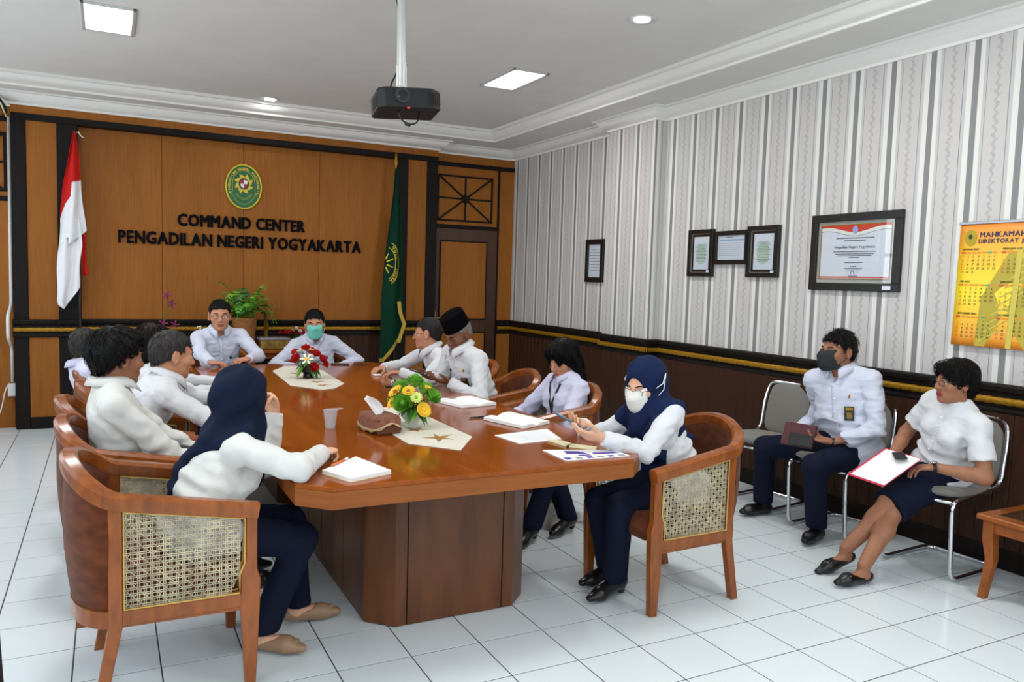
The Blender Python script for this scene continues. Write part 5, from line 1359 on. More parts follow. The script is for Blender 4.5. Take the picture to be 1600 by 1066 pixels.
# ------------------------------------------------------------------ oval emblem
M_EGREEN = material('emblem_green', (18, 92, 52), .35); M_EYEL = material('emblem_yellow', (214, 186, 40), .35); M_ERED = material('emblem_red', (150, 34, 40), .4); M_EWHITE = material('emblem_white', (226, 226, 220), .4)
def oval(rx, rz, n=48): return [(rx*math.cos(2*PI*i/n), rz*math.sin(2*PI*i/n)) for i in range(n)]
def emblem(c, rx, rz, root, ax=((1, 0, 0), (0, 0, 1), (0, -1, 0))):
    """ax: right, up, outward"""
    R, U, O = (Vector(a) for a in ax); c = Vector(c)
    def at(x, z, d=0): return c+R*x+U*z+O*d
    def plate(pts, d0, d1, name, m, par=root):
        n = len(pts); mb = MB(); mb.add([at(x, z, d0) for x, z in pts]+[at(x, z, d1) for x, z in pts], [tuple(range(n, 2*n))]+[(i, (i+1) % n, n+(i+1) % n, n+i) for i in range(n)]); return mb.build(name, m, par)
    k = rx/.18
    plate(oval(rx, rz), 0, .018*k, 'disc', M_EGREEN)
    MB().tube([at(x, z, .018*k) for x, z in oval(rx*.965, rz*.97)], .0085*k, 8, closed=True).build('rim', M_EYEL, root, smooth=True)
    arc = [(rx*.62*math.cos(a), rz*.10+rz*.62*math.sin(a)) for a in [PI*i/24 for i in range(25)]]
    arc = [(rx*.74, -rz*.32), (rx*.66, -rz*.34), (rx*.62, -rz*.22)]+arc+[(-rx*.62, -rz*.22), (-rx*.66, -rz*.34), (-rx*.74, -rz*.32)]
    MB().tube([at(x, z, .019*k) for x, z in arc], .0022*k, 6).build('inner_line', M_EYEL, root, smooth=True)
    txt = 'PENGADILAN NEGERI YOGYAKARTA'; tx = MB(); n = len(txt)
    for i, ch in enumerate(txt):
        if ch == ' ': continue
        a = math.radians(199-218*i/(n-1)); px, pz = rx*.795*math.cos(a), rz*.80*math.sin(a)
        v, f, x0, x1 = glyph(ch, .05); tang = Vector((math.sin(a)*rx, -math.cos(a)*rz)).normalized(); nor = Vector((-tang.y, tang.x)); s = .031*k
        if nor.dot(Vector((px, pz))) < 0: nor = -nor
        tx.add([at(px+(tang.x*(p[0]-(x0+x1)/2)+nor.x*(p[1]-.35))*s, pz+(tang.y*(p[0]-(x0+x1)/2)+nor.y*(p[1]-.35))*s, .0195*k+.0005*(j_//(len(v)//5))) for j_, p in enumerate(v)], f)
    tx.build('lettering', M_EYEL, root)
    cz = rz*.13
    for i in range(8):
        a0 = PI*2*i/8+.2; pts = []
        for t, rr in ((-.36, .060), (0, .062), (.36, .060), (.37, .078), (.26, .106), (.02, .090), (-.28, .079)): pts.append((rr*k*math.cos(a0+t)*.92, cz+rr*k*math.sin(a0+t)))
        plate(pts, .018*k, .021*k, 'petal', M_EYEL)
    MB().tube([at(x, cz+z, .02*k) for x, z in oval(.058*k*.95, .062*k, 28)], .004*k, 6, closed=True).build('ring', M_EYEL, root, smooth=True)
    plate([(x, cz+z) for x, z in oval(.053*k, .057*k, 28)], .018*k, .0195*k, 'shield_ground', material('emblem_dark', (40, 60, 48), .5))
    w = .035*k
    for sx, sz, m in ((-1, 1, M_ERED), (1, 1, M_EWHITE), (-1, -1, M_EWHITE), (1, -1, M_ERED)):
        pts = [(0, cz), (sx*w, cz), (sx*w, cz+w*1.0), (0, cz+w*1.1)] if sz > 0 else [(0, cz), (0, cz-w*1.3), (sx*w*.7, cz-w*.9), (sx*w, cz)]
        if sx*sz < 0: pts = pts[::-1]
        plate(pts, .019*k, .0215*k, 'shield_quarter', m)
    for rr, dep, wd in ((.43, .24, .011), (.68, .48, .007)):
        ar = [(rx*rr*t, -rz*.30-rz*dep*(1-t*t)) for t in [-1+i/8 for i in range(17)]]
        MB().tube([at(x, z, .019*k) for x, z in ar], 1, prof=[(-wd*k, -.001), (wd*k, -.001), (wd*k, .001), (-wd*k, .001)], up=tuple(O)).build('garland', material('emblem_olive', (96, 130, 44), .5), root)
em = empty('wall_emblem', (-.417, YC, 2.39), 'oval green and yellow court emblem above the lettering', 'emblem'); emblem((-.417, YC-.001, 2.389), .18, .228, em)
# ------------------------------------------------------------------ flags on poles
def interp(T, z): 
    zs = [t[0] for t in T]; return float(np.interp(-z, [-a for a in zs], [t[1] for t in T]))
def drape(lt, rt, z0, zb, y, mats, nu=60, nv=110, amp=.03, fr=3.2, ph=0, pick=None):
    """hanging cloth between a left and a right outline; zb(u) = lower edge"""
    mb = MB()
    def fn(u, v):
        z = z0+(zb(u)-z0)*v; a, b = interp(lt, z), interp(rt, z); x = a+(b-a)*u
        w = b-a; return (x+.006*math.sin(9*v+u*5), y+min(amp, w*.4)*math.sin(u*fr*PI+ph+1.2*v), z)
    mb.grid(fn, nu, nv)
    if pick: mb.mi = [pick(*[sum(mb.v[i][k] for i in f)/4 for k in range(3)]) for f in mb.f]
    return mb
M_RED = cloth('flag_red', (190, 34, 30)); M_FWHITE = cloth('flag_white', (222, 222, 226)); M_FGREEN = cloth('flag_green', (10, 50, 34)); M_POLE = wood('flag_pole_wood', (24, 20, 18), (40, 34, 30))
M_FRINGE = material('gold_fringe', (178, 148, 56), .7, vary=.3, scale=(80, 80, 80))
fl = empty('indonesian_flag', (-1.875, 5.03, 0), 'red and white flag hanging folded on a dark pole', 'flag')
MB().tube([(-1.885, 5.03, .03), (-1.905, 5.03, 2.72)], .0135, 10).build('pole', M_POLE, fl, smooth=True)
MB().lathe([(.001, 0), (.15, 0), (.15, .02), (.05, .04), (.03, .10), (.001, .10)], 24, (-1.885, 5.03, 0)).build('pole_base', M_POLE, fl, smooth=40)
MB().tube([(-1.905, 5.0, 2.715), (-1.89, 4.985, 2.725), (-1.87, 4.99, 2.69), (-1.85, 4.995, 2.68)], .005, 6).build('cord', M_EWHITE, fl, smooth=True)
lt = [(2.74, -1.925), (2.6, -1.96), (2.3, -2.005), (2.03, -2.036), (1.6, -2.065), (1.21, -2.082), (1.1, -2.05)]
rt = [(2.74, -1.905), (2.4, -1.885), (2.08, -1.858), (1.83, -1.838), (1.6, -1.865), (1.3, -1.892), (1.1, -1.9)]
bound = lambda x: float(np.interp(x, [-2.06, -2.0, -1.955, -1.945, -1.85], [1.90, 2.08, 2.15, 2.27, 2.31]))
drape(lt, rt, 2.73, lambda u: 1.62+.23*u if u > .4 else 1.62+.11*math.sin(u*4)+.05, 4.985, 0, amp=.028, fr=2.4, pick=lambda x, y, z: 0 if z > bound(x) else 1).build('cloth', [M_RED, M_FWHITE], fl, smooth=True, solid=.002)
drape(lt, [(2.1, -1.89), (1.7, -1.875), (1.3, -1.9), (1.1, -1.93)], 1.95, lambda u: 1.17-.04*math.sin(u*3)+(.17*max(0, u-.35)/.65), 5.005, 0, amp=.022, fr=3.1, ph=1).build('cloth', M_FWHITE, fl, smooth=True, solid=.002)
drape([(2.0, -1.88), (1.4, -1.878)], [(2.0, -1.86), (1.43, -1.828)], 1.9, lambda u: 1.44, 5.05, 0, 8, 14, amp=.012, fr=1.5).build('cloth', M_RED, fl, smooth=True, solid=.002)
fg = empty('court_flag', (1.14, 5.06, 0), 'dark green court flag with gold fringe hanging on a pole', 'flag')
MB().tube([(1.14, 5.08, .03), (1.118, 5.08, 2.66)], .0135, 10).build('pole', M_POLE, fg, smooth=True)
MB().lathe([(.012, 0), (.016, .03), (.01, .06), (.022, .10), (.012, .17), (.001, .24)], 14, (1.118, 5.08, 2.64)).build('finial', M_GOLD, fg, smooth=True)
MB().lathe([(.001, 0), (.15, 0), (.15, .02), (.05, .04), (.03, .10), (.001, .10)], 24, (1.14, 5.08, 0)).build('pole_base', M_POLE, fg, smooth=40)
lt = [(2.74, 1.10), (2.43, 1.078), (1.8, 1.015), (1.18, .968), (.55, .955)]; rt = [(2.74, 1.125), (2.4, 1.145), (1.74, 1.175), (1.2, 1.195), (.97, 1.20), (.55, 1.19)]
zb = lambda u: .60+.32*max(0, u-.15)
gm = drape(lt, rt, 2.68, zb, 5.03, 0, amp=.032, fr=2.1, ph=.4); gm.build('cloth', M_FGREEN, fg, smooth=True, solid=.003)
drape([(2.5, 1.13), (.9, 1.16)], [(2.5, 1.16), (1.0, 1.235), (.8, 1.235)], 2.4, lambda u: .98, 5.06, 0, 10, 30, amp=.02, fr=1.6).build('cloth', M_FGREEN, fg, smooth=True, solid=.003)
fp = [gm.v[(110-1)*60+i] for i in range(0, 60, 3)]
MB().tube([(x, y-.006, z) for x, y, z in fp], 1, prof=[(-.003, -.018), (.003, -.018), (.003, .018), (-.003, .018)], up=(0, 0, 1)).build('fringe', M_FRINGE, fg)
MB().tube([(1.150, 4.995, 1.25), (1.165, 4.99, 1.13), (1.215, 4.99, 1.0), (1.175, 4.99, .88), (1.15, 4.985, .80)], 1, prof=[(-.02, -.003), (.02, -.003), (.02, .003), (-.02, .003)], up=(0, -1, 0)).build('fringe', M_FRINGE, fg)
pr = MB(); cx, cz = 1.0, 1.66
def on_flag(x, z):
    a, b = interp(lt, z), interp(rt, z); u = min(1, max(0, (x-a)/(b-a))); v = (2.68-z)/(2.68-zb(u)); return (x, 5.03+min(.032, (b-a)*.4)*math.sin(u*2.1*PI+.4+1.2*v)-.0045, z)
for rx_, rz_ in ((.105, .19), (.15, .245)):
    P_ = [on_flag(cx+rx_*math.cos(a), cz+rz_*math.sin(a)) for a in [math.radians(-64+128*i/22) for i in range(23)]]
    pr.tube(P_, .004, 6)
for i, ch in enumerate('NEGERI YOGYA'):
    if ch == ' ': continue
    a = math.radians(58-118*i/11); v, f, x0, x1 = glyph(ch, .02); px, pz = cx+.127*math.cos(a), cz+.217*math.sin(a); tg = Vector((math.sin(a), -math.cos(a)*1.5)).normalized(); no = Vector((-tg.y, tg.x)); s = .044
    pr.add([Vector(on_flag(px+(tg.x*(q[0]-(x0+x1)/2)+no.x*(q[1]-.35))*s, pz+(tg.y*(q[0]-(x0+x1)/2)+no.y*(q[1]-.35))*s))-Vector((0, .0006*(j_//(len(v)//5)), 0)) for j_, q in enumerate(v)], f)
for i in range(4):
    a = math.radians(60-40*i); pr.tube([on_flag(cx+.03*math.cos(a), cz+.05*math.sin(a)), on_flag(cx+.085*math.cos(a), cz+.13*math.sin(a))], [.012, .003], 6)
pr.build('flag_emblem', M_EYEL, fg)
# ------------------------------------------------------------------ framed certificates on the right wall
M_FRAME = material('black_frame', (26, 24, 22), .3); M_SILV = material('silver_slip', (170, 168, 160), .35, .6); M_MAT = material('grey_mat', (176, 176, 170), .7); M_SHEET = material('certificate_paper', (214, 218, 228), .6); M_INK = material('grey_print', (96, 100, 110), .7); M_PGLASS = glass_sheet('picture_glass', (.97, .98, .98), .05)
M_GRNP = material('green_print', (186, 208, 190), .7); M_BLUP = material('blue_print', (150, 170, 214), .7); M_REDP = material('red_print', (206, 60, 36), .6)
XW = XR-.001
def picture(name, lab, y0, y1, z0, z1, bw, cat='picture', tilt=0):
    """frame hung on the right wall; y0 is the far (picture-left) side"""
    e = empty(name, (XW, (y0+y1)/2, (z0+z1)/2), lab, cat)
    for a in ((y1, y0, z0, z0+bw), (y1, y0, z1-bw, z1), (y1, y1+bw, z0+bw, z1-bw), (y0-bw, y0, z0+bw, z1-bw)):
        MB().box((XW-.03, a[0], a[2]), (XW, a[1], a[3]), .002).build('frame_rail', M_FRAME, e)
    return e
def sheet(e, y0, y1, z0, z1, m, d, name): return MB().box((XW-d, y1, z0), (XW-d+.002, y0, z1)).build(name, m, e)
def textline(mb, txt, yc, z, size, d, bold=0, align=.5): text_into(mb, txt, size, (XW-d, yc, z), (0, -1, 0), (0, 0, 1), bold, .09, align)
def bars(mb, yc, rows, d):
    for z, w, h in rows: mb.box((XW-d, yc-w/2, z-h/2), (XW-d+.0005, yc+w/2, z+h/2))
e = picture('picture_frame', 'small narrow black frame alone before the pilaster', 3.715, 3.39, 1.52, 1.953, .05)
sheet(e, 3.67, 3.435, 1.56, 1.91, M_SHEET, .012, 'paper'); mb = MB(); bars(mb, 3.55, [(1.85-.03*i, .15+.03*(i % 3), .004) for i in range(8)], .0135); mb.build('print', M_INK, e); sheet(e, 3.67, 3.435, 1.56, 1.91, M_PGLASS, .02, 'pane')
for lab, a, b in (('tall black frame with green-tinted text, farther one beside the landscape frame', 2.107, 1.80), ('tall black frame with green-tinted text, nearer one beside the landscape frame', 1.417, 1.094)):
    e = picture('picture_frame', lab, a, b, 1.593, 1.981, .034)
    for q in ((b+.034, a-.034, 1.627, 1.631), (b+.034, a-.034, 1.943, 1.947), (b+.034, b+.038, 1.627, 1.947), (a-.038, a-.034, 1.627, 1.947)): MB().box((XW-.018, q[0], q[2]), (XW-.008, q[1], q[3])).build('silver_slip', M_SILV, e)
    sheet(e, a-.03, b+.03, 1.62, 1.95, M_FRAME, .009, 'mount'); sheet(e, a-.062, b+.062, 1.652, 1.922, M_SHEET, .0115, 'paper')
    yc = (a+b)/2; mb = MB(); bars(mb, yc, [(1.86-.012*i, .11+.02*((i*7) % 3), .003) for i in range(13)], .0135); mb.build('print', M_INK, e)
    ov = oval(.062, .085, 28); MB().add([(XW-.0128, yc+x, 1.775+z) for x, z in ov], [tuple(range(28))]).build('seal_print', M_GRNP, e)
    sheet(e, b+.075, b+.035, 1.622, 1.645, M_SHEET, .02, 'sticker'); sheet(e, a-.036, b+.036, 1.63, 1.945, M_PGLASS, .016, 'pane')
e = picture('picture_frame', 'black landscape frame with blue-lined list between two tall frames', 1.79, 1.405, 1.692, 1.958, .036)
sheet(e, 1.755, 1.44, 1.727, 1.923, M_SHEET, .012, 'paper'); mb = MB(); bars(mb, 1.60, [(1.885, .27, .012)], .0135); mb.build('header_print', M_BLUP, e); mb = MB(); bars(mb, 1.62, [(1.86-.016*i, .24, .002) for i in range(7)]+[(1.908, .08, .004)], .0135); mb.build('print', M_INK, e); sheet(e, 1.755, 1.44, 1.727, 1.923, M_PGLASS, .018, 'pane')
e = picture('certificate_frame', 'large black framed certificate with red and white ribbon header', .795, .09, 1.512, 2.026, .052, 'certificate')
sheet(e, .75, .135, 1.56, 1.98, M_MAT, .010, 'mat')
for q in ((.165, .72, 1.588, 1.594), (.165, .72, 1.948, 1.954), (.165, .171, 1.588, 1.954), (.714, .72, 1.588, 1.954)): MB().box((XW-.014, q[0], q[2]), (XW-.009, q[1], q[3])).build('gold_slip', M_GOLD, e)
sheet(e, .714, .171, 1.594, 1.948, M_SHEET, .0118, 'paper')
def ribbon(zf0, zf1, m, d, name):
    mb = MB(); n = 24; V_ = []
    for i in range(n+1): y_ = .714-(.714-.171)*i/n; t = abs(2*i/n-1); V_ += [(XW-d, y_, zf0(t)), (XW-d, y_, zf1(t))]
    mb.add(V_, [(2*i, 2*i+2, 2*i+3, 2*i+1) for i in range(n)]); mb.build(name, m, e)
ribbon(lambda t: 1.918-.018*math.cos(t*PI*1.2), lambda t: 1.948, M_REDP, .0125, 'red_ribbon'); ribbon(lambda t: 1.895-.018*math.cos(t*PI*1.2), lambda t: 1.918-.018*math.cos(t*PI*1.2), M_EWHITE, .0125, 'white_ribbon'); ribbon(lambda t: 1.892-.018*math.cos(t*PI*1.2), lambda t: 1.895-.018*math.cos(t*PI*1.2), M_INK, .0125, 'ribbon_line')
sheet(e, .714, .171, 1.598, 1.606, M_REDP, .0125, 'red_line')
ov = oval(.022, .028, 20); MB().add([(XW-.0135, .4425+x, 1.915+z) for x, z in ov], [tuple(range(20))]).build('crest', M_BLUP, e)
mb = MB(); textline(mb, 'Pengadilan Negeri Yogyakarta', .4425, 1.795, .024, .0135, .01)
bars(mb, .4425, [(1.862, .30, .006), (1.845, .17, .006), (1.772, .34, .005), (1.757, .30, .005), (1.744, .27, .005), (1.732, .08, .005), (1.70, .14, .005), (1.673, .05, .004), (1.662, .15, .004), (1.652, .12, .004), (1.61, .07, .004)], .0135); mb.build('print', M_INK, e)
MB().tube([(XW-.0135, .46, 1.622), (XW-.0135, .455, 1.645), (XW-.0135, .44, 1.642), (XW-.0135, .43, 1.62)], .0018, 5).build('signature', material('blue_ink', (40, 50, 110), .6), e)
sheet(e, .20, .14, 1.525, 1.55, M_SHEET, .032, 'sticker'); sheet(e, .74, .145, 1.57, 1.97, M_PGLASS, .02, 'pane')
# ------------------------------------------------------------------ wall calendar
def cal_mat():
    m = bpy.data.materials.new('calendar_print'); m.use_nodes = True; t = NT(m)
    tc = t.new('ShaderNodeTexCoord'); sp = t.new('ShaderNodeSeparateXYZ'); t.link(tc.outputs['Object'], sp.inputs[0])
    f = t.math('DIVIDE', t.math('SUBTRACT', sp.outputs[2], 1.22), .695)
    t.link(t.ramp(f, [(0, lin((236, 140, 44))), (.16, lin((240, 176, 40))), (.4, lin((246, 220, 44))), (.62, lin((244, 206, 44))), (.85, lin((240, 172, 52))), (1, lin((234, 138, 58)))]), t.b.inputs['Base Color']); t.b.inputs['Roughness'].default_value = .35
    return m
ca = empty('wall_calendar', (XW, -.77, 1.57), 'yellow and orange wall calendar hung beside the certificate', 'calendar')
CY, CZ = -.277, 1.915; CW, CHh = .98, .695
mb = MB(); mb.grid(lambda u, v: (XW-.008-.016*v*v-.004*math.sin(u*7), CY-CW*u, CZ-CHh*v), 20, 14); mb.build('sheet', cal_mat(), ca, smooth=True, solid=.001)
MB().box((XW-.018, CY-CW-.004, CZ-.004), (XW-.003, CY+.004, CZ+.012), .002).build('hanger_strip', M_STEEL, ca); MB().ball((XW-.008, CY-.2, CZ+.016), .007).build('nail', M_STEEL, ca)
def cpos(px, py): return (XW-.0105-.016*((py/CHh)**2)-.004*math.sin(px/CW*7), CY-px, CZ-py)
def cal_text(txt, px, py, size, mb, bold=0, align=0.0, stretch=1.0):
    lay, w = layout(txt, size, bold, .09, align, stretch)
    for c_, v, f, x in lay: mb.add([Vector(cpos(px+x+p[0]*size*stretch, py-p[1]*size))-Vector((.0003*(j_//max(1, len(v)//5)) if bold else 0, 0, 0)) for j_, p in enumerate(v)], f)
M_CNAVY = material('navy_print', (28, 40, 88), .5); M_CRED = material('calendar_red', (214, 70, 50), .5); M_CDK = material('calendar_dark', (52, 48, 30), .5); M_CTEAL = material('calendar_teal', (60, 160, 130), .5); M_COLIVE = material('calendar_building_print', (178, 160, 52), .45); M_CORA = material('calendar_orange', (224, 140, 40), .5)
halo = MB(); a_ = MB(); cal_text('MAHKAMAH AGUNG RI', .122, .078, .042, a_, .02); cal_text('DIREKTORAT JENDERAL BADAN PERADILAN UMUM', .115, .112, .034, a_, .02); a_.build('title_print', M_CNAVY, ca)
bl = MB(); bl.add([cpos(*q) for q in ((.30, .15), (.155, .42), (.14, .692), (.52, .692), (.50, .30))], [(0, 1, 2, 3, 4)]); bl.v = [(x+.0006, y_, z_) for x, y_, z_ in bl.v]; bl.build('building_print', M_COLIVE, ca)
st = MB()
for i in range(9): st.add([cpos(*q) for q in ((.16+.02*i, .66-.05*(i % 9)), (.30+.02*i, .58-.05*(i % 9)), (.30+.02*i, .588-.05*(i % 9)), (.16+.02*i, .67-.05*(i % 9)))], [(0, 1, 2, 3)])
st.add([cpos(*q) for q in ((.335, .14), (.365, .14), (.345, .692), (.315, .692))], [(0, 1, 2, 3)]); st.build('building_lines', material('calendar_olive_lines', (200, 184, 80), .5), ca)
ov = oval(.036, .047, 28); MB().add([cpos(.068+x, .08-z) for x, z in ov], [tuple(range(28))[::-1]]).build('crest_print', material('calendar_crest', (168, 150, 30), .5), ca)
ov = oval(.012, .014, 16); MB().add([(lambda p: (p[0]-.0006, p[1], p[2]))(cpos(.066+x, .074-z)) for x, z in ov], [tuple(range(16))[::-1]]).build('crest_centre', M_CDK, ca)
import calendar as _cal
MN = ['JANUARI', 'FEBRUARI', 'MARET', 'APRIL', 'MEI', 'JUNI', 'JULI', 'AGUSTUS', 'SEPTEMBER', 'OKTOBER', 'NOVEMBER', 'DESEMBER']
dk, rd, tl, hb_ = MB(), MB(), MB(), MB()
for mth in range(12):
    c_, r_ = mth % 4, mth//4
    if c_ > 1: continue
    X0, Y0 = .022+.232*c_, .150+.183*r_
    cal_text(MN[mth]+' 2023', X0+.002, Y0, .0145, dk, .02)
    for k in range(7):
        w = MB(); (rd if k == 0 else tl if k == 5 else hb_).add([cpos(X0+.0305*k-.004, Y0+.010), cpos(X0+.0305*k+.021, Y0+.010), cpos(X0+.0305*k+.021, Y0+.019), cpos(X0+.0305*k-.004, Y0+.019)], [(0, 3, 2, 1)])
    first, n = _cal.monthrange(2023, mth+1); first = (first+1) % 7
    for d_ in range(1, n+1):
        k = (first+d_-1) % 7; rw = (first+d_-1)//7
        cal_text(str(d_), X0+.0305*k+.008, Y0+.042+.0222*rw, .018, rd if k == 0 else dk, .0, .5)
for nm, q, m in (('date_print', dk, M_CDK), ('sunday_print', rd, M_CRED), ('friday_print', tl, M_CTEAL), ('weekday_print', hb_, M_CORA)): q.build(nm, m, ca, kind='stuff')
# ------------------------------------------------------------------ projector on a ceiling pole
pj = empty('projector', (-.13, 1.2, 2.5), 'black projector hanging from the ceiling on a white pole', 'projector')
PM = Matrix.Translation((-.128, 1.24, 2.512)) @ Matrix.Rotation(math.radians(-8), 4, 'Z') @ Matrix.Rotation(math.radians(-3.5), 4, 'Y') @ Matrix.Rotation(math.radians(-4), 4, 'X')
M_PROJ = material('projector_black', (20, 20, 22), .45); M_PROJ2 = material('projector_grille', (10, 10, 11), .6)
body = MB(); body.prism([(-.182, .12), (-.182, -.09), (-.14, -.125), (.13, -.125), (.182, -.08), (.182, .12)], -.062, .062, 'z', .012); body.xf(PM); body.build('body', M_PROJ, pj, smooth=30)
l_ = MB()
def cyl_y(mb, c, r0, r1, y0, y1, n=24):
    mb.add([(c[0]+r*math.cos(2*PI*i/n), y_, c[1]+r*math.sin(2*PI*i/n)) for r, y_ in ((r0, y0), (r1, y1)) for i in range(n)], [(i, n+i, n+(i+1) % n, (i+1) % n) for i in range(n)]+[tuple(range(n, 2*n))[::-1]])
cyl_y(l_, (-.045, .012), .046, .044, -.11, -.139); l_.xf(PM); l_.build('lens_ring', material('lens_ring_grey', (46, 46, 48), .35), pj, smooth=40)
l_ = MB(); cyl_y(l_, (-.045, .012), .03, .024, -.137, -.143); l_.xf(PM); l_.build('lens', material('lens_glass', (8, 8, 10), .05, spec=.9), pj, smooth=40)
for x0, dx in ((-.181, .0), (.10, .0)):
    for i in range(7):
        g = MB(); g.box((x0+i*.011 if x0 > 0 else -.1845, -.128 if x0 > 0 else -.08+i*.02, -.035), (x0+i*.011+.005 if x0 > 0 else -.180, -.123 if x0 > 0 else -.068+i*.02, .035)); g.xf(PM); g.build('vent_slat', M_PROJ2, pj)
g = MB().box((-.02, -.126, -.058), (-.005, -.1235, -.052)); g.xf(PM); g.build('red_light', material('red_led', (255, 40, 30), .4, emit=(255, 40, 30), es=3), pj)
MB().tube([(-.155, 1.25, 2.60), (-.162, 1.25, 3.17)], .026, 18).build('pole', M_STEELW, pj, smooth=40)
MB().tube([(-.155, 1.25, 2.58), (-.156, 1.25, 2.74)], .029, 18).build('pole_sleeve', M_STEELW, pj, smooth=40)
MB().box((-.19, 1.21, 2.57), (-.12, 1.29, 2.605), .004).build('bracket', M_STEELW, pj); MB().lathe([(.001, 0), (.07, 0), (.07, -.012), (.03, -.016), (.001, -.016)], 24, (-.162, 1.25, 3.17)).build('ceiling_plate', M_STEELW, pj, smooth=40)
for sx in (-1, 1): MB().ball((-.155+sx*.031, 1.25, 2.735), .006).build('bolt', M_STEEL, pj)
MB().tube(smooth_path([(-.21, 1.28, 2.57), (-.20, 1.30, 2.63), (-.165, 1.285, 2.70), (-.16, 1.285, 2.90), (-.165, 1.285, 3.05), (-.20, 1.29, 3.17)], .06), .005, 8).build('cable', M_BLACK, pj, smooth=True)
MB().tube(smooth_path([(-.20, 1.16, 2.46), (-.195, 1.15, 2.41), (-.15, 1.14, 2.375), (-.09, 1.145, 2.39), (-.075, 1.16, 2.46)], .05), .0045, 8).tube([(-.165, 1.142, 2.381), (-.135, 1.141, 2.375)], .010, 8).build('loop_cable', M_BLACK, pj, smooth=True)
# ------------------------------------------------------------------ runners
M_RUN = cloth('cream_runner', (206, 200, 184)); M_BATIK = material('batik_print', (150, 104, 42), .8, vary=.4, scale=(60, 60, 60))
TZ = TZ1
def runner(pts, name, lab, motifs):
    c = Vector((sum(p[0] for p in pts)/len(pts), sum(p[1] for p in pts)/len(pts))); e = empty(name, (c.x, c.y, TZ), lab, 'table runner')
    MB().prism(pts, TZ+.0004, TZ+.0034, 'z', .001).build('cloth', M_RUN, e)
    for poly in motifs: MB().prism(poly, TZ+.003, TZ+.0041, 'z').build('motif', M_BATIK, e)
def bird(cx, cy, s, a):
    P = [(-.5, .02), (-.1, .1), (.05, .5), (.16, .12), (.62, .16), (.22, -.02), (.55, -.4), (.1, -.14), (-.15, -.42), (-.12, -.1)]
    ca_, sa = math.cos(a), math.sin(a); Q = [(cx+s*(x*ca_-y*sa), cy+s*(x*sa+y*ca_)) for x, y in P]; return Q[::-1]
runner([(-.448, .482), (-.448, .205), (-.276, -.003), (-.103, .255), (-.106, .811), (-.20, 1.20), (-.30, 1.20), (-.445, .80)], 'table_runner', 'cream runner with brown motifs under the yellow flowers', [bird(-.27, .27, .17, 1.2), bird(-.31, .50, .12, .4), bird(-.22, .85, .1, .7)])
runner([(-.53, 3.10), (-.565, 2.25), (-.41, 2.0), (-.32, 2.03), (-.19, 2.25), (-.15, 3.05), (-.29, 3.40), (-.38, 3.40)], 'table_runner', 'cream runner with brown motifs under the red flowers', [bird(-.36, 2.2, .10, .5), bird(-.36, 2.38, .13, .3), bird(-.38, 2.6, .16, .2), bird(-.40, 2.9, .13, .3)])
# ------------------------------------------------------------------ flowers
M_LEAF = material('leaf_green', (58, 110, 40), .5, vary=.35, scale=(40, 40, 40)); M_LEAFB = material('bright_leaf_green', (104, 168, 48), .5, vary=.25, scale=(40, 40, 40)); M_YEL = material('petal_yellow', (236, 188, 36), .6); M_PALE = material('petal_pale_green', (214, 222, 120), .6); M_ORC = material('flower_eye', (150, 90, 20), .7)
M_ROSE = material('petal_red', (186, 24, 28), .55, vary=.2, scale=(60, 60, 60)); M_LILY = material('petal_cream', (236, 230, 206), .6); M_PURP = material('petal_purple', (124, 26, 74), .55, vary=.25, scale=(50, 50, 50))
def frame_to(n):
    n = Vector(n).normalized(); a = Vector((0, 0, 1)) if abs(n.z) < .9 else Vector((1, 0, 0)); x = a.cross(n).normalized(); y = n.cross(x); return Matrix((x, y, n)).transposed().to_4x4()
def petal(mb, L, w, up, M, cup=0.0, base=.0):
    """one petal in local space pointing along x"""
    vs = []; prof = [(0, .25), (.3, .8), (.65, 1), (.88, .75), (1, .12)]
    for t, k in prof:
        z = up*t+cup*t*t
        vs += [M @ Vector((base+L*t, -w*k, z+abs(k)*w*.25)), M @ Vector((base+L*t, 0, z)), M @ Vector((base+L*t, w*k, z+abs(k)*w*.25))]
    mb.add(vs, [(3*i+j, 3*i+3+j, 3*i+4+j, 3*i+1+j) for i in range(4) for j in range(2)])
def daisy(p, n, r, m, mc, par, name='gerbera', np_=14):
    mb = MB(); F_ = Matrix.Translation(p) @ frame_to(n)
    for k in range(np_): petal(mb, r*.8, r*.17, r*.12, F_ @ Matrix.Rotation(2*PI*k/np_, 4, 'Z'), 0, r*.2)
    for k in range(np_-3): petal(mb, r*.55, r*.14, r*.25, F_ @ Matrix.Rotation(2*PI*(k+.5)/(np_-3), 4, 'Z'), 0, r*.18)
    o = mb.build(name, m, par, smooth=True); c = MB().ball((0, 0, r*.10), (r*.28, r*.28, r*.14)); c.xf(F_); c.build('flower_eye', mc, o, smooth=True)
def rose(p, n, r, m, par, name='rose'):
    mb = MB(); F_ = Matrix.Translation(p) @ frame_to(n)
    for ring, (cnt, rr, up, L) in enumerate(((6, .38, .35, .95), (5, .26, .6, .8), (4, .14, .75, .62), (3, .05, .85, .45))):
        for k in range(cnt): petal(mb, r*L*.62, r*.42*(1-.12*ring), r*up*.9, F_ @ Matrix.Rotation(2*PI*(k+.4*ring)/cnt, 4, 'Z') @ Matrix.Translation((r*rr*.5, 0, -r*.1)), r*.25)
    mb.ball(tuple(F_ @ Vector((0, 0, r*.15))), r*.36, 8, 6); return mb.build(name, m, par, smooth=True)
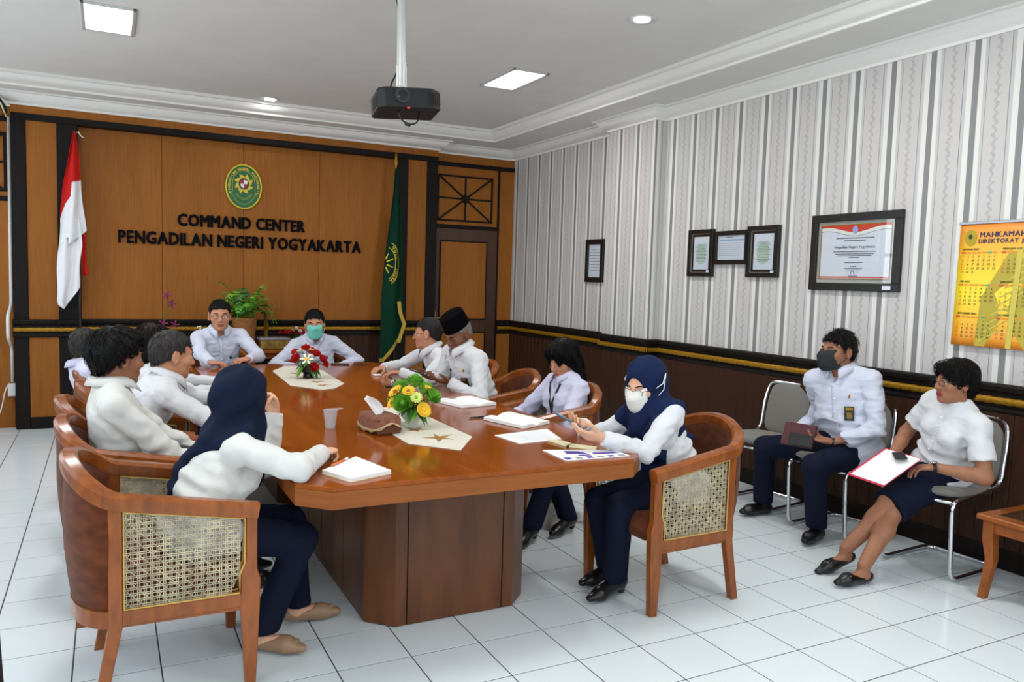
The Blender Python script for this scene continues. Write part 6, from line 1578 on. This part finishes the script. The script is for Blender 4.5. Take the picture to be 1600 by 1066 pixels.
def leaf(p, n, L, w, m, par, name='leaf', droop=.3):
    n = Vector(n).normalized(); s = n.cross(Vector((0, 0, 1))); s = s.normalized() if s.length > .01 else Vector((1, 0, 0)); u = s.cross(n); mb = MB(); vs = []
    for t, k in ((0, .12), (.25, .8), (.5, 1), (.75, .7), (1, .05)):
        c = Vector(p)+n*L*t-Vector((0, 0, droop*L*t*t)); vs += [c-s*w*k+u*w*k*.2, c, c+s*w*k+u*w*k*.2]
    mb.add(vs, [(3*i+j, 3*i+3+j, 3*i+4+j, 3*i+1+j) for i in range(4) for j in range(2)]); return mb.build(name, m, par, smooth=True)
def stem(a, b, par, r=.003): MB().tube([a, tuple((Vector(a)+Vector(b))/2+Vector((0, 0, .01))), b], r, 6).build('stem', M_LEAF, par, smooth=True)
RR = random.Random(3)
# near arrangement: yellow gerberas, green cabbage roses, white footed bowl
vx, vy = -.285, .606
fv = empty('flower_vase', (vx, vy, TZ), 'white bowl of yellow gerberas and green roses', 'flowers', 'artificial flower arrangements')
MB().lathe([(.001, 0), (.042, 0), (.044, .008), (.034, .02), (.036, .028), (.056, .05), (.062, .075), (.058, .088), (.05, .086), (.001, .08)], 28, (vx, vy, TZ+.0035)).build('bowl', material('white_ceramic', (216, 214, 206), .3), fv, smooth=40)
top = Vector((vx, vy, TZ+.10))
V_ = _CX  # picture-right direction at the camera, used to lay the blooms out on the visible side
def bloom_at(dx, dy, dz): return top+Vector((_CX.x, _CX.y, 0))*dx-Vector((_CF.x, _CF.y, 0)).normalized()*dy+Vector((0, 0, dz))
for dx, dz, dy, r, m, mc in ((-.080, .088, .06, .042, M_YEL, M_ORC), (-.095, .030, .07, .034, M_YEL, M_ORC), (-.010, .096, .085, .036, M_YEL, M_ORC), (.030, .066, .10, .034, M_PALE, M_LEAFB), (.088, .10, .04, .030, M_YEL, M_ORC)):
    p = bloom_at(dx, dy, dz); daisy(p, p-(top+Vector((0, 0, -.02))), r, m, mc, fv); stem(tuple(top-Vector((0, 0, .03))), tuple(p), fv)
p = bloom_at(.07, .10, .005); daisy(p, p-top+Vector((0, 0, .05)), .040, M_YEL, M_YEL, fv, 'chrysanthemum', 22)
for dx, dz, dy, r in ((-.030, .030, .10, .064), (.015, .120, .03, .062), (.095, .055, .05, .062), (-.06, .08, -.05, .06), (.05, .07, -.07, .06), (-.085, .03, .0, .05)):
    p = bloom_at(dx, dy, dz); rose(p, p-(top-Vector((0, 0, .03))), r, M_LEAFB, fv, 'green_rose'); stem(tuple(top-Vector((0, 0, .03))), tuple(p), fv)
for i in range(44):
    a = RR.uniform(0, 2*PI); el = RR.uniform(-.3, .9); d = Vector((math.cos(a)*math.cos(el), math.sin(a)*math.cos(el), math.sin(el))); leaf(top+d*.03, d, RR.uniform(.06, .095), RR.uniform(.012, .02), RR.choice((M_LEAF, M_LEAFB)), fv, droop=.5)
# far arrangement: red roses and cream lilies in a black bowl
vx, vy = -.358, 2.62
fv2 = empty('flower_vase', (vx, vy, TZ), 'black bowl of red roses and cream lilies', 'flowers', 'artificial flower arrangements')
MB().lathe([(.001, 0), (.040, 0), (.042, .01), (.037, .03), (.04, .036), (.055, .045), (.058, .10), (.052, .10), (.05, .09), (.001, .085)], 12, (vx, vy, TZ+.0035)).build('bowl', material('black_glaze', (20, 18, 22), .25), fv2, smooth=25)
top = Vector((vx, vy, TZ+.11))
for dx, dz, dy, r in ((-.065, .03, .07, .054), (-.01, .105, .04, .046), (.06, .065, .04, .048), (.10, .03, .03, .046), (.055, -.02, .08, .046), (.11, -.005, .0, .042), (-.10, .07, -.02, .04), (.0, .07, -.06, .05)):
    p = bloom_at(dx, dy, dz); rose(p, p-(top-Vector((0, 0, .05))), r, M_ROSE, fv2); stem(tuple(top-Vector((0, 0, .03))), tuple(p), fv2)
for dx, dz, dy, r in ((.01, .04, .09, .05), (-.045, .10, .03, .042), (-.10, .05, .03, .04), (.015, .10, .0, .04)):
    p = bloom_at(dx, dy, dz); daisy(p, p-(top-Vector((0, 0, .03))), r, M_LILY, M_YEL, fv2, 'lily', 6); stem(tuple(top-Vector((0, 0, .03))), tuple(p), fv2)
for i in range(26):
    a = RR.uniform(0, 2*PI); el = RR.uniform(-.5, .6); d = Vector((math.cos(a)*math.cos(el), math.sin(a)*math.cos(el), math.sin(el))); leaf(top+d*.03, d, RR.uniform(.07, .10), RR.uniform(.014, .022), RR.choice((M_LEAF, M_LEAF, M_LEAFB)), fv2, droop=.7)
# ------------------------------------------------------------------ tissue box under a lace cover
tb = empty('tissue_box', (-.475, .545, TZ), 'brown tissue box with a lace-edged cover and a tissue sticking out', 'tissue box')
TM = Matrix.Translation((-.478, .545, TZ)) @ Matrix.Rotation(math.radians(8), 4, 'Z')
b = MB().box((-.062, -.118, .0005), (.062, .118, .083), .008); b.xf(TM); b.build('box', material('brown_box', (100, 58, 30), .7), tb)
M_LACE = material('brown_batik_cover', (120, 74, 54), .85, vary=.3, scale=(50, 50, 50)); M_LACEE = material('beige_lace', (184, 158, 116), .85, vary=.25, scale=(90, 90, 90))
cv = MB(); n = 48
def ring(k, i):
    a = 2*PI*i/n; q = (abs(math.cos(a))**5+abs(math.sin(a))**5)**-.2; c, s_ = math.cos(a)*q, math.sin(a)*q; rip = .004*math.sin(9*a)+.003*math.sin(5*a+1)
    end = .5+.5*abs(math.sin(a))**3  # short over the ends, long over the sides
    tab = [(0.02, .0865), (.75, .088), (1.0, .086), (1.06+rip*4, .07-.0*end), (1.10+rip*6, .062-.048*(1-end)*1.6), (1.16+rip*8, .054-.060*(1-end)*1.5+.004*math.sin(12*a))]
    r_, z = tab[k]; return TM @ Vector((.064*c*r_, .12*s_*r_, max(.004, z)))
for k in range(6): cv.v += [tuple(ring(k, i)) for i in range(n)]
for k in range(5):
    for i in range(n): cv.f.append((k*n+i, k*n+(i+1) % n, (k+1)*n+(i+1) % n, (k+1)*n+i)); cv.mi.append(1 if k >= 4 else 0)
cv.build('cover', [M_LACE, M_LACEE], tb, smooth=True, solid=.002)
ts = MB()
def tis(u, v):
    w = .042*(1-.1*v)*(.4+.6*math.sin(PI*min(1, .25+.75*v))); x = -.07*v-.03*v*v; return TM @ Vector((x+(u-.5)*2*w*.62, -.02-.03*v+(u-.5)*w*.7+.02*math.cos((u-.5)*PI)*math.sin(PI*v), .086+.115*v-.02*v*v+(u-.5)*2*w*.45))
ts.grid(tis, 9, 12); ts.build('tissue', material('white_tissue', (232, 232, 232), .9), tb, smooth=True, solid=.001)
# ------------------------------------------------------------------ plastic cup
M_CUP = bpy.data.materials.new('clear_plastic_cup'); M_CUP.use_nodes = True; _t = NT(M_CUP)
_a = _t.new('ShaderNodeBsdfTransparent'); _a.inputs[0].default_value = (.93, .93, .95, 1); _g = _t.new('ShaderNodeBsdfPrincipled'); _g.inputs['Base Color'].default_value = (.8, .8, .82, 1); _g.inputs['Roughness'].default_value = .15; _mx = _t.new('ShaderNodeMixShader'); _mx.inputs[0].default_value = .22
_t.link(_a.outputs[0], _mx.inputs[1]); _t.link(_g.outputs[0], _mx.inputs[2]); _t.link(_mx.outputs[0], _t.n['Material Output'].inputs[0])
cp = empty('plastic_cup', (-.683, .70, TZ), 'clear plastic water cup on the table, lid film peeled', 'cup')
MB().lathe([(.001, .002), (.024, .002), (.026, .0), (.030, .045), (.0355, .088), (.039, .09), (.0385, .092), (.0345, .09), (.029, .045), (.0235, .004), (.001, .004)], 24, (-.683, .70, TZ)).build('cup_wall', M_CUP, cp, smooth=40)
MB().add([(-.71, .68, TZ+.0925), (-.66, .67, TZ+.0925), (-.62, .69, TZ+.095), (-.625, .715, TZ+.097), (-.67, .725, TZ+.0935), (-.70, .72, TZ+.0925)], [(0, 1, 2, 3, 4, 5)]).build('lid_film', M_CUP, cp, solid=.0006)
# ------------------------------------------------------------------ books, papers, pens, phones
M_PAGE = material('white_paper', (232, 232, 230), .75, vary=.02, scale=(20, 20, 20)); M_RULE = material('pale_blue_rule', (196, 204, 220), .8); M_COVERK = material('black_cover', (26, 26, 28), .5); M_YPAGE = material('cream_paper', (218, 208, 168), .75)
def quad_block(name, lab, cat, q, z0, h, m, bev=.0008, group=None, under=None):
    """flat stack with the outline q (ccw)"""
    c = (sum(p[0] for p in q)/4, sum(p[1] for p in q)/4); e = empty(name, (c[0], c[1], z0), lab, cat, group)
    if under: MB().prism([(c[0]+(x-c[0])*1.02, c[1]+(y_-c[1])*1.02) for x, y_ in q], z0+.0003, z0+.0022, 'z').build('cover', under, e); z0 += .002
    MB().prism(q, z0+.0003, z0+h, 'z', bev).build('pages', m, e); return e
def lerp2(a, b, t): return (a[0]+(b[0]-a[0])*t, a[1]+(b[1]-a[1])*t)
nb = quad_block('notebook', 'white notebook lying at the near table corner beside the orange pen', 'notebook', [(-.942, -.20), (-.875, -.362), (-.697, -.293), (-.758, -.02)], TZ, .014, M_PAGE, under=M_YPAGE)
def pen(lab, a, b, z, m, m2):
    e = empty('pen', (a[0], a[1], z), lab, 'pen'); A, B = Vector((*a, z)), Vector((*b, z)); d = (B-A)
    MB().tube([A, A+d*.72], .0045, 8).build('barrel', m, e, smooth=True); MB().tube([A+d*.72, B-d*.06], .005, 8).build('cap', m2, e, smooth=True); MB().tube([A-d*.06, A], [.001, .0043], 8).build('tip', M_STEEL, e, smooth=True)
pen('orange pen resting on the white notebook', (-.895, -.165), (-.80, -.06), TZ+.022, material('orange_plastic', (226, 112, 36), .35), material('clear_white_cap', (224, 220, 214), .3))
pen('black pen beside the open book of the woman with lanyard', (.09, .715), (.225, .733), TZ+.0055, M_BLACK, M_BLACK)
def open_book(lab, P, z0, thick=.012):
    """P: four corners (spine runs from the middle of P0P3 to the middle of P1P2)"""
    cx_ = sum(p[0] for p in P)/4; cy_ = sum(p[1] for p in P)/4; e = empty('open_book', (cx_, cy_, z0), lab, 'book', 'open notebooks on the table')
    MB().prism(P, z0+.0003, z0+.002, 'z').build('cover', M_COVERK, e)
    for sd in (0, 1):
        mb = MB(); N_ = 9; vs = []
        for i in range(N_):
            t = i/(N_-1); s_ = .5*(1-t) if sd == 0 else .5+.5*t
            a, b_ = lerp2(P[0], P[3], s_), lerp2(P[1], P[2], s_); h = thick*(.25+1.15*math.sin(min(1, t*1.6)*PI*.5)*(1-.35*t)) if t > 0 else thick*.3
            vs += [(*a, z0+.002), (*a, z0+.002+h), (*b_, z0+.002+h), (*b_, z0+.002)]
        fs = [(4*i+k, 4*i+4+k, 4*i+4+(k+1) % 4, 4*i+(k+1) % 4) for i in range(N_-1) for k in range(4)]+[(0, 1, 2, 3), (4*N_-1, 4*N_-2, 4*N_-3, 4*N_-4)]
        mb.add(vs, fs); mb.build('pages', M_PAGE, e, smooth=25)
open_book('open notebook in front of the man in the black cap', [(.12, 1.32), (.186, 1.04), (.435, 1.09), (.40, 1.38)], TZ, .016)
open_book('open notebook in front of the woman with lanyard', [(.146, .655), (.232, .352), (.435, .44), (.365, .77)], TZ, .016)
ps = quad_block('paper_stack', 'loose stack of white printed sheets in front of the masked woman', 'papers', [(.015, .25), (.04, .033), (.285, .058), (.348, .312)], TZ, .004, M_PAGE)
t_ = MB()
for i in range(9):
    a, b_ = lerp2((.05, .225), (.07, .065), i/8), lerp2((.30, .27), (.25, .085), i/8); t_.add([(a[0], a[1]-.0015, TZ+.0044), (b_[0], b_[1]-.0015, TZ+.0044), (b_[0], b_[1]+.0015, TZ+.0044), (a[0], a[1]+.0015, TZ+.0044)], [(0, 1, 2, 3)])
t_.build('print', M_RULE, ps)
e = empty('pocket_notebook', (.25, -.07, TZ), 'small open cream-paged notebook under the hands with phone', 'notebook')
MB().prism([(.199, .046), (.215, -.10), (.262, -.07), (.255, .01)], TZ+.0003, TZ+.010, 'z', .001).build('pages', M_YPAGE, e); MB().prism([(.222, -.10), (.30, -.215), (.345, -.16), (.268, -.06)], TZ+.0003, TZ+.007, 'z', .001).build('pages', M_YPAGE, e); MB().prism([(.212, -.105), (.226, -.105), (.27, -.058), (.258, -.05)], TZ+.0002, TZ+.008, 'z').build('spine', M_COVERK, e)
mg = quad_block('magazine', 'purple and white printed magazine at the table edge', 'magazine', [(.072, -.128), (.066, -.345), (.385, -.362), (.383, -.235)], TZ, .005, M_PAGE)
M_PURPLE = material('purple_print', (86, 60, 160), .5); M_GREYP = material('grey_print_block', (150, 150, 158), .5)
def mpos(u, v): a, b_ = lerp2((.066, -.345), (.385, -.362), u), lerp2((.072, -.128), (.383, -.235), u); return (*lerp2(a, b_, v), TZ+.0052)
for k in range(6):
    u0 = .02+k*.165; MB().add([mpos(u0, .03), mpos(u0+.10, .03), mpos(u0+.11, .22), mpos(u0+.01, .22)], [(0, 1, 2, 3)]).build('print_block', (M_PURPLE, M_GREYP)[k % 2], mg)
for q in (((.2, .55), (.5, .5), (.45, .8), (.25, .85)), ((.55, .4), (.95, .42), (.9, .6), (.6, .62)), ((.3, .3), (.5, .3), (.48, .42), (.32, .42))): MB().add([mpos(*p) for p in q], [(0, 1, 2, 3)]).build('print_block', M_PURPLE, mg)
def phone(lab, M, m=M_BLACK, scr=None, w=.073, l=.152):
    p = M @ Vector((0, 0, 0)); e = empty('phone', tuple(p), lab, 'phone'); b_ = MB().box((-w/2, -l/2, -.004), (w/2, l/2, .004), .003); b_.xf(M); b_.build('case', m, e)
    s_ = MB().box((-w/2+.003, -l/2+.003, .0038), (w/2-.003, l/2-.003, .0046)); s_.xf(M); s_.build('screen', scr or material('dark_screen', (18, 20, 26), .08, spec=.6), e)
def PMx(c, x, y): 
    x = Vector(x).normalized(); y = Vector(y); y = (y-x*x.dot(y)).normalized(); z = x.cross(y); m = Matrix((x, y, z)).transposed().to_4x4(); m.translation = Vector(c); return m
phone('black phone lying flat at the far end of the table', PMx((.09, 3.42, TZ+.0045), (.3, 1, 0), (1, -.3, 0)))
phone('black phone held by the man in the black cap', PMx((.215, 1.83, .868), (.28, .95, .0), (-.86, .3, .32)))
phone('teal phone held by the woman in navy headscarf', PMx((.235, -.085, .872), (.4, .9, -.05), (-.8, .36, .45)), material('teal_case', (34, 104, 128), .4))
# folded spectacles on the far right of the table
sp = empty('spectacles', (.235, 3.31, TZ), 'dark-framed spectacles lying folded on the far right of the table', 'spectacles')
for sx in (-1, 1):
    MB().tube([(.235+sx*.032+.022*math.cos(a), 3.31, TZ+.020+.017*math.sin(a)) for a in [2*PI*i/16 for i in range(16)]], .0022, 6, closed=True).build('rim', M_BLACK, sp, smooth=True); MB().tube([(.235+sx*.055, 3.31, TZ+.022), (.235+sx*.058, 3.34, TZ+.012), (.235-sx*.03, 3.35+.006*sx, TZ+.006)], .002, 6).build('temple', M_BLACK, sp, smooth=True)
MB().tube([(.225, 3.31, TZ+.022), (.245, 3.31, TZ+.022)], .0018, 6).build('bridge', M_BLACK, sp, smooth=True)
# keys, small dish of metal things by the far gerberas
ky = empty('key_bunch', (.08, 2.03, TZ), 'small bunch of keys and metal fob before the capped man', 'keys')
MB().tube([(.08+.018*math.cos(a), 2.03+.018*math.sin(a), TZ+.002) for a in [2*PI*i/14 for i in range(14)]], .0018, 6, closed=True).build('key_ring', M_STEEL, ky, smooth=True)
for k, a in enumerate((.3, 1.1, -.6)): MB().box((-.004, .018, .0005+.0025*k), (.004, .065, .0028+.0025*k), .0005).xf(Matrix.Translation((.08, 2.03, TZ)) @ Matrix.Rotation(a-1.2, 4, 'Z')).build('key', M_STEEL, ky)
MB().lathe([(.001, 0), (.014, 0), (.016, .03), (.008, .04), (.008, .05), (.001, .052)], 14, (.105, 2.07, TZ)).build('fob', M_STEEL, ky, smooth=40)
MB().box((.03, 1.985, TZ+.0005), (.075, 2.015, TZ+.011), .003).build('leather_tab', M_BLACK, ky)
wp = empty('folded_tissue', (.17, 2.64, TZ), 'small folded white tissue under clasped hands', 'tissue'); MB().box((.14, 2.615, TZ+.0005), (.20, 2.665, TZ+.012), .004).build('ply', M_PAGE, wp)
# things held by the two people at the wall
bk = empty('maroon_book', (2.1, .22, .62), 'maroon hardback book held upright on the lap of the man in black mask', 'book')
BM_ = PMx((2.085, .235, .622), (-.28, .96, .0), (.35, .1, .93)); b_ = MB().box((-.10, -.072, -.011), (.10, .072, .011), .002); b_.xf(BM_); b_.build('cover', material('maroon_cover', (74, 24, 34), .5), bk)
b_ = MB().box((-.096, -.069, -.0085), (.1005, .0725, .0085)); b_.xf(BM_); b_.build('pages', M_YPAGE, bk)
phone('black phone held against the maroon book', PMx((2.062, .20, .600), (-.28, .96, .0), (.35, .1, .93)) @ Matrix.Rotation(PI/2, 4, 'Z'))
fd = empty('red_folder', (1.97, -.44, .60), 'red folder with a white sheet on the lap of the woman in glasses', 'folder')
FM_ = PMx((1.975, -.445, .590), (.90, -.05, .42), (.05, .98, .05)); b_ = MB().box((-.15, -.115, -.002), (.15, .115, .001), .0006); b_.xf(FM_); b_.build('cover', material('crimson_card', (190, 34, 70), .5), fd)
b_ = MB().box((-.138, -.112, .0012), (.142, .098, .0032)); b_.xf(FM_); b_.build('sheet', M_PAGE, fd)
phone('black phone in the hands of the woman with red folder', PMx((2.06, -.47, .648), (-.6, .6, -.1), (.7, .6, .1)), w=.06, l=.11)
# ------------------------------------------------------------------ things on the console by the back wall
CT = .745
fp = empty('potted_fern', (-.45, 5.05, CT), 'bushy green fern in a tall woven basket on the console', 'plant')
MB().lathe([(.001, 0), (.085, 0), (.095, .06), (.105, .16), (.12, .31), (.124, .32), (.112, .32), (.001, .30)], 26, (-.45, 5.05, CT)).build('basket', material('woven_basket', (140, 92, 46), .7, vary=.4, scale=(30, 30, 90), bump=.4), fp, smooth=40)
fr_ = random.Random(11)
for i in range(38):
    a = fr_.uniform(0, 2*PI); L = fr_.uniform(.28, .42); rise = fr_.uniform(.05, .24); d = Vector((math.cos(a), math.sin(a)*.65, 0)); side = Vector((-d.y, d.x, 0)).normalized(); mb = MB(); pts = []
    drop = fr_.uniform(.25, .6) if fr_.random() < .75 else .05
    for k in range(13):
        t = k/12; pts.append(Vector((-.45, 5.05, CT+.32))+d*L*t*(1-.18*t)+Vector((0, 0, rise*math.sin(t*2.0)*1.6-drop*L*1.5*t*t)))
    mb.tube(pts, .002, 4)
    for k in range(1, 12):
        t = k/12; w = .072*math.sin(PI*min(1, .18+t*.9))**.7
        tan = (pts[k+1]-pts[k]).normalized()
        for sg in (-1, 1):
            b0 = pts[k]; tip = b0+side*sg*w+tan*w*.35-Vector((0, 0, w*.25)); mb.add([b0-tan*.008, b0+(tip-b0)*.5-tan*.009, tip, b0+(tip-b0)*.5+tan*.011, b0+tan*.008], [(0, 1, 2, 3, 4)])
    for v_ in range(len(mb.v)):
        if mb.v[v_][1] > 5.345: mb.v[v_] = (mb.v[v_][0], 5.345, mb.v[v_][2])
    mb.build('frond', fr_.choice((M_LEAF, M_LEAFB, M_LEAFB)), fp)
oc = empty('orchid', (-1.18, 5.06, CT), 'purple orchid with dark leaves on the console', 'plant')
MB().lathe([(.001, 0), (.05, 0), (.07, .12), (.075, .16), (.06, .16), (.001, .14)], 20, (-1.18, 5.06, CT)).build('pot', material('dark_pot', (34, 30, 30), .4), oc, smooth=40)
for (x, z), (tx, tz) in (((-1.18, .9), (-1.16, 1.26)), ((-1.17, .9), (-1.125, 1.18))):
    MB().tube([(x, 5.06, z), (x-.02, 5.055, z+.15), (tx-.01, 5.05, tz-.06), (tx, 5.045, tz)], .003, 6).build('stem', M_LEAF, oc, smooth=True)
for p, n, r in (((-1.165, 5.04, 1.27), (-.1, -1, .6), .05), ((-1.125, 5.03, 1.19), (.2, -1, .1), .048), ((-1.20, 5.0, 1.005), (-.2, -1, .3), .045), ((-1.10, 5.0, .995), (.2, -1, .3), .045)): daisy(Vector(p), n, r, M_PURP, M_PURP, oc, 'orchid_bloom', 5)
for i in range(9): a = i*.7; leaf((-1.18, 5.05, CT+.15), (math.cos(a), -.4+.3*math.sin(a*2), .6), .2, .028, M_LEAF, oc, droop=.6)
def sanitizer(x, lab):
    e = empty('sanitizer_bottle', (x, 5.0, CT), lab, 'bottle', 'pump bottles on the console'); c = (x, 5.0, CT)
    MB().lathe([(.001, 0), (.034, 0), (.036, .01), (.036, .12), (.024, .15), (.016, .16), (.001, .16)], 18, c).build('bottle', M_CUP, e, smooth=40); MB().lathe([(.001, .158), (.018, .158), (.018, .185), (.007, .19), (.007, .222), (.012, .226), (.012, .236), (.001, .238)], 14, c).tube([(x, 5.0, CT+.23), (x-.02, 4.98, CT+.232), (x-.032, 4.972, CT+.222)], .005, 6).build('pump', M_WHITEP, e, smooth=40)
sanitizer(-.87, 'pump sanitizer bottle behind the speaking man on the left'); sanitizer(-.405, 'pump sanitizer bottle in front of the fern basket')
bx_ = empty('gift_hamper', (-.17, 5.02, CT), 'gold-wrapped hamper box on the console', 'box'); M_HAMP = material('gold_foil', (150, 122, 60), .35, .5, vary=.6, scale=(50, 50, 50), bump=.4)
MB().box((-.31, 4.93, CT+.0005), (-.03, 5.12, CT+.09), .01).build('body', M_HAMP, bx_); MB().box((-.325, 4.92, CT+.09), (-.02, 5.13, CT+.12), .012).build('cellophane', M_CUP, bx_)
gc = empty('gold_trophy', (-.215, 5.2, CT), 'slim gold column ornament behind the hamper', 'ornament'); MB().lathe([(.001, 0), (.05, 0), (.05, .03), (.022, .05), (.022, .33), (.03, .35), (.03, .37), (.001, .38)], 16, (-.215, 5.2, CT)).build('column', material('polished_gold', (200, 165, 70), .2, .9), gc, smooth=30)
rf = empty('red_flower_basket', (.05, 5.02, CT), 'low basket of small red and white flowers behind the masked man', 'flowers')
MB().lathe([(.001, 0), (.07, 0), (.10, .10), (.092, .10), (.001, .08)], 20, (.05, 5.02, CT)).build('basket', MATS['woven_basket'], rf, smooth=40)
for i in range(16):
    a = fr_.uniform(0, 2*PI); r_ = fr_.uniform(.02, .12); p = Vector((.03+r_*math.cos(a)*1.2, 5.02+r_*math.sin(a)*.8, CT+.14+fr_.uniform(0, .08)*(1-r_*4))); rose(p, (math.cos(a)*.5, -.5, .8), .03, M_ROSE if i % 4 else M_LILY, rf, 'blossom')
for i in range(10): a = i*.65; leaf((.05, 5.0, CT+.10), (math.cos(a), -.5, .7), .12, .016, M_LEAF, rf)
rb = empty('red_lidded_box', (.19, 5.08, CT), 'small box with red lid behind the masked man', 'box'); MB().box((.12, 5.0, CT+.0005), (.28, 5.16, CT+.15), .005).build('body', M_SHEET, rb); MB().box((.115, 4.995, CT+.15), (.285, 5.165, CT+.18), .005).build('lid', M_ROSE, rb)
# ------------------------------------------------------------------ conduit, socket and cables at the left end of the back wall
cd = empty('cable_conduit', (-2.455, YP, .4), 'white cable conduit running down beside the dark post', 'conduit')
MB().tube(smooth_path([(-2.455, YD-.02, 2.86), (-2.462, YD-.02, 1.15), (-2.475, YP-.05, 1.06), (-2.475, YP-.05, .86), (-2.462, YD-.03, .76), (-2.464, YD-.02, .43)], .05), .015, 8).build('duct', M_WHITEP, cd, smooth=True)
MB().box((-2.50, YD-.055, .30), (-2.435, YD-.004, .42), .006).build('socket_box', M_WHITEP, cd)
MB().tube(smooth_path([(-2.49, YD-.03, .42), (-2.52, YD-.06, .36), (-2.545, YD-.08, .2), (-2.60, YD-.09, .06), (-2.72, YD-.12, .012), (-3.0, YD-.14, .012)], .08), .006, 6).build('cable', M_WHITEP, cd, smooth=True)
cb = empty('cable_bundle', (-2.51, 5.1, 2.9), 'dark cable connector bundle at the top left cornice', 'cable')
MB().tube([(-2.60, 5.2, 3.0), (-2.52, 5.19, 2.97), (-2.47, 5.2, 2.90), (-2.46, 5.22, 2.84)], [.03, .032, .026, .012], 8).build('plug', M_BLACK, cb, smooth=True); MB().tube([(-2.56, 5.16, 3.0), (-2.49, 5.155, 2.93), (-2.455, 5.22, 2.83)], .008, 6).build('wire', M_YPAGE, cb, smooth=True)
# dark stand leg at the lower left corner, close to the camera
ds = empty('tripod', (-1.95, -1.5, 0), 'black tripod leg cut by the lower left edge of the picture', 'tripod')
for q in ((-1.83, -1.5), (-2.3, -1.25), (-2.25, -1.85)): MB().tube([(q[0], q[1], 0), (-1.885+(q[0]+1.885)*.03, -1.5, 1.08)], [.016, .021], 12).build('leg', M_BLACK, ds, smooth=True)
MB().lathe([(.001, 0), (.05, 0), (.05, .06), (.03, .09), (.001, .09)], 16, (-1.935, -1.5, 1.05)).build('head', M_BLACK, ds, smooth=40)
